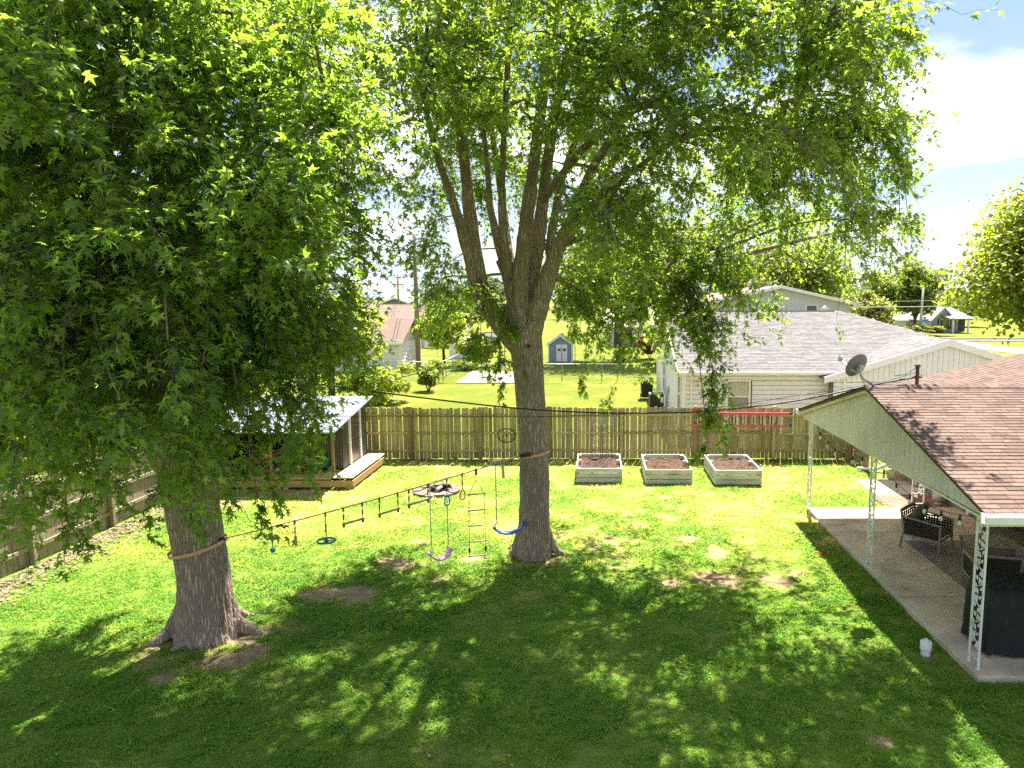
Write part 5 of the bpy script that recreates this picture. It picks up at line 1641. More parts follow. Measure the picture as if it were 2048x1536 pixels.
def trunk(parent, pts, rad, flare=.0, roots=(), seed=0, name='trunk', n=72, mat=None, sub=8):
    """trunk with furrowed bark and root flare; pts from the ground up"""
    P_ = np.array([tuple(p) for p in pts]); rad = np.array(rad)
    t = np.linspace(0, len(P_) - 1, (len(P_) - 1) * sub + 1)
    C = np.stack([np.interp(t, range(len(P_)), P_[:, k]) for k in range(3)], 1)
    for _ in range(3): C[1:-1] = .25 * C[:-2] + .5 * C[1:-1] + .25 * C[2:]
    r = np.interp(t, range(len(P_)), rad)
    for _ in range(2): r[1:-1] = .25 * r[:-2] + .5 * r[1:-1] + .25 * r[2:]
    z0 = C[0, 2]
    th_ = np.linspace(0, 2 * np.pi, n, endpoint=False)
    V = []
    for i in range(len(C)):
        h = C[i, 2] - z0
        fl = np.ones(n)
        if flare:
            e = math.exp(-h / .33)
            lob = np.zeros(n)
            for (ra, rs, rwid) in roots:
                d_ = np.angle(np.exp(1j * (th_ - ra)))
                lob += rs * np.exp(-(d_ / rwid) ** 2)
            fl = 1 + e * (flare + lob)
        cx_, sx_ = np.cos(th_), np.sin(th_)
        fur = fbm(cx_ * 5.0 + 50 + seed, sx_ * 5.0 + C[i, 2] * .9 + 70, seed, 4) - .5
        fin = np.abs(fbm(cx_ * 11 + 20 + h * .6, sx_ * 11 + h * 1.3 + 30, seed + 5, 3) - .5)
        lump = fbm(cx_ * 1.2 + 9, sx_ * 1.2 + h * .8 + 5, seed + 9, 3) - .5
        rr = r[i] * fl * (1 + .10 * fur - .16 * fin + .14 * lump)
        V.append(np.stack([C[i, 0] + rr * cx_, C[i, 1] + rr * sx_, np.full(n, C[i, 2])], 1))
    V = np.concatenate(V)
    m = len(C)
    i = np.arange(m - 1)[:, None] * n + np.arange(n)[None, :]
    j = np.arange(m - 1)[:, None] * n + (np.arange(n)[None, :] + 1) % n
    F = np.stack([i, j, j + n, i + n], 2).reshape(-1, 4)
    return npmesh(name, V, F, mat or BARK, parent, smooth=True)

def limb_tube(parent, p, r, seed=0):
    """rounded limb: dense tube with slight lumps"""
    p = np.array([tuple(q) for q in p]); n = len(p)
    t = np.linspace(0, n - 1, (n - 1) * 6 + 1)
    C = np.stack([np.interp(t, range(n), p[:, k]) for k in range(3)], 1)
    for _ in range(4): C[1:-1] = .25 * C[:-2] + .5 * C[1:-1] + .25 * C[2:]
    rr = np.interp(t, range(n), r) * (1 + .10 * (vnoise(t * 1.7 + seed * 3, t * 0 + seed, seed) - .5))
    return MB().tube(C, list(rr), 14).build('limb', BARK_L, parent)

def bole(parent, trunk_o, limbs, vox=.021, seed=0, zcut=7.6, roots=(), base=None):
    """trunk and the thick feet of the limbs fused into one surface with furrowed bark"""
    mb = MB()
    me = trunk_o.data
    mb.add([v.co[:] for v in me.vertices], [tuple(p.vertices) for p in me.polygons], True)
    n = 72
    mb.f.append(tuple(range(n))[::-1]); mb.sm.append(True)
    m_ = len(me.vertices); mb.f.append(tuple(range(m_ - n, m_))); mb.sm.append(True)
    for p, r in limbs:
        if r[0] < .11: continue
        p = np.array([tuple(q) for q in p]); k = len(p)
        t = np.linspace(0, k - 1, (k - 1) * 6 + 1)
        C = np.stack([np.interp(t, range(k), p[:, j]) for j in range(3)], 1)
        for _ in range(4): C[1:-1] = .25 * C[:-2] + .5 * C[1:-1] + .25 * C[2:]
        rr = np.interp(t, range(k), r) * np.interp(t, [0, k - 1], [.92, .78])
        keep = (rr > .06) & (C[:, 2] < zcut)
        if keep.sum() < 4: continue
        mb.tube(C[keep], list(rr[keep]), 14)
    for (an, ln, rr_) in roots:                              # surface roots that leave the foot of the trunk
        d_ = np.array([math.cos(an), math.sin(an), 0]); n_ = np.array([-math.sin(an), math.cos(an), 0])
        b_ = np.array([base.x, base.y, 0])
        pts = [b_ + d_ * (.18) + np.array([0, 0, .75]), b_ + d_ * (.30) + np.array([0, 0, .38]), b_ + d_ * (.30 + ln * .30) + np.array([0, 0, .16]),
               b_ + d_ * (.30 + ln * .62) + n_ * .05 + np.array([0, 0, .035]), b_ + d_ * (.30 + ln) + n_ * .02 + np.array([0, 0, -.07])]
        mb.tube(bez(pts[0], pts[1], pts[2], 5).tolist() + [pts[3], pts[4]], [rr_ * .7, rr_ * .95, rr_, rr_ * .95, rr_ * .85, rr_ * .6, rr_ * .35], 12)
    bpy.data.objects.remove(trunk_o)
    o = mb.build('trunk', BARK, parent)
    md = o.modifiers.new('fuse', 'REMESH'); md.mode = 'VOXEL'; md.voxel_size = vox; md.use_smooth_shade = True
    sm = o.modifiers.new('soften', 'SMOOTH'); sm.factor = .5; sm.iterations = 5
    dg = bpy.context.evaluated_depsgraph_get()
    ev = o.evaluated_get(dg); me2 = bpy.data.meshes.new_from_object(ev)
    o.modifiers.clear()
    o.data = me2
    nv = len(me2.vertices)
    co = np.empty(nv * 3, np.float32); me2.vertices.foreach_get('co', co); co = co.reshape(-1, 3).astype(float)
    nr = np.empty(nv * 3, np.float32); me2.vertices.foreach_get('normal', nr); nr = nr.reshape(-1, 3)
    a, b, z = co[:, 0] + 50, co[:, 1] + 50, co[:, 2]
    f = np.abs(fbm(a * 9 + z * 1.3, b * 9 - z * 1.0, seed, 2) - .5) * 2
    g = fbm(a * 17 + z * 2.6, b * 17 + z * 2.2, seed + 3, 2) - .5
    co += nr * (.020 * np.clip(f * 2.2, 0, 1) - .012 + .018 * g)[:, None]
    me2.vertices.foreach_set('co', co.astype(np.float32).ravel()); me2.update()
    return o

# openings in the crowns: the sun reaches the lawn through them at these spots
GAPS = [(G(u, v), r) for (u, v, r) in ((1247, 1157, .7), (1293, 1206, .7), (1610, 1251, .8), (1551, 1321, .8), (1404, 1443, 1.0), (1457, 1489, .9), (1596, 1482, .8), (1670, 1440, .7), (1526, 1401, .7),
        (1666, 1279, .6), (970, 1290, .6), (1180, 1290, .6), (100, 1190, 1.0), (250, 1150, .9), (60, 1240, .8), (690, 1330, .6), (820, 1420, .6), (560, 1440, .6), (1850, 1480, .8), (1960, 1500, .8), (880, 1230, .5))]
def in_gap(q):
    sx, sy = q.x + SUN_DIR.x / -SUN_DIR.z * q.z, q.y + SUN_DIR.y / -SUN_DIR.z * q.z
    return any((sx - g_.x) ** 2 + (sy - g_.y) ** 2 < (r + .45) ** 2 for g_, r in GAPS)
# ---- the middle tree
YC = 14.5
mid = thing('silver_maple', 'tall silver maple with a many-limbed fork in the middle of the yard', 'tree', G(1068, 1108))
tp_ = [P(1066, 1122, YC), P(1068, 1080, YC), P(1069, 1000, YC), P(1067, 900, YC), P(1062, 820, YC), P(1056, 740, YC), P(1050, 680, YC), P(1046, 655, YC)]
trC = trunk(mid, tp_, [.37, .33, .31, .30, .30, .32, .34, .30], .12, [], 3)
def pl(lst): return [P(u, v, Y) for (u, v, Y) in lst]
limbsC = [
    (pl([(1040, 690, 14.5), (995, 640, 14.45), (965, 600, 14.4), (950, 560, 14.35)]), [.29, .24, .21, .20]),
    (pl([(958, 590, 14.4), (935, 500, 14.2), (905, 400, 14.1), (880, 330, 14.0), (855, 240, 13.9), (835, 120, 13.9)]), [.17, .125, .105, .09, .07, .05]),
    (pl([(960, 575, 14.4), (945, 480, 14.4), (930, 330, 14.4), (908, 160, 14.4), (888, 0, 14.4), (870, -220, 14.4), (850, -450, 14.4)]), [.18, .15, .135, .12, .11, .085, .05]),
    (pl([(1045, 670, 14.5), (1035, 610, 14.5), (1020, 560, 14.55), (1000, 520, 14.6)]), [.30, .23, .17, .13]),
    (pl([(1022, 570, 14.6), (1000, 500, 14.8), (980, 420, 15.0), (975, 330, 15.2), (960, 200, 15.4), (950, 0, 15.6)]), [.14, .10, .085, .075, .06, .045]),
    (pl([(1018, 560, 14.5), (1006, 470, 14.3), (1003, 380, 14.2), (1010, 220, 14.1), (1020, 60, 14.1), (1022, -150, 14.1), (1030, -350, 14.2)]), [.13, .095, .085, .075, .068, .05, .03]),
    (pl([(1042, 650, 14.5), (1040, 560, 14.4), (1048, 480, 14.4), (1062, 370, 14.4), (1078, 250, 14.4), (1095, 120, 14.4), (1105, 0, 14.4), (1118, -260, 14.4), (1130, -520, 14.4)]), [.24, .19, .17, .155, .145, .13, .12, .09, .05]),
    (pl([(1050, 600, 14.6), (1075, 500, 14.9), (1085, 400, 15.1), (1105, 250, 15.3), (1140, 90, 15.4), (1172, -30, 15.5), (1220, -260, 15.6), (1270, -500, 15.8)]), [.20, .17, .15, .135, .12, .11, .08, .04]),
    (pl([(1055, 690, 14.5), (1078, 610, 14.35), (1100, 540, 14.2), (1122, 480, 14.1), (1150, 425, 13.9), (1180, 340, 13.6), (1240, 250, 13.2), (1300, 120, 12.9), (1350, -60, 12.7)]), [.27, .22, .19, .15, .12, .10, .085, .07, .05]),
    (pl([(1112, 510, 14.1), (1150, 455, 14.0), (1200, 400, 13.8), (1280, 330, 13.4), (1380, 260, 13.0), (1500, 200, 12.6)]), [.12, .085, .07, .06, .05, .035]),
    (pl([(1085, 400, 15.0), (1170, 290, 14.6), (1260, 225, 14.2), (1340, 180, 13.9), (1390, 155, 13.7), (1440, 148, 13.6), (1520, 170, 13.3), (1590, 225, 13.1)]), [.11, .095, .085, .078, .072, .066, .05, .035]),
    (pl([(1120, 490, 14.3), (1180, 470, 14.6), (1250, 490, 14.9), (1330, 540, 15.0), (1368, 590, 15.0), (1385, 660, 15.0)]), [.085, .07, .058, .048, .038, .025]),
    (pl([(1105, 560, 14.5), (1100, 470, 15.2), (1130, 330, 16.2), (1190, 180, 17.2), (1250, 0, 18.0)]), [.13, .11, .09, .07, .05]),
    (pl([(1030, 600, 14.8), (1010, 450, 15.8), (990, 300, 16.8), (960, 120, 17.6), (930, -80, 18.2)]), [.13, .10, .08, .065, .045]),
    (pl([(1300, 120, 12.9), (1420, 40, 12.4), (1560, 20, 12.1), (1690, 60, 12.0)]), [.07, .06, .045, .03]),
    (pl([(1118, -260, 14.4), (1300, -330, 14.0), (1500, -260, 13.6), (1650, -140, 13.3)]), [.08, .065, .05, .03]),
    (pl([(870, -220, 14.4), (800, -320, 14.0), (740, -330, 13.8)]), [.07, .05, .03]),
    (pl([(1100, 0, 14.4), (1160, -120, 13.4), (1200, -220, 12.2), (1230, -300, 11.2)]), [.08, .06, .05, .03]),
]
bole(mid, trC, limbsC, seed=2, base=G(1068, 1106), roots=[(-2.75, .35, .12), (-1.9, .25, .13), (-1.1, .3, .12), (-.3, .45, .12), (.8, .4, .12), (2.6, .4, .12)])
for k, (p_, r_) in enumerate(limbsC): limb_tube(mid, p_, [r_[0] * .86] + [q * .76 for q in r_[1:]], k)
# knot holes
KN = pm('knot_hole', (.03, .02, .015), (.05, .035, .025), 9, 1)
for (u, v, Y, r_) in ((965, 615, 14.19, .045), (1057, 692, 14.10, .035)):
    c_ = P(u, v, Y)
    MB().tube([c_ + Vector((r_ * 1.2 * math.cos(a), 0, r_ * math.sin(a))) for a in np.linspace(0, 2 * math.pi, 17)], r_ * .35, 6).build('knot_rim', BARK_L, mid)
    MB().lathe([(0, -.01), (r_ * 1.05, -.01), (r_, .02), (0, .02)], c_, 14, Matrix.Rotation(R(90), 3, 'X')).build('knot_hole', KN, mid)
MC = Maple(limbsC)
rnd = random.Random(5)
def okC(u, v, Y):
    if 845 < u < 1120 and 290 < v < 800 and Y < 15.2: return False
    if 1120 <= u < 1200 and v > 330 and Y < 14.2: return False
    lim = 520 if u > 1180 else 430
    if u < 850: lim = 330
    if 1500 < u: lim = 470
    return v < lim
cnt = 0
while cnt < 145:
    u, v, Y = rnd.uniform(810, 1790), rnd.uniform(-820, 520), rnd.uniform(10.2, 19.8)
    q = P(u, v, Y)
    e = ((q.x - .2) / 6.9) ** 2 + ((q.y - 14.9) / 5.3) ** 2
    if e > 1 or e < .06 or q.z > 15.8 - 5 * e or not okC(u, v, Y) or in_gap(q): continue
    if v < -150 and rnd.random() < (.8 if Y < 13.6 else .5): continue
    cnt += 1
    vis = v > -120
    MC.bough(q, .150 if vis else .19, nsub=6 if vis else 6, ntw=6 if vis else 6, nleaf=9 if vis else 5, young=.2 + .25 * (u > 1350), spread=1.05 if vis else 1.25, droop=.6)  # right side yellower: its sunlit tone is put into the leaf colour
cnt = 0
while cnt < 38:                                          # the far side of the crown, boughs added to hide limb shadows
    q = Vector((rnd.uniform(-5.0, 3.5), rnd.uniform(14.5, 19.5), rnd.uniform(9.0, 15.2)))
    e = ((q.x - .2) / 6.6) ** 2 + ((q.y - 14.9) / 5.3) ** 2
    if e > 1 or q.z > 15.6 - 4 * e or (CAM_H + q.y * .27 > q.z) or in_gap(q): continue
    cnt += 1
    MC.bough(q, .165, nsub=7, ntw=6, nleaf=6, spread=1.2, droop=.5, young=.15)
for nd in MC.nodes[(MC.nodes[:, 2] > 6.2) & (MC.nodes[:, 2] < 12.0) & (np.abs(MC.nodes[:, 0] + 1.2) < 2.6)][::4]:   # added boughs that shade the limbs and blot out their ground shadows
    t_ = rnd.uniform(1.6, 3.6)
    q = Vector(nd) - SUN_DIR * t_ + Vector((rnd.uniform(-.3, .3), rnd.uniform(-.2, .3), 0))
    MC.bough(q, .16, nsub=6, ntw=6, nleaf=7, spread=.9, droop=.4, young=.15)
# hanging sprays seen against the sky and the houses
for (u, v, Y, ns, sp_) in ((1400, 640, 13.5, 6, .9), (1430, 700, 13.3, 5, .75), (1420, 770, 13.2, 5, .6), (1435, 830, 13.2, 4, .5), (1415, 885, 13.2, 3, .4), (1480, 600, 14, 6, .9), (1350, 610, 14, 6, .9), (1310, 680, 15.2, 5, .8), (1250, 640, 15.6, 6, .9),
                     (1200, 690, 15.6, 5, .8), (1160, 660, 15.2, 5, .8), (1150, 745, 15.8, 2, .5), (1235, 760, 15.6, 3, .5), (1275, 720, 15.4, 3, .6), (985, 715, 13.9, 4, .6), (960, 690, 13.8, 3, .6), (1010, 745, 13.9, 2, .4),
                     (850, 620, 16.2, 5, .8), (870, 560, 16.5, 6, .9), (900, 600, 17, 6, .9), (880, 660, 16.4, 4, .7), (840, 500, 15.5, 5, .9), (860, 420, 15.8, 6, 1), (830, 380, 15, 5, .9),
                     (1800, 440, 13.5, 6, .9), (1815, 420, 13.4, 4, .7), (1760, 340, 13.5, 6, .9), (1800, 300, 13.4, 4, .7), (1790, 110, 13.0, 5, .8), (1810, 80, 12.9, 4, .6), (1740, 230, 13, 6, .9), (1690, 540, 14, 6, .9), (1640, 480, 14, 7, 1), (1740, 480, 14, 6, .9), (1560, 500, 14, 7, 1),
                     (1710, 400, 13.6, 7, 1), (1600, 400, 13.6, 7, 1), (1660, 330, 13.4, 7, 1), (1500, 440, 14, 7, 1), (1450, 520, 14.2, 7, 1), (1540, 570, 14.2, 4, .7), (1380, 540, 14.4, 7, 1), (1300, 580, 15, 7, 1), (1230, 560, 15.6, 7, 1), (1180, 590, 15.8, 6, .9),
                     (1700, 150, 12.8, 7, 1), (1630, 90, 12.6, 7, 1), (1740, 40, 12.6, 6, .9), (1560, 300, 13.2, 7, 1), (1480, 330, 13.6, 7, 1), (1400, 420, 14.2, 7, 1), (1320, 470, 14.6, 7, 1)):
    MC.bough(P(u, v, Y), .14, nsub=ns + 1, ntw=6, nleaf=10, spread=sp_, droop=.75, young=.45, hang=True)
for (u, v, Y) in ((1280, 60, 12.6), (1380, 120, 12.6), (1480, 60, 12.4), (1560, 150, 12.6), (1640, 60, 12.4), (1320, 190, 13.0), (1440, 240, 13.2), (1540, 250, 13.0), (1240, 260, 13.6), (1360, 300, 13.6), (1620, 230, 12.9), (1500, 360, 13.6), (1200, 120, 13.2), (1160, 40, 13.4), (1260, 380, 14.6), (1420, 20, 12.4), (1700, 20, 12.5), (960, 60, 13.4), (880, 90, 13.6), (930, 170, 13.6)):
    MC.bough(P(u, v, Y), .142, nsub=8, ntw=7, nleaf=10, young=.35, spread=1.0, droop=.6)
MC.finish(mid, MAPLE_C)

# ---- the left tree
YL = 10.9
left = thing('silver_maple', 'dense silver maple with a thick flared trunk on the left of the yard', 'tree', G(412, 1268))
tp_ = [P(418, 1296, YL), P(413, 1235, YL), P(407, 1150, YL), P(396, 1080, YL), P(385, 1010, YL), P(378, 950, YL), P(372, 890, YL)]
trL = trunk(left, tp_, [.47, .42, .39, .375, .385, .40, .35], .14, [], 8)
limbsL = [
    (pl([(385, 1010, 10.9), (350, 950, 10.9), (325, 900, 10.9), (290, 800, 10.9), (250, 640, 11.0), (215, 460, 11.1), (190, 250, 11.2), (160, 0, 11.3), (130, -300, 11.4)]), [.30, .25, .22, .19, .17, .15, .13, .10, .06]),
    (pl([(378, 960, 10.9), (372, 850, 10.9), (366, 700, 10.9), (362, 500, 10.9), (365, 300, 10.9), (372, 60, 10.9), (380, -250, 10.9), (390, -600, 10.9)]), [.33, .29, .26, .235, .215, .18, .13, .06]),
    (pl([(385, 940, 10.95), (410, 820, 11.2), (440, 660, 11.5), (470, 480, 11.8), (490, 320, 12.0), (520, 100, 12.2), (560, -200, 12.4)]), [.24, .20, .175, .155, .14, .11, .06]),
    (pl([(380, 930, 11.0), (395, 780, 11.7), (420, 560, 12.5), (430, 300, 13.2), (440, 0, 13.7)]), [.20, .16, .13, .11, .07]),
    (pl([(370, 900, 10.8), (350, 760, 10.2), (330, 560, 9.6), (310, 320, 9.2), (290, 60, 9.0), (270, -250, 8.9)]), [.17, .14, .12, .10, .08, .05]),
    (pl([(320, 880, 10.9), (230, 700, 10.6), (140, 500, 10.3), (90, 300, 10.2), (40, 40, 10.1), (0, -260, 10.0)]), [.17, .14, .125, .10, .08, .05]),
    (pl([(366, 700, 10.9), (440, 560, 10.4), (530, 420, 10.0), (620, 320, 9.8), (690, 260, 9.8)]), [.13, .10, .08, .06, .04]),
    (pl([(290, 800, 10.9), (180, 700, 11.5), (60, 560, 12.2), (-80, 420, 12.6)]), [.13, .10, .08, .05]),
    (pl([(365, 300, 10.9), (470, 160, 10.6), (590, 60, 10.4), (690, 30, 10.4)]), [.12, .09, .07, .04]),
    (pl([(362, 520, 10.9), (300, 420, 10.0), (240, 330, 9.0), (180, 280, 8.3)]), [.12, .09, .07, .04]),
    (pl([(440, 660, 11.5), (540, 600, 11.6), (640, 560, 11.8), (700, 560, 11.9)]), [.10, .08, .06, .04]),
    (pl([(380, -250, 10.9), (520, -420, 10.6), (660, -480, 10.4)]), [.10, .08, .05]),
]
bole(left, trL, limbsL, seed=12, zcut=6.0, base=G(414, 1262), roots=[(-2.55, .62, .15), (-1.85, .45, .16), (-1.2, .5, .15), (-.62, .4, .13), (-.12, .75, .16), (.9, .5, .14), (2.7, .5, .14)])
for k, (p_, r_) in enumerate(limbsL): limb_tube(left, p_, [q * .88 for q in r_], 40 + k)
ML = Maple(limbsL)
rnd = random.Random(9)
def limL(v): return float(np.interp(v, [-900, 300, 450, 600, 740, 830, 870, 980], [640, 680, 685, 670, 620, 545, 455, 425]))
cnt = 0
while cnt < 180:
    u, v, Y = rnd.uniform(-330, 735), rnd.uniform(-900, 905), rnd.uniform(7.0, 14.8)
    q = P(u, v, Y)
    e = ((q.x + 6.3) / 4.9) ** 2 + ((q.y - 10.9) / 4.0) ** 2
    if e > 1 or e < .04 or q.z > 14.6 - 4 * e or u > limL(v): continue
    if v > 560 and Y > 12.6: continue
    if q.z < 2.2 or in_gap(q): continue
    if v < -150 and rnd.random() < .65: continue
    cnt += 1
    vis = v > -150
    ML.bough(q, .158 if vis else .21, nsub=8 if vis else 5, ntw=7 if vis else 5, nleaf=10 if vis else 5, young=.28, spread=1.05 if vis else 1.25, droop=.7)
for (u, v, Y, ns, sp_) in ((60, 960, 8.6, 6, .8), (150, 930, 8.4, 6, .8), (20, 1010, 8.8, 4, .6), (130, 1040, 8.6, 3, .5), (250, 960, 8.6, 5, .7), (330, 960, 8.8, 5, .6), (400, 940, 9.0, 5, .6), (440, 900, 9.0, 6, .7), (390, 1000, 9.0, 3, .4),
                     (500, 930, 9.4, 4, .55), (512, 985, 9.5, 3, .35), (560, 850, 9.6, 3, .5), (600, 810, 9.8, 3, .6), (450, 860, 9.2, 6, .7), (590, 870, 9.8, 3, .5), (520, 800, 9.8, 6, .8), (600, 785, 10.2, 5, .7), (635, 800, 10.6, 4, .6), (555, 835, 9.6, 5, .6), (480, 870, 9.3, 5, .6), (625, 750, 10.2, 5, .8), (660, 690, 10.6, 5, .8), (680, 630, 11, 5, .8),
                     (700, 560, 11.2, 5, .8), (705, 470, 11.2, 5, .8), (705, 380, 11, 5, .8), (700, 280, 10.8, 5, .8), (705, 180, 10.6, 5, .8), (700, 80, 10.4, 5, .8), (30, 880, 8.4, 7, .9), (200, 850, 8.2, 7, .9), (330, 850, 8.4, 7, .9), (90, 780, 8.0, 7, .9), (620, 690, 10.4, 7, .9), (540, 760, 9.8, 7, .9), (170, 985, 8.6, 4, .6)):
    ML.bough(P(u, v, Y), .15, nsub=ns, ntw=6, nleaf=9, spread=sp_, droop=.95, young=.35, hang=True)
for (u, v, Y) in ((180, 60, 8.6), (300, 40, 8.4), (420, 70, 8.6), (520, 50, 9.0), (380, 140, 8.4), (250, 150, 8.2), (480, 170, 8.8), (120, 130, 8.4), (330, 210, 8.2), (560, 130, 9.2), (60, 40, 8.6), (430, 10, 8.6)):
    ML.bough(P(u, v, Y), .148, nsub=8, ntw=7, nleaf=10, young=.3, spread=1.0, droop=.7)
ML.finish(left, MAPLE)

# straps round the trunks, each a thing of its own that belongs to the line
def strap(lb, c, r, tilt, yaw, mat):
    t = thing('tree_strap', lb, 'strap', c, 'straps that hold the obstacle line')
    m = Matrix.Rotation(yaw, 3, 'Z') @ Matrix.Rotation(tilt, 3, 'Y')
    V, F = [], []
    n = 40
    for i in range(n):
        a = 2 * math.pi * i / n
        for (rr, z) in ((r, -.026), (r + .006, -.026), (r + .006, .026), (r, .026)):
            V.append(Vector(c) + m @ Vector((rr * math.cos(a), rr * math.sin(a), z)))
    for i in range(n):
        j = (i + 1) % n
        for k in range(4):
            F.append((i * 4 + k, j * 4 + k, j * 4 + (k + 1) % 4, i * 4 + (k + 1) % 4))
    MB().add(V, F, False).build('band', mat, t, fix=True)
    return t
sc_ = P(396, 1092, YL)
st = strap('orange webbing strap round the thick left trunk', sc_ , .425, R(-12), R(10), STRAP)
MB().bar(LA - along * .16 + Vector((0, 0, -.02)), LA + along * .03, .05, .07, .01).build('sleeve', BLACK, st)
sc_ = P(1068, 906, YC)
st = strap('orange webbing strap round the trunk of the middle tree', sc_, .325, R(-9), R(0), STRAP)
MB().bar(P(1040, 912, 14.16), P(1062, 908, 14.06), .04, .085, .01).build('sleeve', BLACK, st)
# ------------------------------------------------------------------ beyond the fence
def foliage(center, radii, n, size, lobes, seed, clumps=True, bottom=-.9):
    """leaf faces spread over uneven lobes; returns V, F (tris pairs), age"""
    r = np.random.default_rng(seed)
    c = np.array(center); R_ = np.array(radii)
    L = []
    while len(L) < lobes:
        d = unit(r.normal(0, 1, 3)); d[2] = d[2] if d[2] > bottom else bottom
        k = r.uniform(.3, .95)
        L.append((c + d * R_ * k, R_ * r.uniform(.18, .46) * (1.2 - .55 * k) * r.uniform(.8, 1.2, 3)))
    w = np.array([np.prod(l[1]) ** .67 for l in L]); w /= w.sum()
    idx = r.choice(lobes, n, p=w)
    C = np.array([l[0] for l in L])[idx]; RR = np.array([l[1] for l in L])[idx]
    d = unit(r.normal(0, 1, (n, 3)))
    rad = np.clip(r.normal(.86, .24, (n, 1)), .2, 1.5)
    nz_ = fbm(d[:, 0] * 3 + idx * 7.3, d[:, 1] * 3 + d[:, 2] * 3, seed, 3)[:, None]
    B = C + d * RR * rad * (.72 + .56 * nz_)
    Nn = unit(d * .5 + np.array([0, 0, .75]) + r.normal(0, .5, (n, 3)))
    A = unit(np.cross(Nn, r.normal(0, 1, (n, 3))) + d * .35 + np.array([0, 0, -.3]))
    S = size * r.uniform(.6, 1.35, n)
    age = np.clip(r.normal(.12, .2, n) + .25 * (d[:, 2] > .3), 0, 1)
    return B, A, Nn, S, age
LQ_V = np.array([(0, 0, 0), (.42, .45, .05), (0, 1, -.1), (-.42, .45, .05)])
LQ_F = np.array([(0, 1, 2), (0, 2, 3)])
TREE_MATS = {
    'mid': leaf_mat('leaf_mid_green', (.06, .095, .02), (.13, .17, .032), (.25, .26, .045), (.24, .31, .035), gloss=.55),
    'bright': leaf_mat('leaf_bright_green', (.09, .15, .018), (.18, .235, .03), (.31, .33, .035), (.36, .42, .033), gloss=.5),
    'dark': leaf_mat('leaf_dark_green', (.03, .055, .02), (.065, .095, .03), (.12, .14, .04), (.10, .14, .03), gloss=.6),
    'pale': leaf_mat('leaf_pale_green', (.12, .15, .035), (.22, .235, .055), (.33, .32, .08), (.30, .33, .06), gloss=.6),
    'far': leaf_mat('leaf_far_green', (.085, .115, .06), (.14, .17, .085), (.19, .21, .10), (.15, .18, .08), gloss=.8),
    'autumn': leaf_mat('leaf_red', (.20, .05, .04), (.30, .09, .05), (.34, .14, .06), (.3, .08, .04), gloss=.6),
}
def tree(name, label, x, y, top, crown_bottom, rx, kind, n=3500, size=.35, lobes=16, seed=1, tr=.18, cat='tree', group='trees of the neighbourhood', ry=None, z0=0.0, bright_n=False):
    t = thing(name, label, cat, (x, y, z0), group)
    cz = (top + crown_bottom) / 2; rz = (top - crown_bottom) / 2
    c0 = np.array((x, y, cz))
    rr = random.Random(seed)
    mb = MB()
    if cat == 'tree':
        mb.tube([(x, y, z0 - .1), (x + .03, y, z0 + .4), (x, y + .02, crown_bottom + .2 * rz), (x + .05, y, cz + .3 * rz)], [tr * 1.35, tr, tr * .8, tr * .3], 9)
        for k in range(7):
            a = k * .9 + rr.random(); q = c0 + np.array([math.cos(a) * rx * .6, math.sin(a) * rx * .6, rr.uniform(-.3, .6) * rz])
            s_ = np.array([x, y, crown_bottom + rz * rr.uniform(.0, .5)])
            mb.tube(bez(s_, (s_ + q) / 2 + np.array([0, 0, .15 * rz]), q, 6), [tr * .5, tr * .42, tr * .34, tr * .26, tr * .18, tr * .08], 5)
        mb.build('trunk', BARK_D, t)
    else:
        for k in range(5):
            a = k * 1.26; mb.tube([(x + .05 * math.cos(a), y + .05 * math.sin(a), z0 - .05), (x + rx * .4 * math.cos(a), y + rx * .3 * math.sin(a), cz)], [.03, .012], 5)
        mb.build('stem', BARK_D, t)
    B, A, Nn, S, age = foliage((x, y, cz), (rx, ry or rx, rz), n, size, lobes, seed, bottom=-.55 if cat == 'tree' else -.9)
    B[:, 2] = np.maximum(B[:, 2], z0 + .04)
    V, F, a = leaf_geo(B, A, Nn, S, age, LQ_V, LQ_F)
    tag(npmesh('crown' if cat == 'tree' else 'foliage', V, F, TREE_MATS[kind], t, {'age': a}), kind='stuff')
    return t
def on(u, Y): return P(u, 600, Y).x
def zz(v, Y): return P(1190, v, Y).z
# trees one can tell apart
tree('maple_tree', 'large bright green tree rising over the brown roof on the right', on(2090, 50), 50, zz(345, 50), .8, 6.2, 'bright', 30000, .32, 44, 21, .3)
tree('shade_tree', 'rounded dark street tree beside the street lamp', on(1832, 105), 105, zz(514, 105), 1.9, 4.6, 'mid', 9000, .42, 30, 22, .25)
tree('shade_tree', 'darker street tree behind the two lawn trees', on(1774, 110), 110, zz(530, 110), 2.2, 4.2, 'mid', 6500, .42, 26, 23, .25)
tree('shade_tree', 'yellow green tree in front of the parked car', on(1738, 84), 84, zz(572, 84), 1.2, 3.1, 'pale', 6000, .36, 26, 24, .18)
tree('shade_tree', 'pale loose tree over the roof of the grey house', on(1915, 135), 135, zz(566, 135), 2.5, 5.5, 'pale', 3500, .5, 18, 25, .25)
tree('shade_tree', 'tall hazy tree behind the grey gabled building', on(1590, 74), 74, zz(442, 74), 3.0, 6.4, 'mid', 9000, .38, 26, 26, .3)
tree('shade_tree', 'hazy tree beside the chimney of the grey gabled building', on(1480, 80), 80, zz(500, 80), 3.0, 5.0, 'mid', 4500, .42, 20, 27, .3)
tree('shade_tree', 'broad spreading tree with a dark leaning trunk on the shaded lawn', on(1238, 61), 61, zz(440, 61), 3.6, 7.4, 'mid', 11000, .36, 34, 28, .5)
tree('shade_tree', 'small yellow green tree by the white garage', on(884, 58), 58, zz(618, 58), 1.3, 2.1, 'bright', 2600, .28, 14, 29, .12)
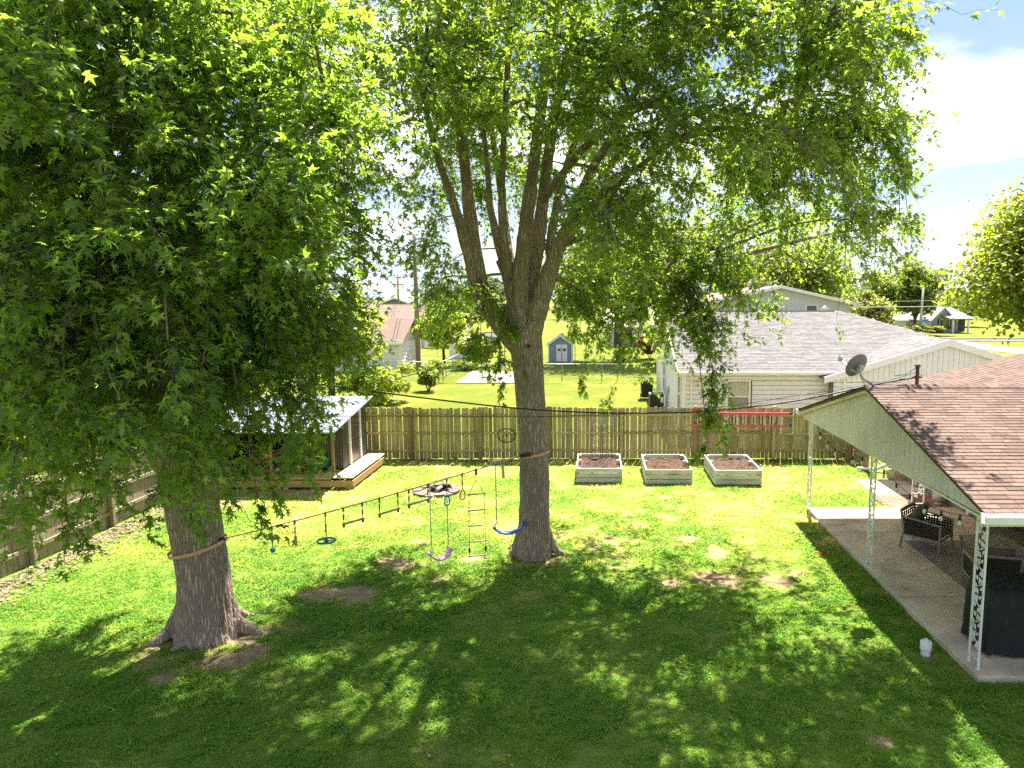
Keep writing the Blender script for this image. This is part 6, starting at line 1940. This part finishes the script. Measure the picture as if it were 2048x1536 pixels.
tree('shade_tree', 'round green tree behind the leaning utility pole', on(920, 84), 84, zz(560, 84), 1.8, 5.2, 'mid', 4500, .42, 20, 30, .25)
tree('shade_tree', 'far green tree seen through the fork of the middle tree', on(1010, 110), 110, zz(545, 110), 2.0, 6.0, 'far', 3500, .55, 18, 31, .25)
tree('shade_tree', 'sunlit yellow green tree just behind the black shed', on(655, 34), 34, zz(530, 34), 1.5, 2.7, 'bright', 5500, .24, 22, 32, .18)
tree('shade_tree', 'bright green tree beyond the side fence behind the left maple', on(420, 31), 31, zz(420, 31), 1.4, 3.4, 'bright', 6500, .26, 24, 33, .2)
tree('shade_tree', 'bright tree beyond the side fence near the frame edge', on(150, 27), 27, zz(330, 27), 1.4, 3.6, 'bright', 6500, .26, 24, 34, .2)
tree('shade_tree', 'sunlit tree beyond the side fence, half out of frame', on(-60, 22), 22, zz(560, 22), 1.2, 3.0, 'bright', 4500, .24, 20, 35, .18)
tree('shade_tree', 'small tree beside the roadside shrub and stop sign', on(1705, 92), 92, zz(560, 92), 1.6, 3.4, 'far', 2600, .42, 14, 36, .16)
# shrubs
gsh = 'shrubs beyond the back fence'
tree('shrub', 'wide yellow green shrub against the neighbour wire fence', on(770, 37), 37, 2.0, .1, 1.5, 'bright', 3200, .16, 16, 41, cat='shrub', group=gsh)
tree('shrub', 'tall yellow green shrub beside the black shed roof', on(725, 33), 33, 2.3, .1, 1.3, 'bright', 2600, .16, 14, 42, cat='shrub', group=gsh)
tree('shrub', 'round dark shrub at the near end of the green wire fence', on(852, 41.5), 41.5, 1.5, .05, .72, 'mid', 1900, .15, 14, 43, cat='shrub', group=gsh)
tree('shrub', 'yellow flowered bush behind the round dark shrub', on(866, 46), 46, 1.6, .05, .75, 'bright', 1500, .16, 12, 44, cat='shrub', group=gsh)
tree('shrub', 'tall bright bush by the basketball backboard', on(950, 56), 56, 3.0, .1, 1.6, 'bright', 2600, .24, 14, 45, cat='shrub', group=gsh)
tree('shrub', 'low bright hedge plant behind the gravel pad', on(925, 54), 54, .9, .05, 1.2, 'bright', 1400, .2, 12, 46, cat='shrub', group=gsh)
tree('shrub', 'round yellow shrub on the corner lawn by the street lamp', on(1828, 99), 99, zz(640, 99), .3, 2.0, 'pale', 1800, .26, 12, 47, cat='shrub', group='roadside shrubs')
tree('shrub', 'low yellow green shrubs under the grey house windows', on(1878, 110), 110, 1.1, .05, 3.2, 'pale', 1500, .3, 12, 48, cat='shrub', group='roadside shrubs', ry=.9)
tree('shrub', 'red leaved shrub between the shed and the white house', on(1300, 64), 64, 2.2, .1, 1.1, 'autumn', 1200, .25, 12, 49, cat='shrub', group=gsh)
# far wood along the horizon
Bs = []
r_ = np.random.default_rng(5)
for k in range(46):
    x = -170 + k * 9.5 + r_.uniform(-3, 3); y = r_.uniform(165, 230)
    h = r_.uniform(6.0, 11.5)
    Bs.append(foliage((x, y, h * .5), (r_.uniform(5, 9), 4, h * .55), 420, 1.0, 9, 100 + k))
B, A, Nn, S, age = (np.concatenate(q) for q in zip(*Bs))
V, F, a = leaf_geo(B, A, Nn, S, age, LQ_V, LQ_F)
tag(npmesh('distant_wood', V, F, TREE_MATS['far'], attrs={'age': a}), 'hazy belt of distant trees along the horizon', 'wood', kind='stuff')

# ---- simple houses
def gable_house(name, label, x0, x1, y0, y1, ze, zr, ridge, wall, roofm, cat='house', over=.35, lap=None, group=None):
    t = thing(name, label, cat, ((x0 + x1) / 2, (y0 + y1) / 2, 0), group)
    xm, ym = (x0 + x1) / 2, (y0 + y1) / 2
    if ridge == 'x':
        w = MB().prism([(x0, y0, -.05), (x0, y1, -.05), (x0, y1, ze), (x0, ym, zr - .08), (x0, y0, ze)], (x1 - x0, 0, 0))
        sl_ = (zr - ze) / (ym - y0)
        rp = [(x0 - over, y0 - over, ze - sl_ * over), (x0 - over, ym, zr), (x0 - over, y1 + over, ze - sl_ * over)]
        r = MB().prism(rp + [(a, b, c + .12) for a, b, c in rp[::-1]], (x1 - x0 + 2 * over, 0, 0))
        fs = MB().prism([(a - .03, b, c - .04) for a, b, c in rp] + [(a - .03, b, c + .14) for a, b, c in rp[::-1]], (.03, 0, 0)).box((xm, y0 - over - .03, ze - sl_ * over + .03), (x1 - x0 + 2 * over, .06, .16))
    else:
        w = MB().prism([(x0, y0, -.05), (x1, y0, -.05), (x1, y0, ze), (xm, y0, zr - .08), (x0, y0, ze)], (0, y1 - y0, 0))
        sl_ = (zr - ze) / (xm - x0)
        rp = [(x0 - over, y0 - over, ze - sl_ * over), (xm, y0 - over, zr), (x1 + over, y0 - over, ze - sl_ * over)]
        r = MB().prism(rp + [(a, b, c + .12) for a, b, c in rp[::-1]], (0, y1 - y0 + 2 * over, 0))
        fs = MB().prism([(a, b - .03, c - .10) for a, b, c in rp] + [(a, b - .03, c + .14) for a, b, c in rp[::-1]], (0, .03, 0))
    w.build('wall', wall, t, fix=True)
    r.build('roof', roofm, t, fix=True); fs.build('fascia', WHITE, t, fix=True)
    return t
GREYW = pm('grey_house_siding', (.33, .35, .37), (.38, .40, .42), 1.5, .7, stretch=(.2, .2, 8))
DGREY = pm('dark_grey_siding', (.14, .14, .16), (.17, .17, .19), 1.5, .7, stretch=(.2, .2, 8))
PALEW = pm('pale_grey_siding', (.50, .46, .54), (.55, .51, .59), 1.5, .7, stretch=(8, .2, .2))
GREENW = pm('pale_green_white_siding', (.66, .68, .58), (.72, .73, .64), 1.5, .7, stretch=(.2, .2, 8))
TANR = pm('tan_red_roof', (.30, .17, .12), (.38, .23, .17), 5, .95)
# grey gabled building behind the white house
gy = 56.0
bx0, bx1 = on(1418, gy), on(1700, gy)
gb_ = gable_house('grey_gabled_building', 'grey building with a wide gable, vent and chimney behind the white house', bx0, bx1, gy, gy + 16, zz(606, gy), zz(574, gy), 'y', PALEW, TANR, 'building', .4)
vb = P(1553, 586, gy - .1)
lv = MB()
for k in range(5): lv.box((vb.x, vb.y - .02, vb.z - .2 + k * .1), (.42, .05, .06))
MB().box((vb.x, vb.y, vb.z), (.5, .06, .6)).build('gable_vent', pm('vent_grey', (.3, .3, .32), (.34, .34, .36), 3, .6), gb_); lv.build('louvre', WHITE, gb_)
for (ua, ub) in ((1537, 1558), (1613, 1634)):
    xa_, xb_ = on(ua, gy), on(ub, gy)
    fr = MB().box(((xa_ + xb_) / 2, gy - .02, zz(619, gy)), (xb_ - xa_ + .1, .08, .75)).build('window', WHITE, gb_)
    MB().box(((xa_ + xb_) / 2, gy - .07, zz(619, gy)), (xb_ - xa_ - .06, .02, .6)).build('pane', GLASS_D, fr)
k = bx0 + .4
while k < bx1:
    MB().box((k, gy - .012, 2.4), (.03, .03, 4.8)).build('batten', PALEW, gb_); k += .4
cq = P(1518, 580, gy + 5)
ch = MB().box((cq.x, gy + 5, zz(570, gy + 5) - .3), (.85, .8, 2.2)).build('chimney', pm('brick_chimney', (.24, .19, .16), (.32, .26, .22), 7, .95), gb_)
MB().box((cq.x, gy + 5, zz(558, gy + 5)), (.98, .92, .12)).build('cap', CONC, ch)
for dx in (-.75, .75):
    MB().lathe([(.14, 4.0), (.14, zz(572, gy + 5)), (.26, zz(572, gy + 5)), (.3, zz(568, gy + 5)), (.2, zz(564, gy + 5)), (0, zz(563, gy + 5))], (cq.x + dx, gy + 5, 0), 12).build('flue', STEEL, gb_)
# red trimmed porch at its corner
MB().box((on(1709, gy), gy + 2.3, zz(622, gy)), (.1, .1, 1.8)).box((on(1718, gy), gy + 2.3, zz(609, gy)), (.7, .1, .1)).build('red_trim', RED, gb_)
# white garage with brown roof behind the left tree
GYG = 53.0
gx1 = on(796, GYG)
ga = gable_house('white_garage', 'white sided garage with a brown roof beyond the wire fence', gx1 - 9, gx1, GYG, GYG + 6.6, zz(683, GYG), zz(640, GYG + 3.3), 'x', GREENW, ROOF_BROWN, 'garage')
lap_wall(ga, (gx1 - .0, GYG + 6.6, 0), (0, -1, 0), .1, zz(683, GYG), lambda z: (0, 6.6), (1, 0, 0), SIDING, .25)
lap_wall(ga, (gx1 - 9, GYG - .0, 0), (1, 0, 0), .1, zz(683, GYG), lambda z: (0, 9), (0, -1, 0), GREENW, .25)
MB().box((gx1 + .02, GYG - .02, 1.1), (.12, .12, 2.2)).build('corner_board', WHITE, ga)
MB().box((gx1 - 4.5, GYG - .42, zz(681, GYG)), (9.5, .1, .12)).build('gutter', WHITE, ga)
# more houses
gable_house('brown_roofed_bungalow', 'bungalow with a plain brown roof behind the white garage', on(700, 78), on(845, 78), 78, 88, zz(645, 78), zz(612, 83), 'x', PALEW, ROOF_BROWN, 'house')
d2 = gable_house('dark_gabled_house', 'dark grey gabled house far behind the garage', on(745, 105), on(835, 105), 105, 118, zz(613, 105), zz(596, 105), 'y', DGREY, ROOF_GREY, 'house')
h4 = gable_house('long_grey_roofed_building', 'long grey roofed building on the skyline behind the far pole', on(780, 150), on(850, 150), 150, 165, zz(606, 150), zz(588, 157), 'x', PALEW, ROOF_GREY, 'building')
hb = gable_house('tan_roofed_house', 'house with a tan roof behind the spreading tree', on(1215, 80), on(1330, 80), 80, 92, zz(652, 80), zz(604, 86), 'x', PALEW, pm('tan_roof', (.33, .26, .21), (.40, .33, .27), 6, .95), 'house')
for u in (1255, 1295):
    fr = MB().box((on(u, 80), 79.98, zz(668, 80)), (1.3, .08, 1.2)).build('window', WHITE, hb); MB().box((on(u, 80), 79.93, zz(668, 80)), (1.05, .02, .95)).build('pane', GLASS_D, fr)
fh = gable_house('grey_corner_house', 'grey house with a porch and dark shutters on the street corner', on(1866, 112), on(1912, 112), 112, 124, zz(639, 112), zz(615, 112), 'y', GREYW, ROOF_GREY, 'house', .3)
for u in (1886, 1897):
    xq = on(u, 112)
    fr = MB().box((xq, 111.96, zz(646, 112)), (.75, .1, 1.15)).build('window', WHITE, fh); MB().box((xq, 111.9, zz(646, 112)), (.55, .02, .95)).build('pane', GLASS_D, fr)
    for s in (-.5, .5): MB().box((xq + s, 111.95, zz(646, 112)), (.22, .06, 1.2)).build('shutter', BLACK, fh)
px0, px1 = on(1900, 110), on(1950, 110)
MB().prism([(px0, 109.6, zz(639, 110)), (px0 - 1.2, 117, zz(617, 115)), (px1, 117, zz(617, 115)), (px1, 109.6, zz(639, 110))], (0, 0, .15)).build('porch_roof', ROOF_GREY, fh, fix=True)
MB().box(((px0 + px1) / 2, 114.5, 1.3), (px1 - px0 - .4, 4.2, 2.6)).build('porch_wall', GREYW, fh)
for u in (1909, 1940): MB().box((on(u, 109.9), 109.9, 1.15), (.22, .22, 2.4)).build('porch_post', WHITE, fh)
MB().box((on(1927, 112.3), 112.3, 1.2), (.9, .1, 2.1)).build('door', BLACK, fh)
gable_house('dark_roofed_house', 'dark gabled house peeking over the grey corner house', on(1858, 138), on(1912, 138), 138, 150, zz(628, 138), zz(607, 138), 'y', DGREY, ROOF_GREY, 'house')
gw_ = gable_house('white_street_garage', 'low white garage beside the parked pickup', on(1768, 118), on(1815, 118), 118, 126, zz(641, 118), zz(634, 122), 'x', WHITE, ROOF_GREY, 'garage')
# ---- small sheds
s1 = gable_house('grey_garden_shed', 'little grey barn shed with white doors on the shaded lawn', on(1096, 59), on(1144, 59), 59, 61.2, zz(688, 59), zz(671, 59), 'y', pm('blue_grey_shed', (.20, .25, .29), (.25, .30, .34), 3, .7), pm('shed_roof_tan', (.36, .33, .29), (.42, .39, .34), 5, .9), 'shed', .12)
sx0, sx1 = on(1112, 59), on(1134, 59)
dd_ = MB().box(((sx0 + sx1) / 2, 58.97, zz(706, 59)), (sx1 - sx0, .06, zz(690, 59) - .12)).build('door', WHITE, s1)
MB().box(((sx0 + sx1) / 2, 58.93, .75), (.05, .02, 1.3)).build('door_gap', DGREY, dd_)
for s in (-.22, .22):
    MB().lathe([(0, 0), (.12, 0), (.12, .02), (0, .02)], ((sx0 + sx1) / 2 + s, 58.93, 1.12), 14, Matrix.Rotation(R(90), 3, 'X')).build('door_light', GLASS_D, dd_)
for u in (1096.5, 1143.5): MB().box((on(u, 59), 58.98, .8), (.1, .06, 1.55)).build('corner_board', WHITE, s1)
s2 = gable_house('white_metal_shed', 'small white metal shed at the end of the green wire fence', on(896, 64), on(936, 64), 64, 66.2, zz(688, 64), zz(676, 64.9), 'x', pm('white_metal', (.62, .66, .67), (.68, .71, .72), 2, .4), WHITE, 'shed', .12)
# ---- chain link fences
def chain_fence(label, a, b, h=1.15, step=2.6, loc=None):
    a, b = Vector(a), Vector(b)
    t = thing('chain_link_fence', label, 'fence', (a + b) / 2)
    L = (b - a).length; n = max(1, round(L / step)); d_ = (b - a).normalized()
    GP = pm('green_fence_post', (.12, .22, .17), (.16, .27, .21), 3, .6)
    for i in range(n + 1):
        q = a + d_ * (L * i / n)
        MB().tube([q, q + Vector((0, 0, h + .04))], .03, 6).build('post', GP, t)
    MB().tube([a + Vector((0, 0, h)), b + Vector((0, 0, h))], .022, 5).build('top_rail', STEEL, t)
    V, F = [], []
    s_ = .16; m = int(L / s_)
    mb = MB()
    for i in range(-int(h / s_), m):
        for sg in (1, -1):
            x0_ = i * s_; x1_ = x0_ + h
            p0, p1 = (x0_, 0), (x1_, h)
            if sg < 0: p0, p1 = (x0_, h), (x1_, 0)
            t0 = max(0, -x0_ / h) if x0_ < 0 else 0; t1 = min(1, (L - x0_) / h)
            if t1 <= t0: continue
            f = lambda k_: a + d_ * (x0_ + h * k_) + Vector((0, 0, p0[1] + (p1[1] - p0[1]) * k_))
            A_, B_ = f(t0), f(t1)
            w_ = Vector((0, 0, .006))
            mb.quad(A_ - w_, B_ - w_, B_ + w_, A_ + w_)
    tag(mb.build('wire_mesh', GP, t), kind='stuff')
chain_fence('green wire fence running away past the gravel pad', G(878, 762), G(955, 716))
chain_fence('grey wire fence crossing the shaded lawn towards the white house', G(880, 763) + Vector((.2, 0, 0)), Vector((3.0, 45.8, 0)))
chain_fence('green wire fence in front of the white garage', Vector((on(735, 49), 49, 0)), Vector((on(868, 47), 47, 0)))
# gravel pad with basketball hoop
gp = [G(912, 765), G(1040, 765), G(1030, 742), G(945, 742)]
pad = tag(MB().prism([q - Vector((0, 0, .05)) for q in gp], (0, 0, .045)).build('gravel_pad', pm('gravel', (.34, .27, .22), (.46, .38, .32), 18, 1, .5, 60), fix=True), kind='structure')
hp = P(985, 700, 50)
bh = thing('basketball_hoop', 'white basketball backboard on a black pole by the gravel pad', 'basketball hoop', (hp.x + .3, 50.6, 0))
MB().tube([(hp.x + .4, 50.9, 0), (hp.x + .4, 50.9, 2.2), (hp.x + .1, 50.2, 2.7)], .06, 8).build('pole', BLACK, bh)
bz_ = zz(675, 50)
MB().box((hp.x, 50, bz_), (1.1, .04, .75)).build('backboard', WHITE, bh)
MB().box((hp.x, 49.97, bz_ + .36), (1.14, .03, .05)).box((hp.x, 49.97, bz_ - .36), (1.14, .03, .05)).box((hp.x - .55, 49.97, bz_), (.05, .03, .75)).box((hp.x + .55, 49.97, bz_), (.05, .03, .75)).box((hp.x, 49.97, bz_ - .05), (.45, .03, .04)).build('border', BLACK, bh)
MB().tube([(hp.x + .22 * math.cos(a), 49.7 + .22 * math.sin(a), bz_ - .25) for a in np.linspace(0, 6.283, 17)], .015, 5).build('rim', ORAN, bh)
# bin and condenser beside the white house
bn = thing('wheeled_bin', 'black wheeled rubbish bin standing beside the white house', 'bin', (2.80, 38.4, 0))
V = []
for (z, k) in ((.06, .82), (.98, 1.0)):
    for (a, b) in ((-1, -1), (1, -1), (1, 1), (-1, 1)): V.append((2.80 + a * k * .34, 38.4 + b * k * .38, z))
MB().add(V, [(3, 2, 1, 0), (4, 5, 6, 7), (0, 1, 5, 4), (1, 2, 6, 5), (2, 3, 7, 6), (3, 0, 4, 7)]).build('body', BLACK, bn)
MB().box((2.80, 38.38, 1.03), (.74, .84, .08), bev=.03).build('lid', BLACK, bn)
MB().tube([(2.52, 37.96, .98), (2.52, 37.9, 1.02), (3.08, 37.9, 1.02), (3.08, 37.96, .98)], .02, 6).build('handle', BLACK, bn)
for x in (2.5, 3.1): MB().lathe([(0, -.03), (.11, -.03), (.11, .03), (0, .03)], (x, 38.7, .1), 14, Matrix.Rotation(R(90), 3, 'Y')).build('wheel', RUBBER, bn)
ac = thing('air_conditioner', 'dark grey air conditioner unit beside the white house wall', 'air conditioner', (2.95, 34.2, 0))
MB().box((2.95, 34.2, .41), (.68, .68, .74), bev=.03).build('cabinet', pm('ac_grey', (.03, .034, .036), (.045, .05, .052), 6, .5), ac)
MB().box((2.95, 34.2, .80), (.70, .70, .05), bev=.02).build('top', pm('ac_top', (.10, .11, .11), (.14, .15, .15), 6, .5), ac)
MB().box((3.20, 33.853, .55), (.13, .008, .26)).build('sticker', WHITE, ac)
fins = MB()
for k in range(11): fins.box((2.87, 33.852, .12 + k * .055), (.44, .012, .012))
fins.build('louvre', BLACK, ac)
MB().box((3.38, 33.0, 1.1), (.08, .22, .34)).box((3.40, 33.0, .5), (.04, .04, 1.0)).build('meter_box', STEEL, nh)
# ---- utility poles and wires
POLE = pm('old_pole_wood', (.16, .11, .08), (.23, .165, .12), 6, .9, .3, 20, (4, 4, .4))
p1 = thing('utility_pole', 'tall wooden utility pole with a grey transformer by the white garage', 'utility pole', (on(833, 51.5), 51.5, 0), 'utility poles')
x1 = on(833, 51.5)
MB().tube([(x1, 51.5, -.1), (x1 - .03, 51.5, zz(468, 51.5))], [.19, .13], 12).build('pole', POLE, p1)
MB().lathe([(0, 0), (.2, 0), (.22, .06), (.22, .75), (.12, .86), (0, .88)], (x1 + .34, 51.4, zz(530, 51.5)), 16).build('transformer', pm('transformer_grey', (.36, .42, .42), (.42, .48, .48), 3, .5), p1)
MB().box((x1 - .25, 51.4, zz(520, 51.5)), (.45, .16, .18)).build('crossarm', STEEL, p1)
p2 = thing('utility_pole', 'distant utility pole with a crossarm seen in the sky gap', 'utility pole', (on(797, 98), 98, 0), 'utility poles')
x2 = on(797, 98)
MB().tube([(x2, 98, 0), (x2, 98, zz(549, 98))], [.18, .12], 8).build('pole', POLE, p2)
MB().box((x2, 97.9, zz(569, 98)), (1.5, .12, .12)).box((x2, 97.9, zz(555, 98)), (.6, .1, .1)).build('crossarm', POLE, p2)
p3 = thing('utility_pole', 'dark utility pole beside the bright bush behind the fork', 'utility pole', (on(941, 70), 70, 0), 'utility poles')
x3 = on(941, 70)
MB().tube([(x3, 70, 0), (x3, 70, 8.6)], [.18, .13], 10).build('pole', POLE, p3)
MB().box((x3, 69.9, 8.1), (1.8, .1, .12)).build('crossarm', POLE, p3)
def wire(label, a, b, dip, r=.02):
    tag(MB().tube(sag(a, b, dip, 16), r, 4).build('overhead_wire', pm('pale_wire', (.30, .29, .27), (.36, .35, .33), 5, .6)), label, 'wire', 'overhead wires of the street')
wire('overhead wire from the transformer pole to the far pole', (x1, 51.5, 8.2), (x2, 98, 8.0), .6)
wire('lower overhead wire from the transformer pole towards the far pole', (x1, 51.5, 7.4), (x2, 98, 7.2), .6)
wire('overhead wire running out of the left maple to the transformer pole', (x1, 51.5, 8.6), (-40, 40, 7.6), .8)
for k, (v0, v1) in enumerate(((601, 603), (612, 617), (629, 628))):
    wire(('upper', 'middle', 'lower')[k] + ' pale wire crossing behind the middle tree to the dark pole', P(941, v0, 70), P(700, v1 + 3, 66), .25)
    wire(('upper', 'middle', 'lower')[k] + ' pale wire from the dark pole towards the white house', P(941, v0, 70), P(1420, v1 + 16 + 10 * k, 62), .3)
wire('long pale wire crossing the street trees on the right', P(1640, 615, 60), P(2010, 610, 75), .05, .035)
wire('thin wire crossing the street trees above the long pale wire', P(1640, 604, 80), P(1960, 598, 95), .1, .02)
# ---- street with lamp, sign, car
ROAD = pm('asphalt', (.045, .045, .047), (.065, .064, .065), 8, .95, .2, 60)
tag(MB().box((60, 92.5, -.045), (110, 7.0, .03)).build('street', ROAD), kind='structure')
for y in (88.85, 96.15): tag(MB().box((60, y, -.005), (110, .3, .13)).build('kerb', CONC), kind='structure')
tag(MB().prism([(41, 70, -.05), (46, 70, -.05), (45.6, 88.7, -.05), (42, 88.7, -.05)], (0, 0, .03)).build('driveway', CONC, fix=True), kind='structure')
lamp = thing('street_lamp', 'pale street lamp with a curved arm on the corner lawn', 'street lamp', (on(1842, 100), 100, 0))
xl = on(1843, 100)
POLG = pm('pale_lamp_pole', (.42, .40, .33), (.5, .48, .4), 3, .6)
MB().tube([(xl, 100, 0), (xl + .18, 100, zz(575, 100))], [.20, .12], 10).build('pole', POLG, lamp)
zl = zz(582, 100)
MB().tube([(xl + .15, 100, zl), (xl - .35, 100, zl + .5), (xl - .8, 100, zl + .75), (xl - 1.2, 100, zl + .78)], .06, 8).build('arm', STEEL, lamp)
MB().box((xl - 1.35, 100, zl + .76), (.6, .3, .14), bev=.05).build('lamp_head', STEEL, lamp)
sg = thing('street_sign', 'green street name sign above a stop sign seen edge on', 'street sign', (on(1851, 98), 98, 0))
xs2 = on(1851, 98)
MB().tube([(xs2, 98, 0), (xs2, 98, zz(634, 98))], .035, 8).build('post', STEEL, sg)
GRN = pm('green_sign', (.01, .28, .20), (.015, .32, .23), 4, .4)
MB().box((xs2 + .05, 97.95, zz(640, 98)), (.95, .03, .22)).build('name_plate', GRN, sg)
MB().box((xs2, 98, zz(635.5, 98)), (.03, .8, .22)).box((xs2 + .02, 97.9, zz(636, 98)), (.35, .03, .2)).build('cross_plate', GRN, sg)
MB().lathe([(0, 0), (.30, 0), (.30, .02), (0, .02)], (xs2, 97.95, zz(649, 98)), 8, Matrix.Rotation(R(22.5), 3, 'Y') @ Matrix.Rotation(R(90), 3, 'X')).build('stop_plate', STEEL, sg)
cy_ = 101.0; cx_ = on(1772, cy_)
cr = thing('pickup_truck', 'silver pickup truck parked under the street trees', 'car', (cx_, cy_, 0))
SILV = pm('silver_car_paint', (.36, .37, .39), (.42, .43, .45), 3, .3, metal=.4, coat=.4)
prof = [(-2.5, .45), (2.5, .45), (2.55, .95), (2.3, 1.12), (1.2, 1.18), (.75, 1.75), (-.8, 1.78), (-.95, 1.2), (-2.45, 1.2)]
MB().prism([(cx_ + a, cy_ - .9, b) for a, b in prof], (0, 1.8, 0)).build('body', SILV, cr, fix=True)
MB().prism([(cx_ + a, cy_ - .915, b) for a, b in ((.98, 1.22), (.66, 1.66), (-.05, 1.68), (-.05, 1.22))], (0, .02, 0)).build('window', GLASS_D, cr, fix=True)
MB().prism([(cx_ + a, cy_ - .915, b) for a, b in ((-.15, 1.22), (-.15, 1.68), (-.75, 1.68), (-.85, 1.22))], (0, .02, 0)).build('window', GLASS_D, cr, fix=True)
for dx in (-1.55, 1.6):
    for dy in (-.82, .82):
        wl = MB().lathe([(.22, -.12), (.36, -.12), (.38, 0), (.36, .12), (.22, .12)], (cx_ + dx, cy_ + dy, .38), 18, AX).build('wheel', RUBBER, cr)
        MB().lathe([(0, -.13), (.21, -.11), (.23, .1), (0, .1)], (cx_ + dx, cy_ + dy, .38), 14, AX).build('rim', STEEL, wl)
MB().box((cx_ + 2.5, cy_ - .6, .95), (.1, .35, .18)).build('headlight', WHITE, cr)
# white car beyond the white shed and blocks on the lawn
tag(MB().box((on(900, 95), 95, .9), (5.5, 2, 1.5), bev=.4).box((on(900, 95), 95, 1.9), (3.4, 1.8, .8), bev=.3).build('parked_van', WHITE), 'white van parked far behind the white metal shed', 'van')
wd = thing('wooden_crate', 'reddish wooden crate at the end of the green wire fence', 'crate', (on(868, 50), 50, 0))
for k in range(8):
    MB().box((on(868, 50) - .5 + k * .14, 50, .5), (.12, .04, 1.0 + .06 * (k % 3))).build('slat', pm('red_wood', (.3, .13, .09), (.38, .18, .12), 5, .9), wd)
MB().box((on(868, 50), 50.05, .75), (1.1, .04, .08)).build('rail', MATS['red_wood'], wd)
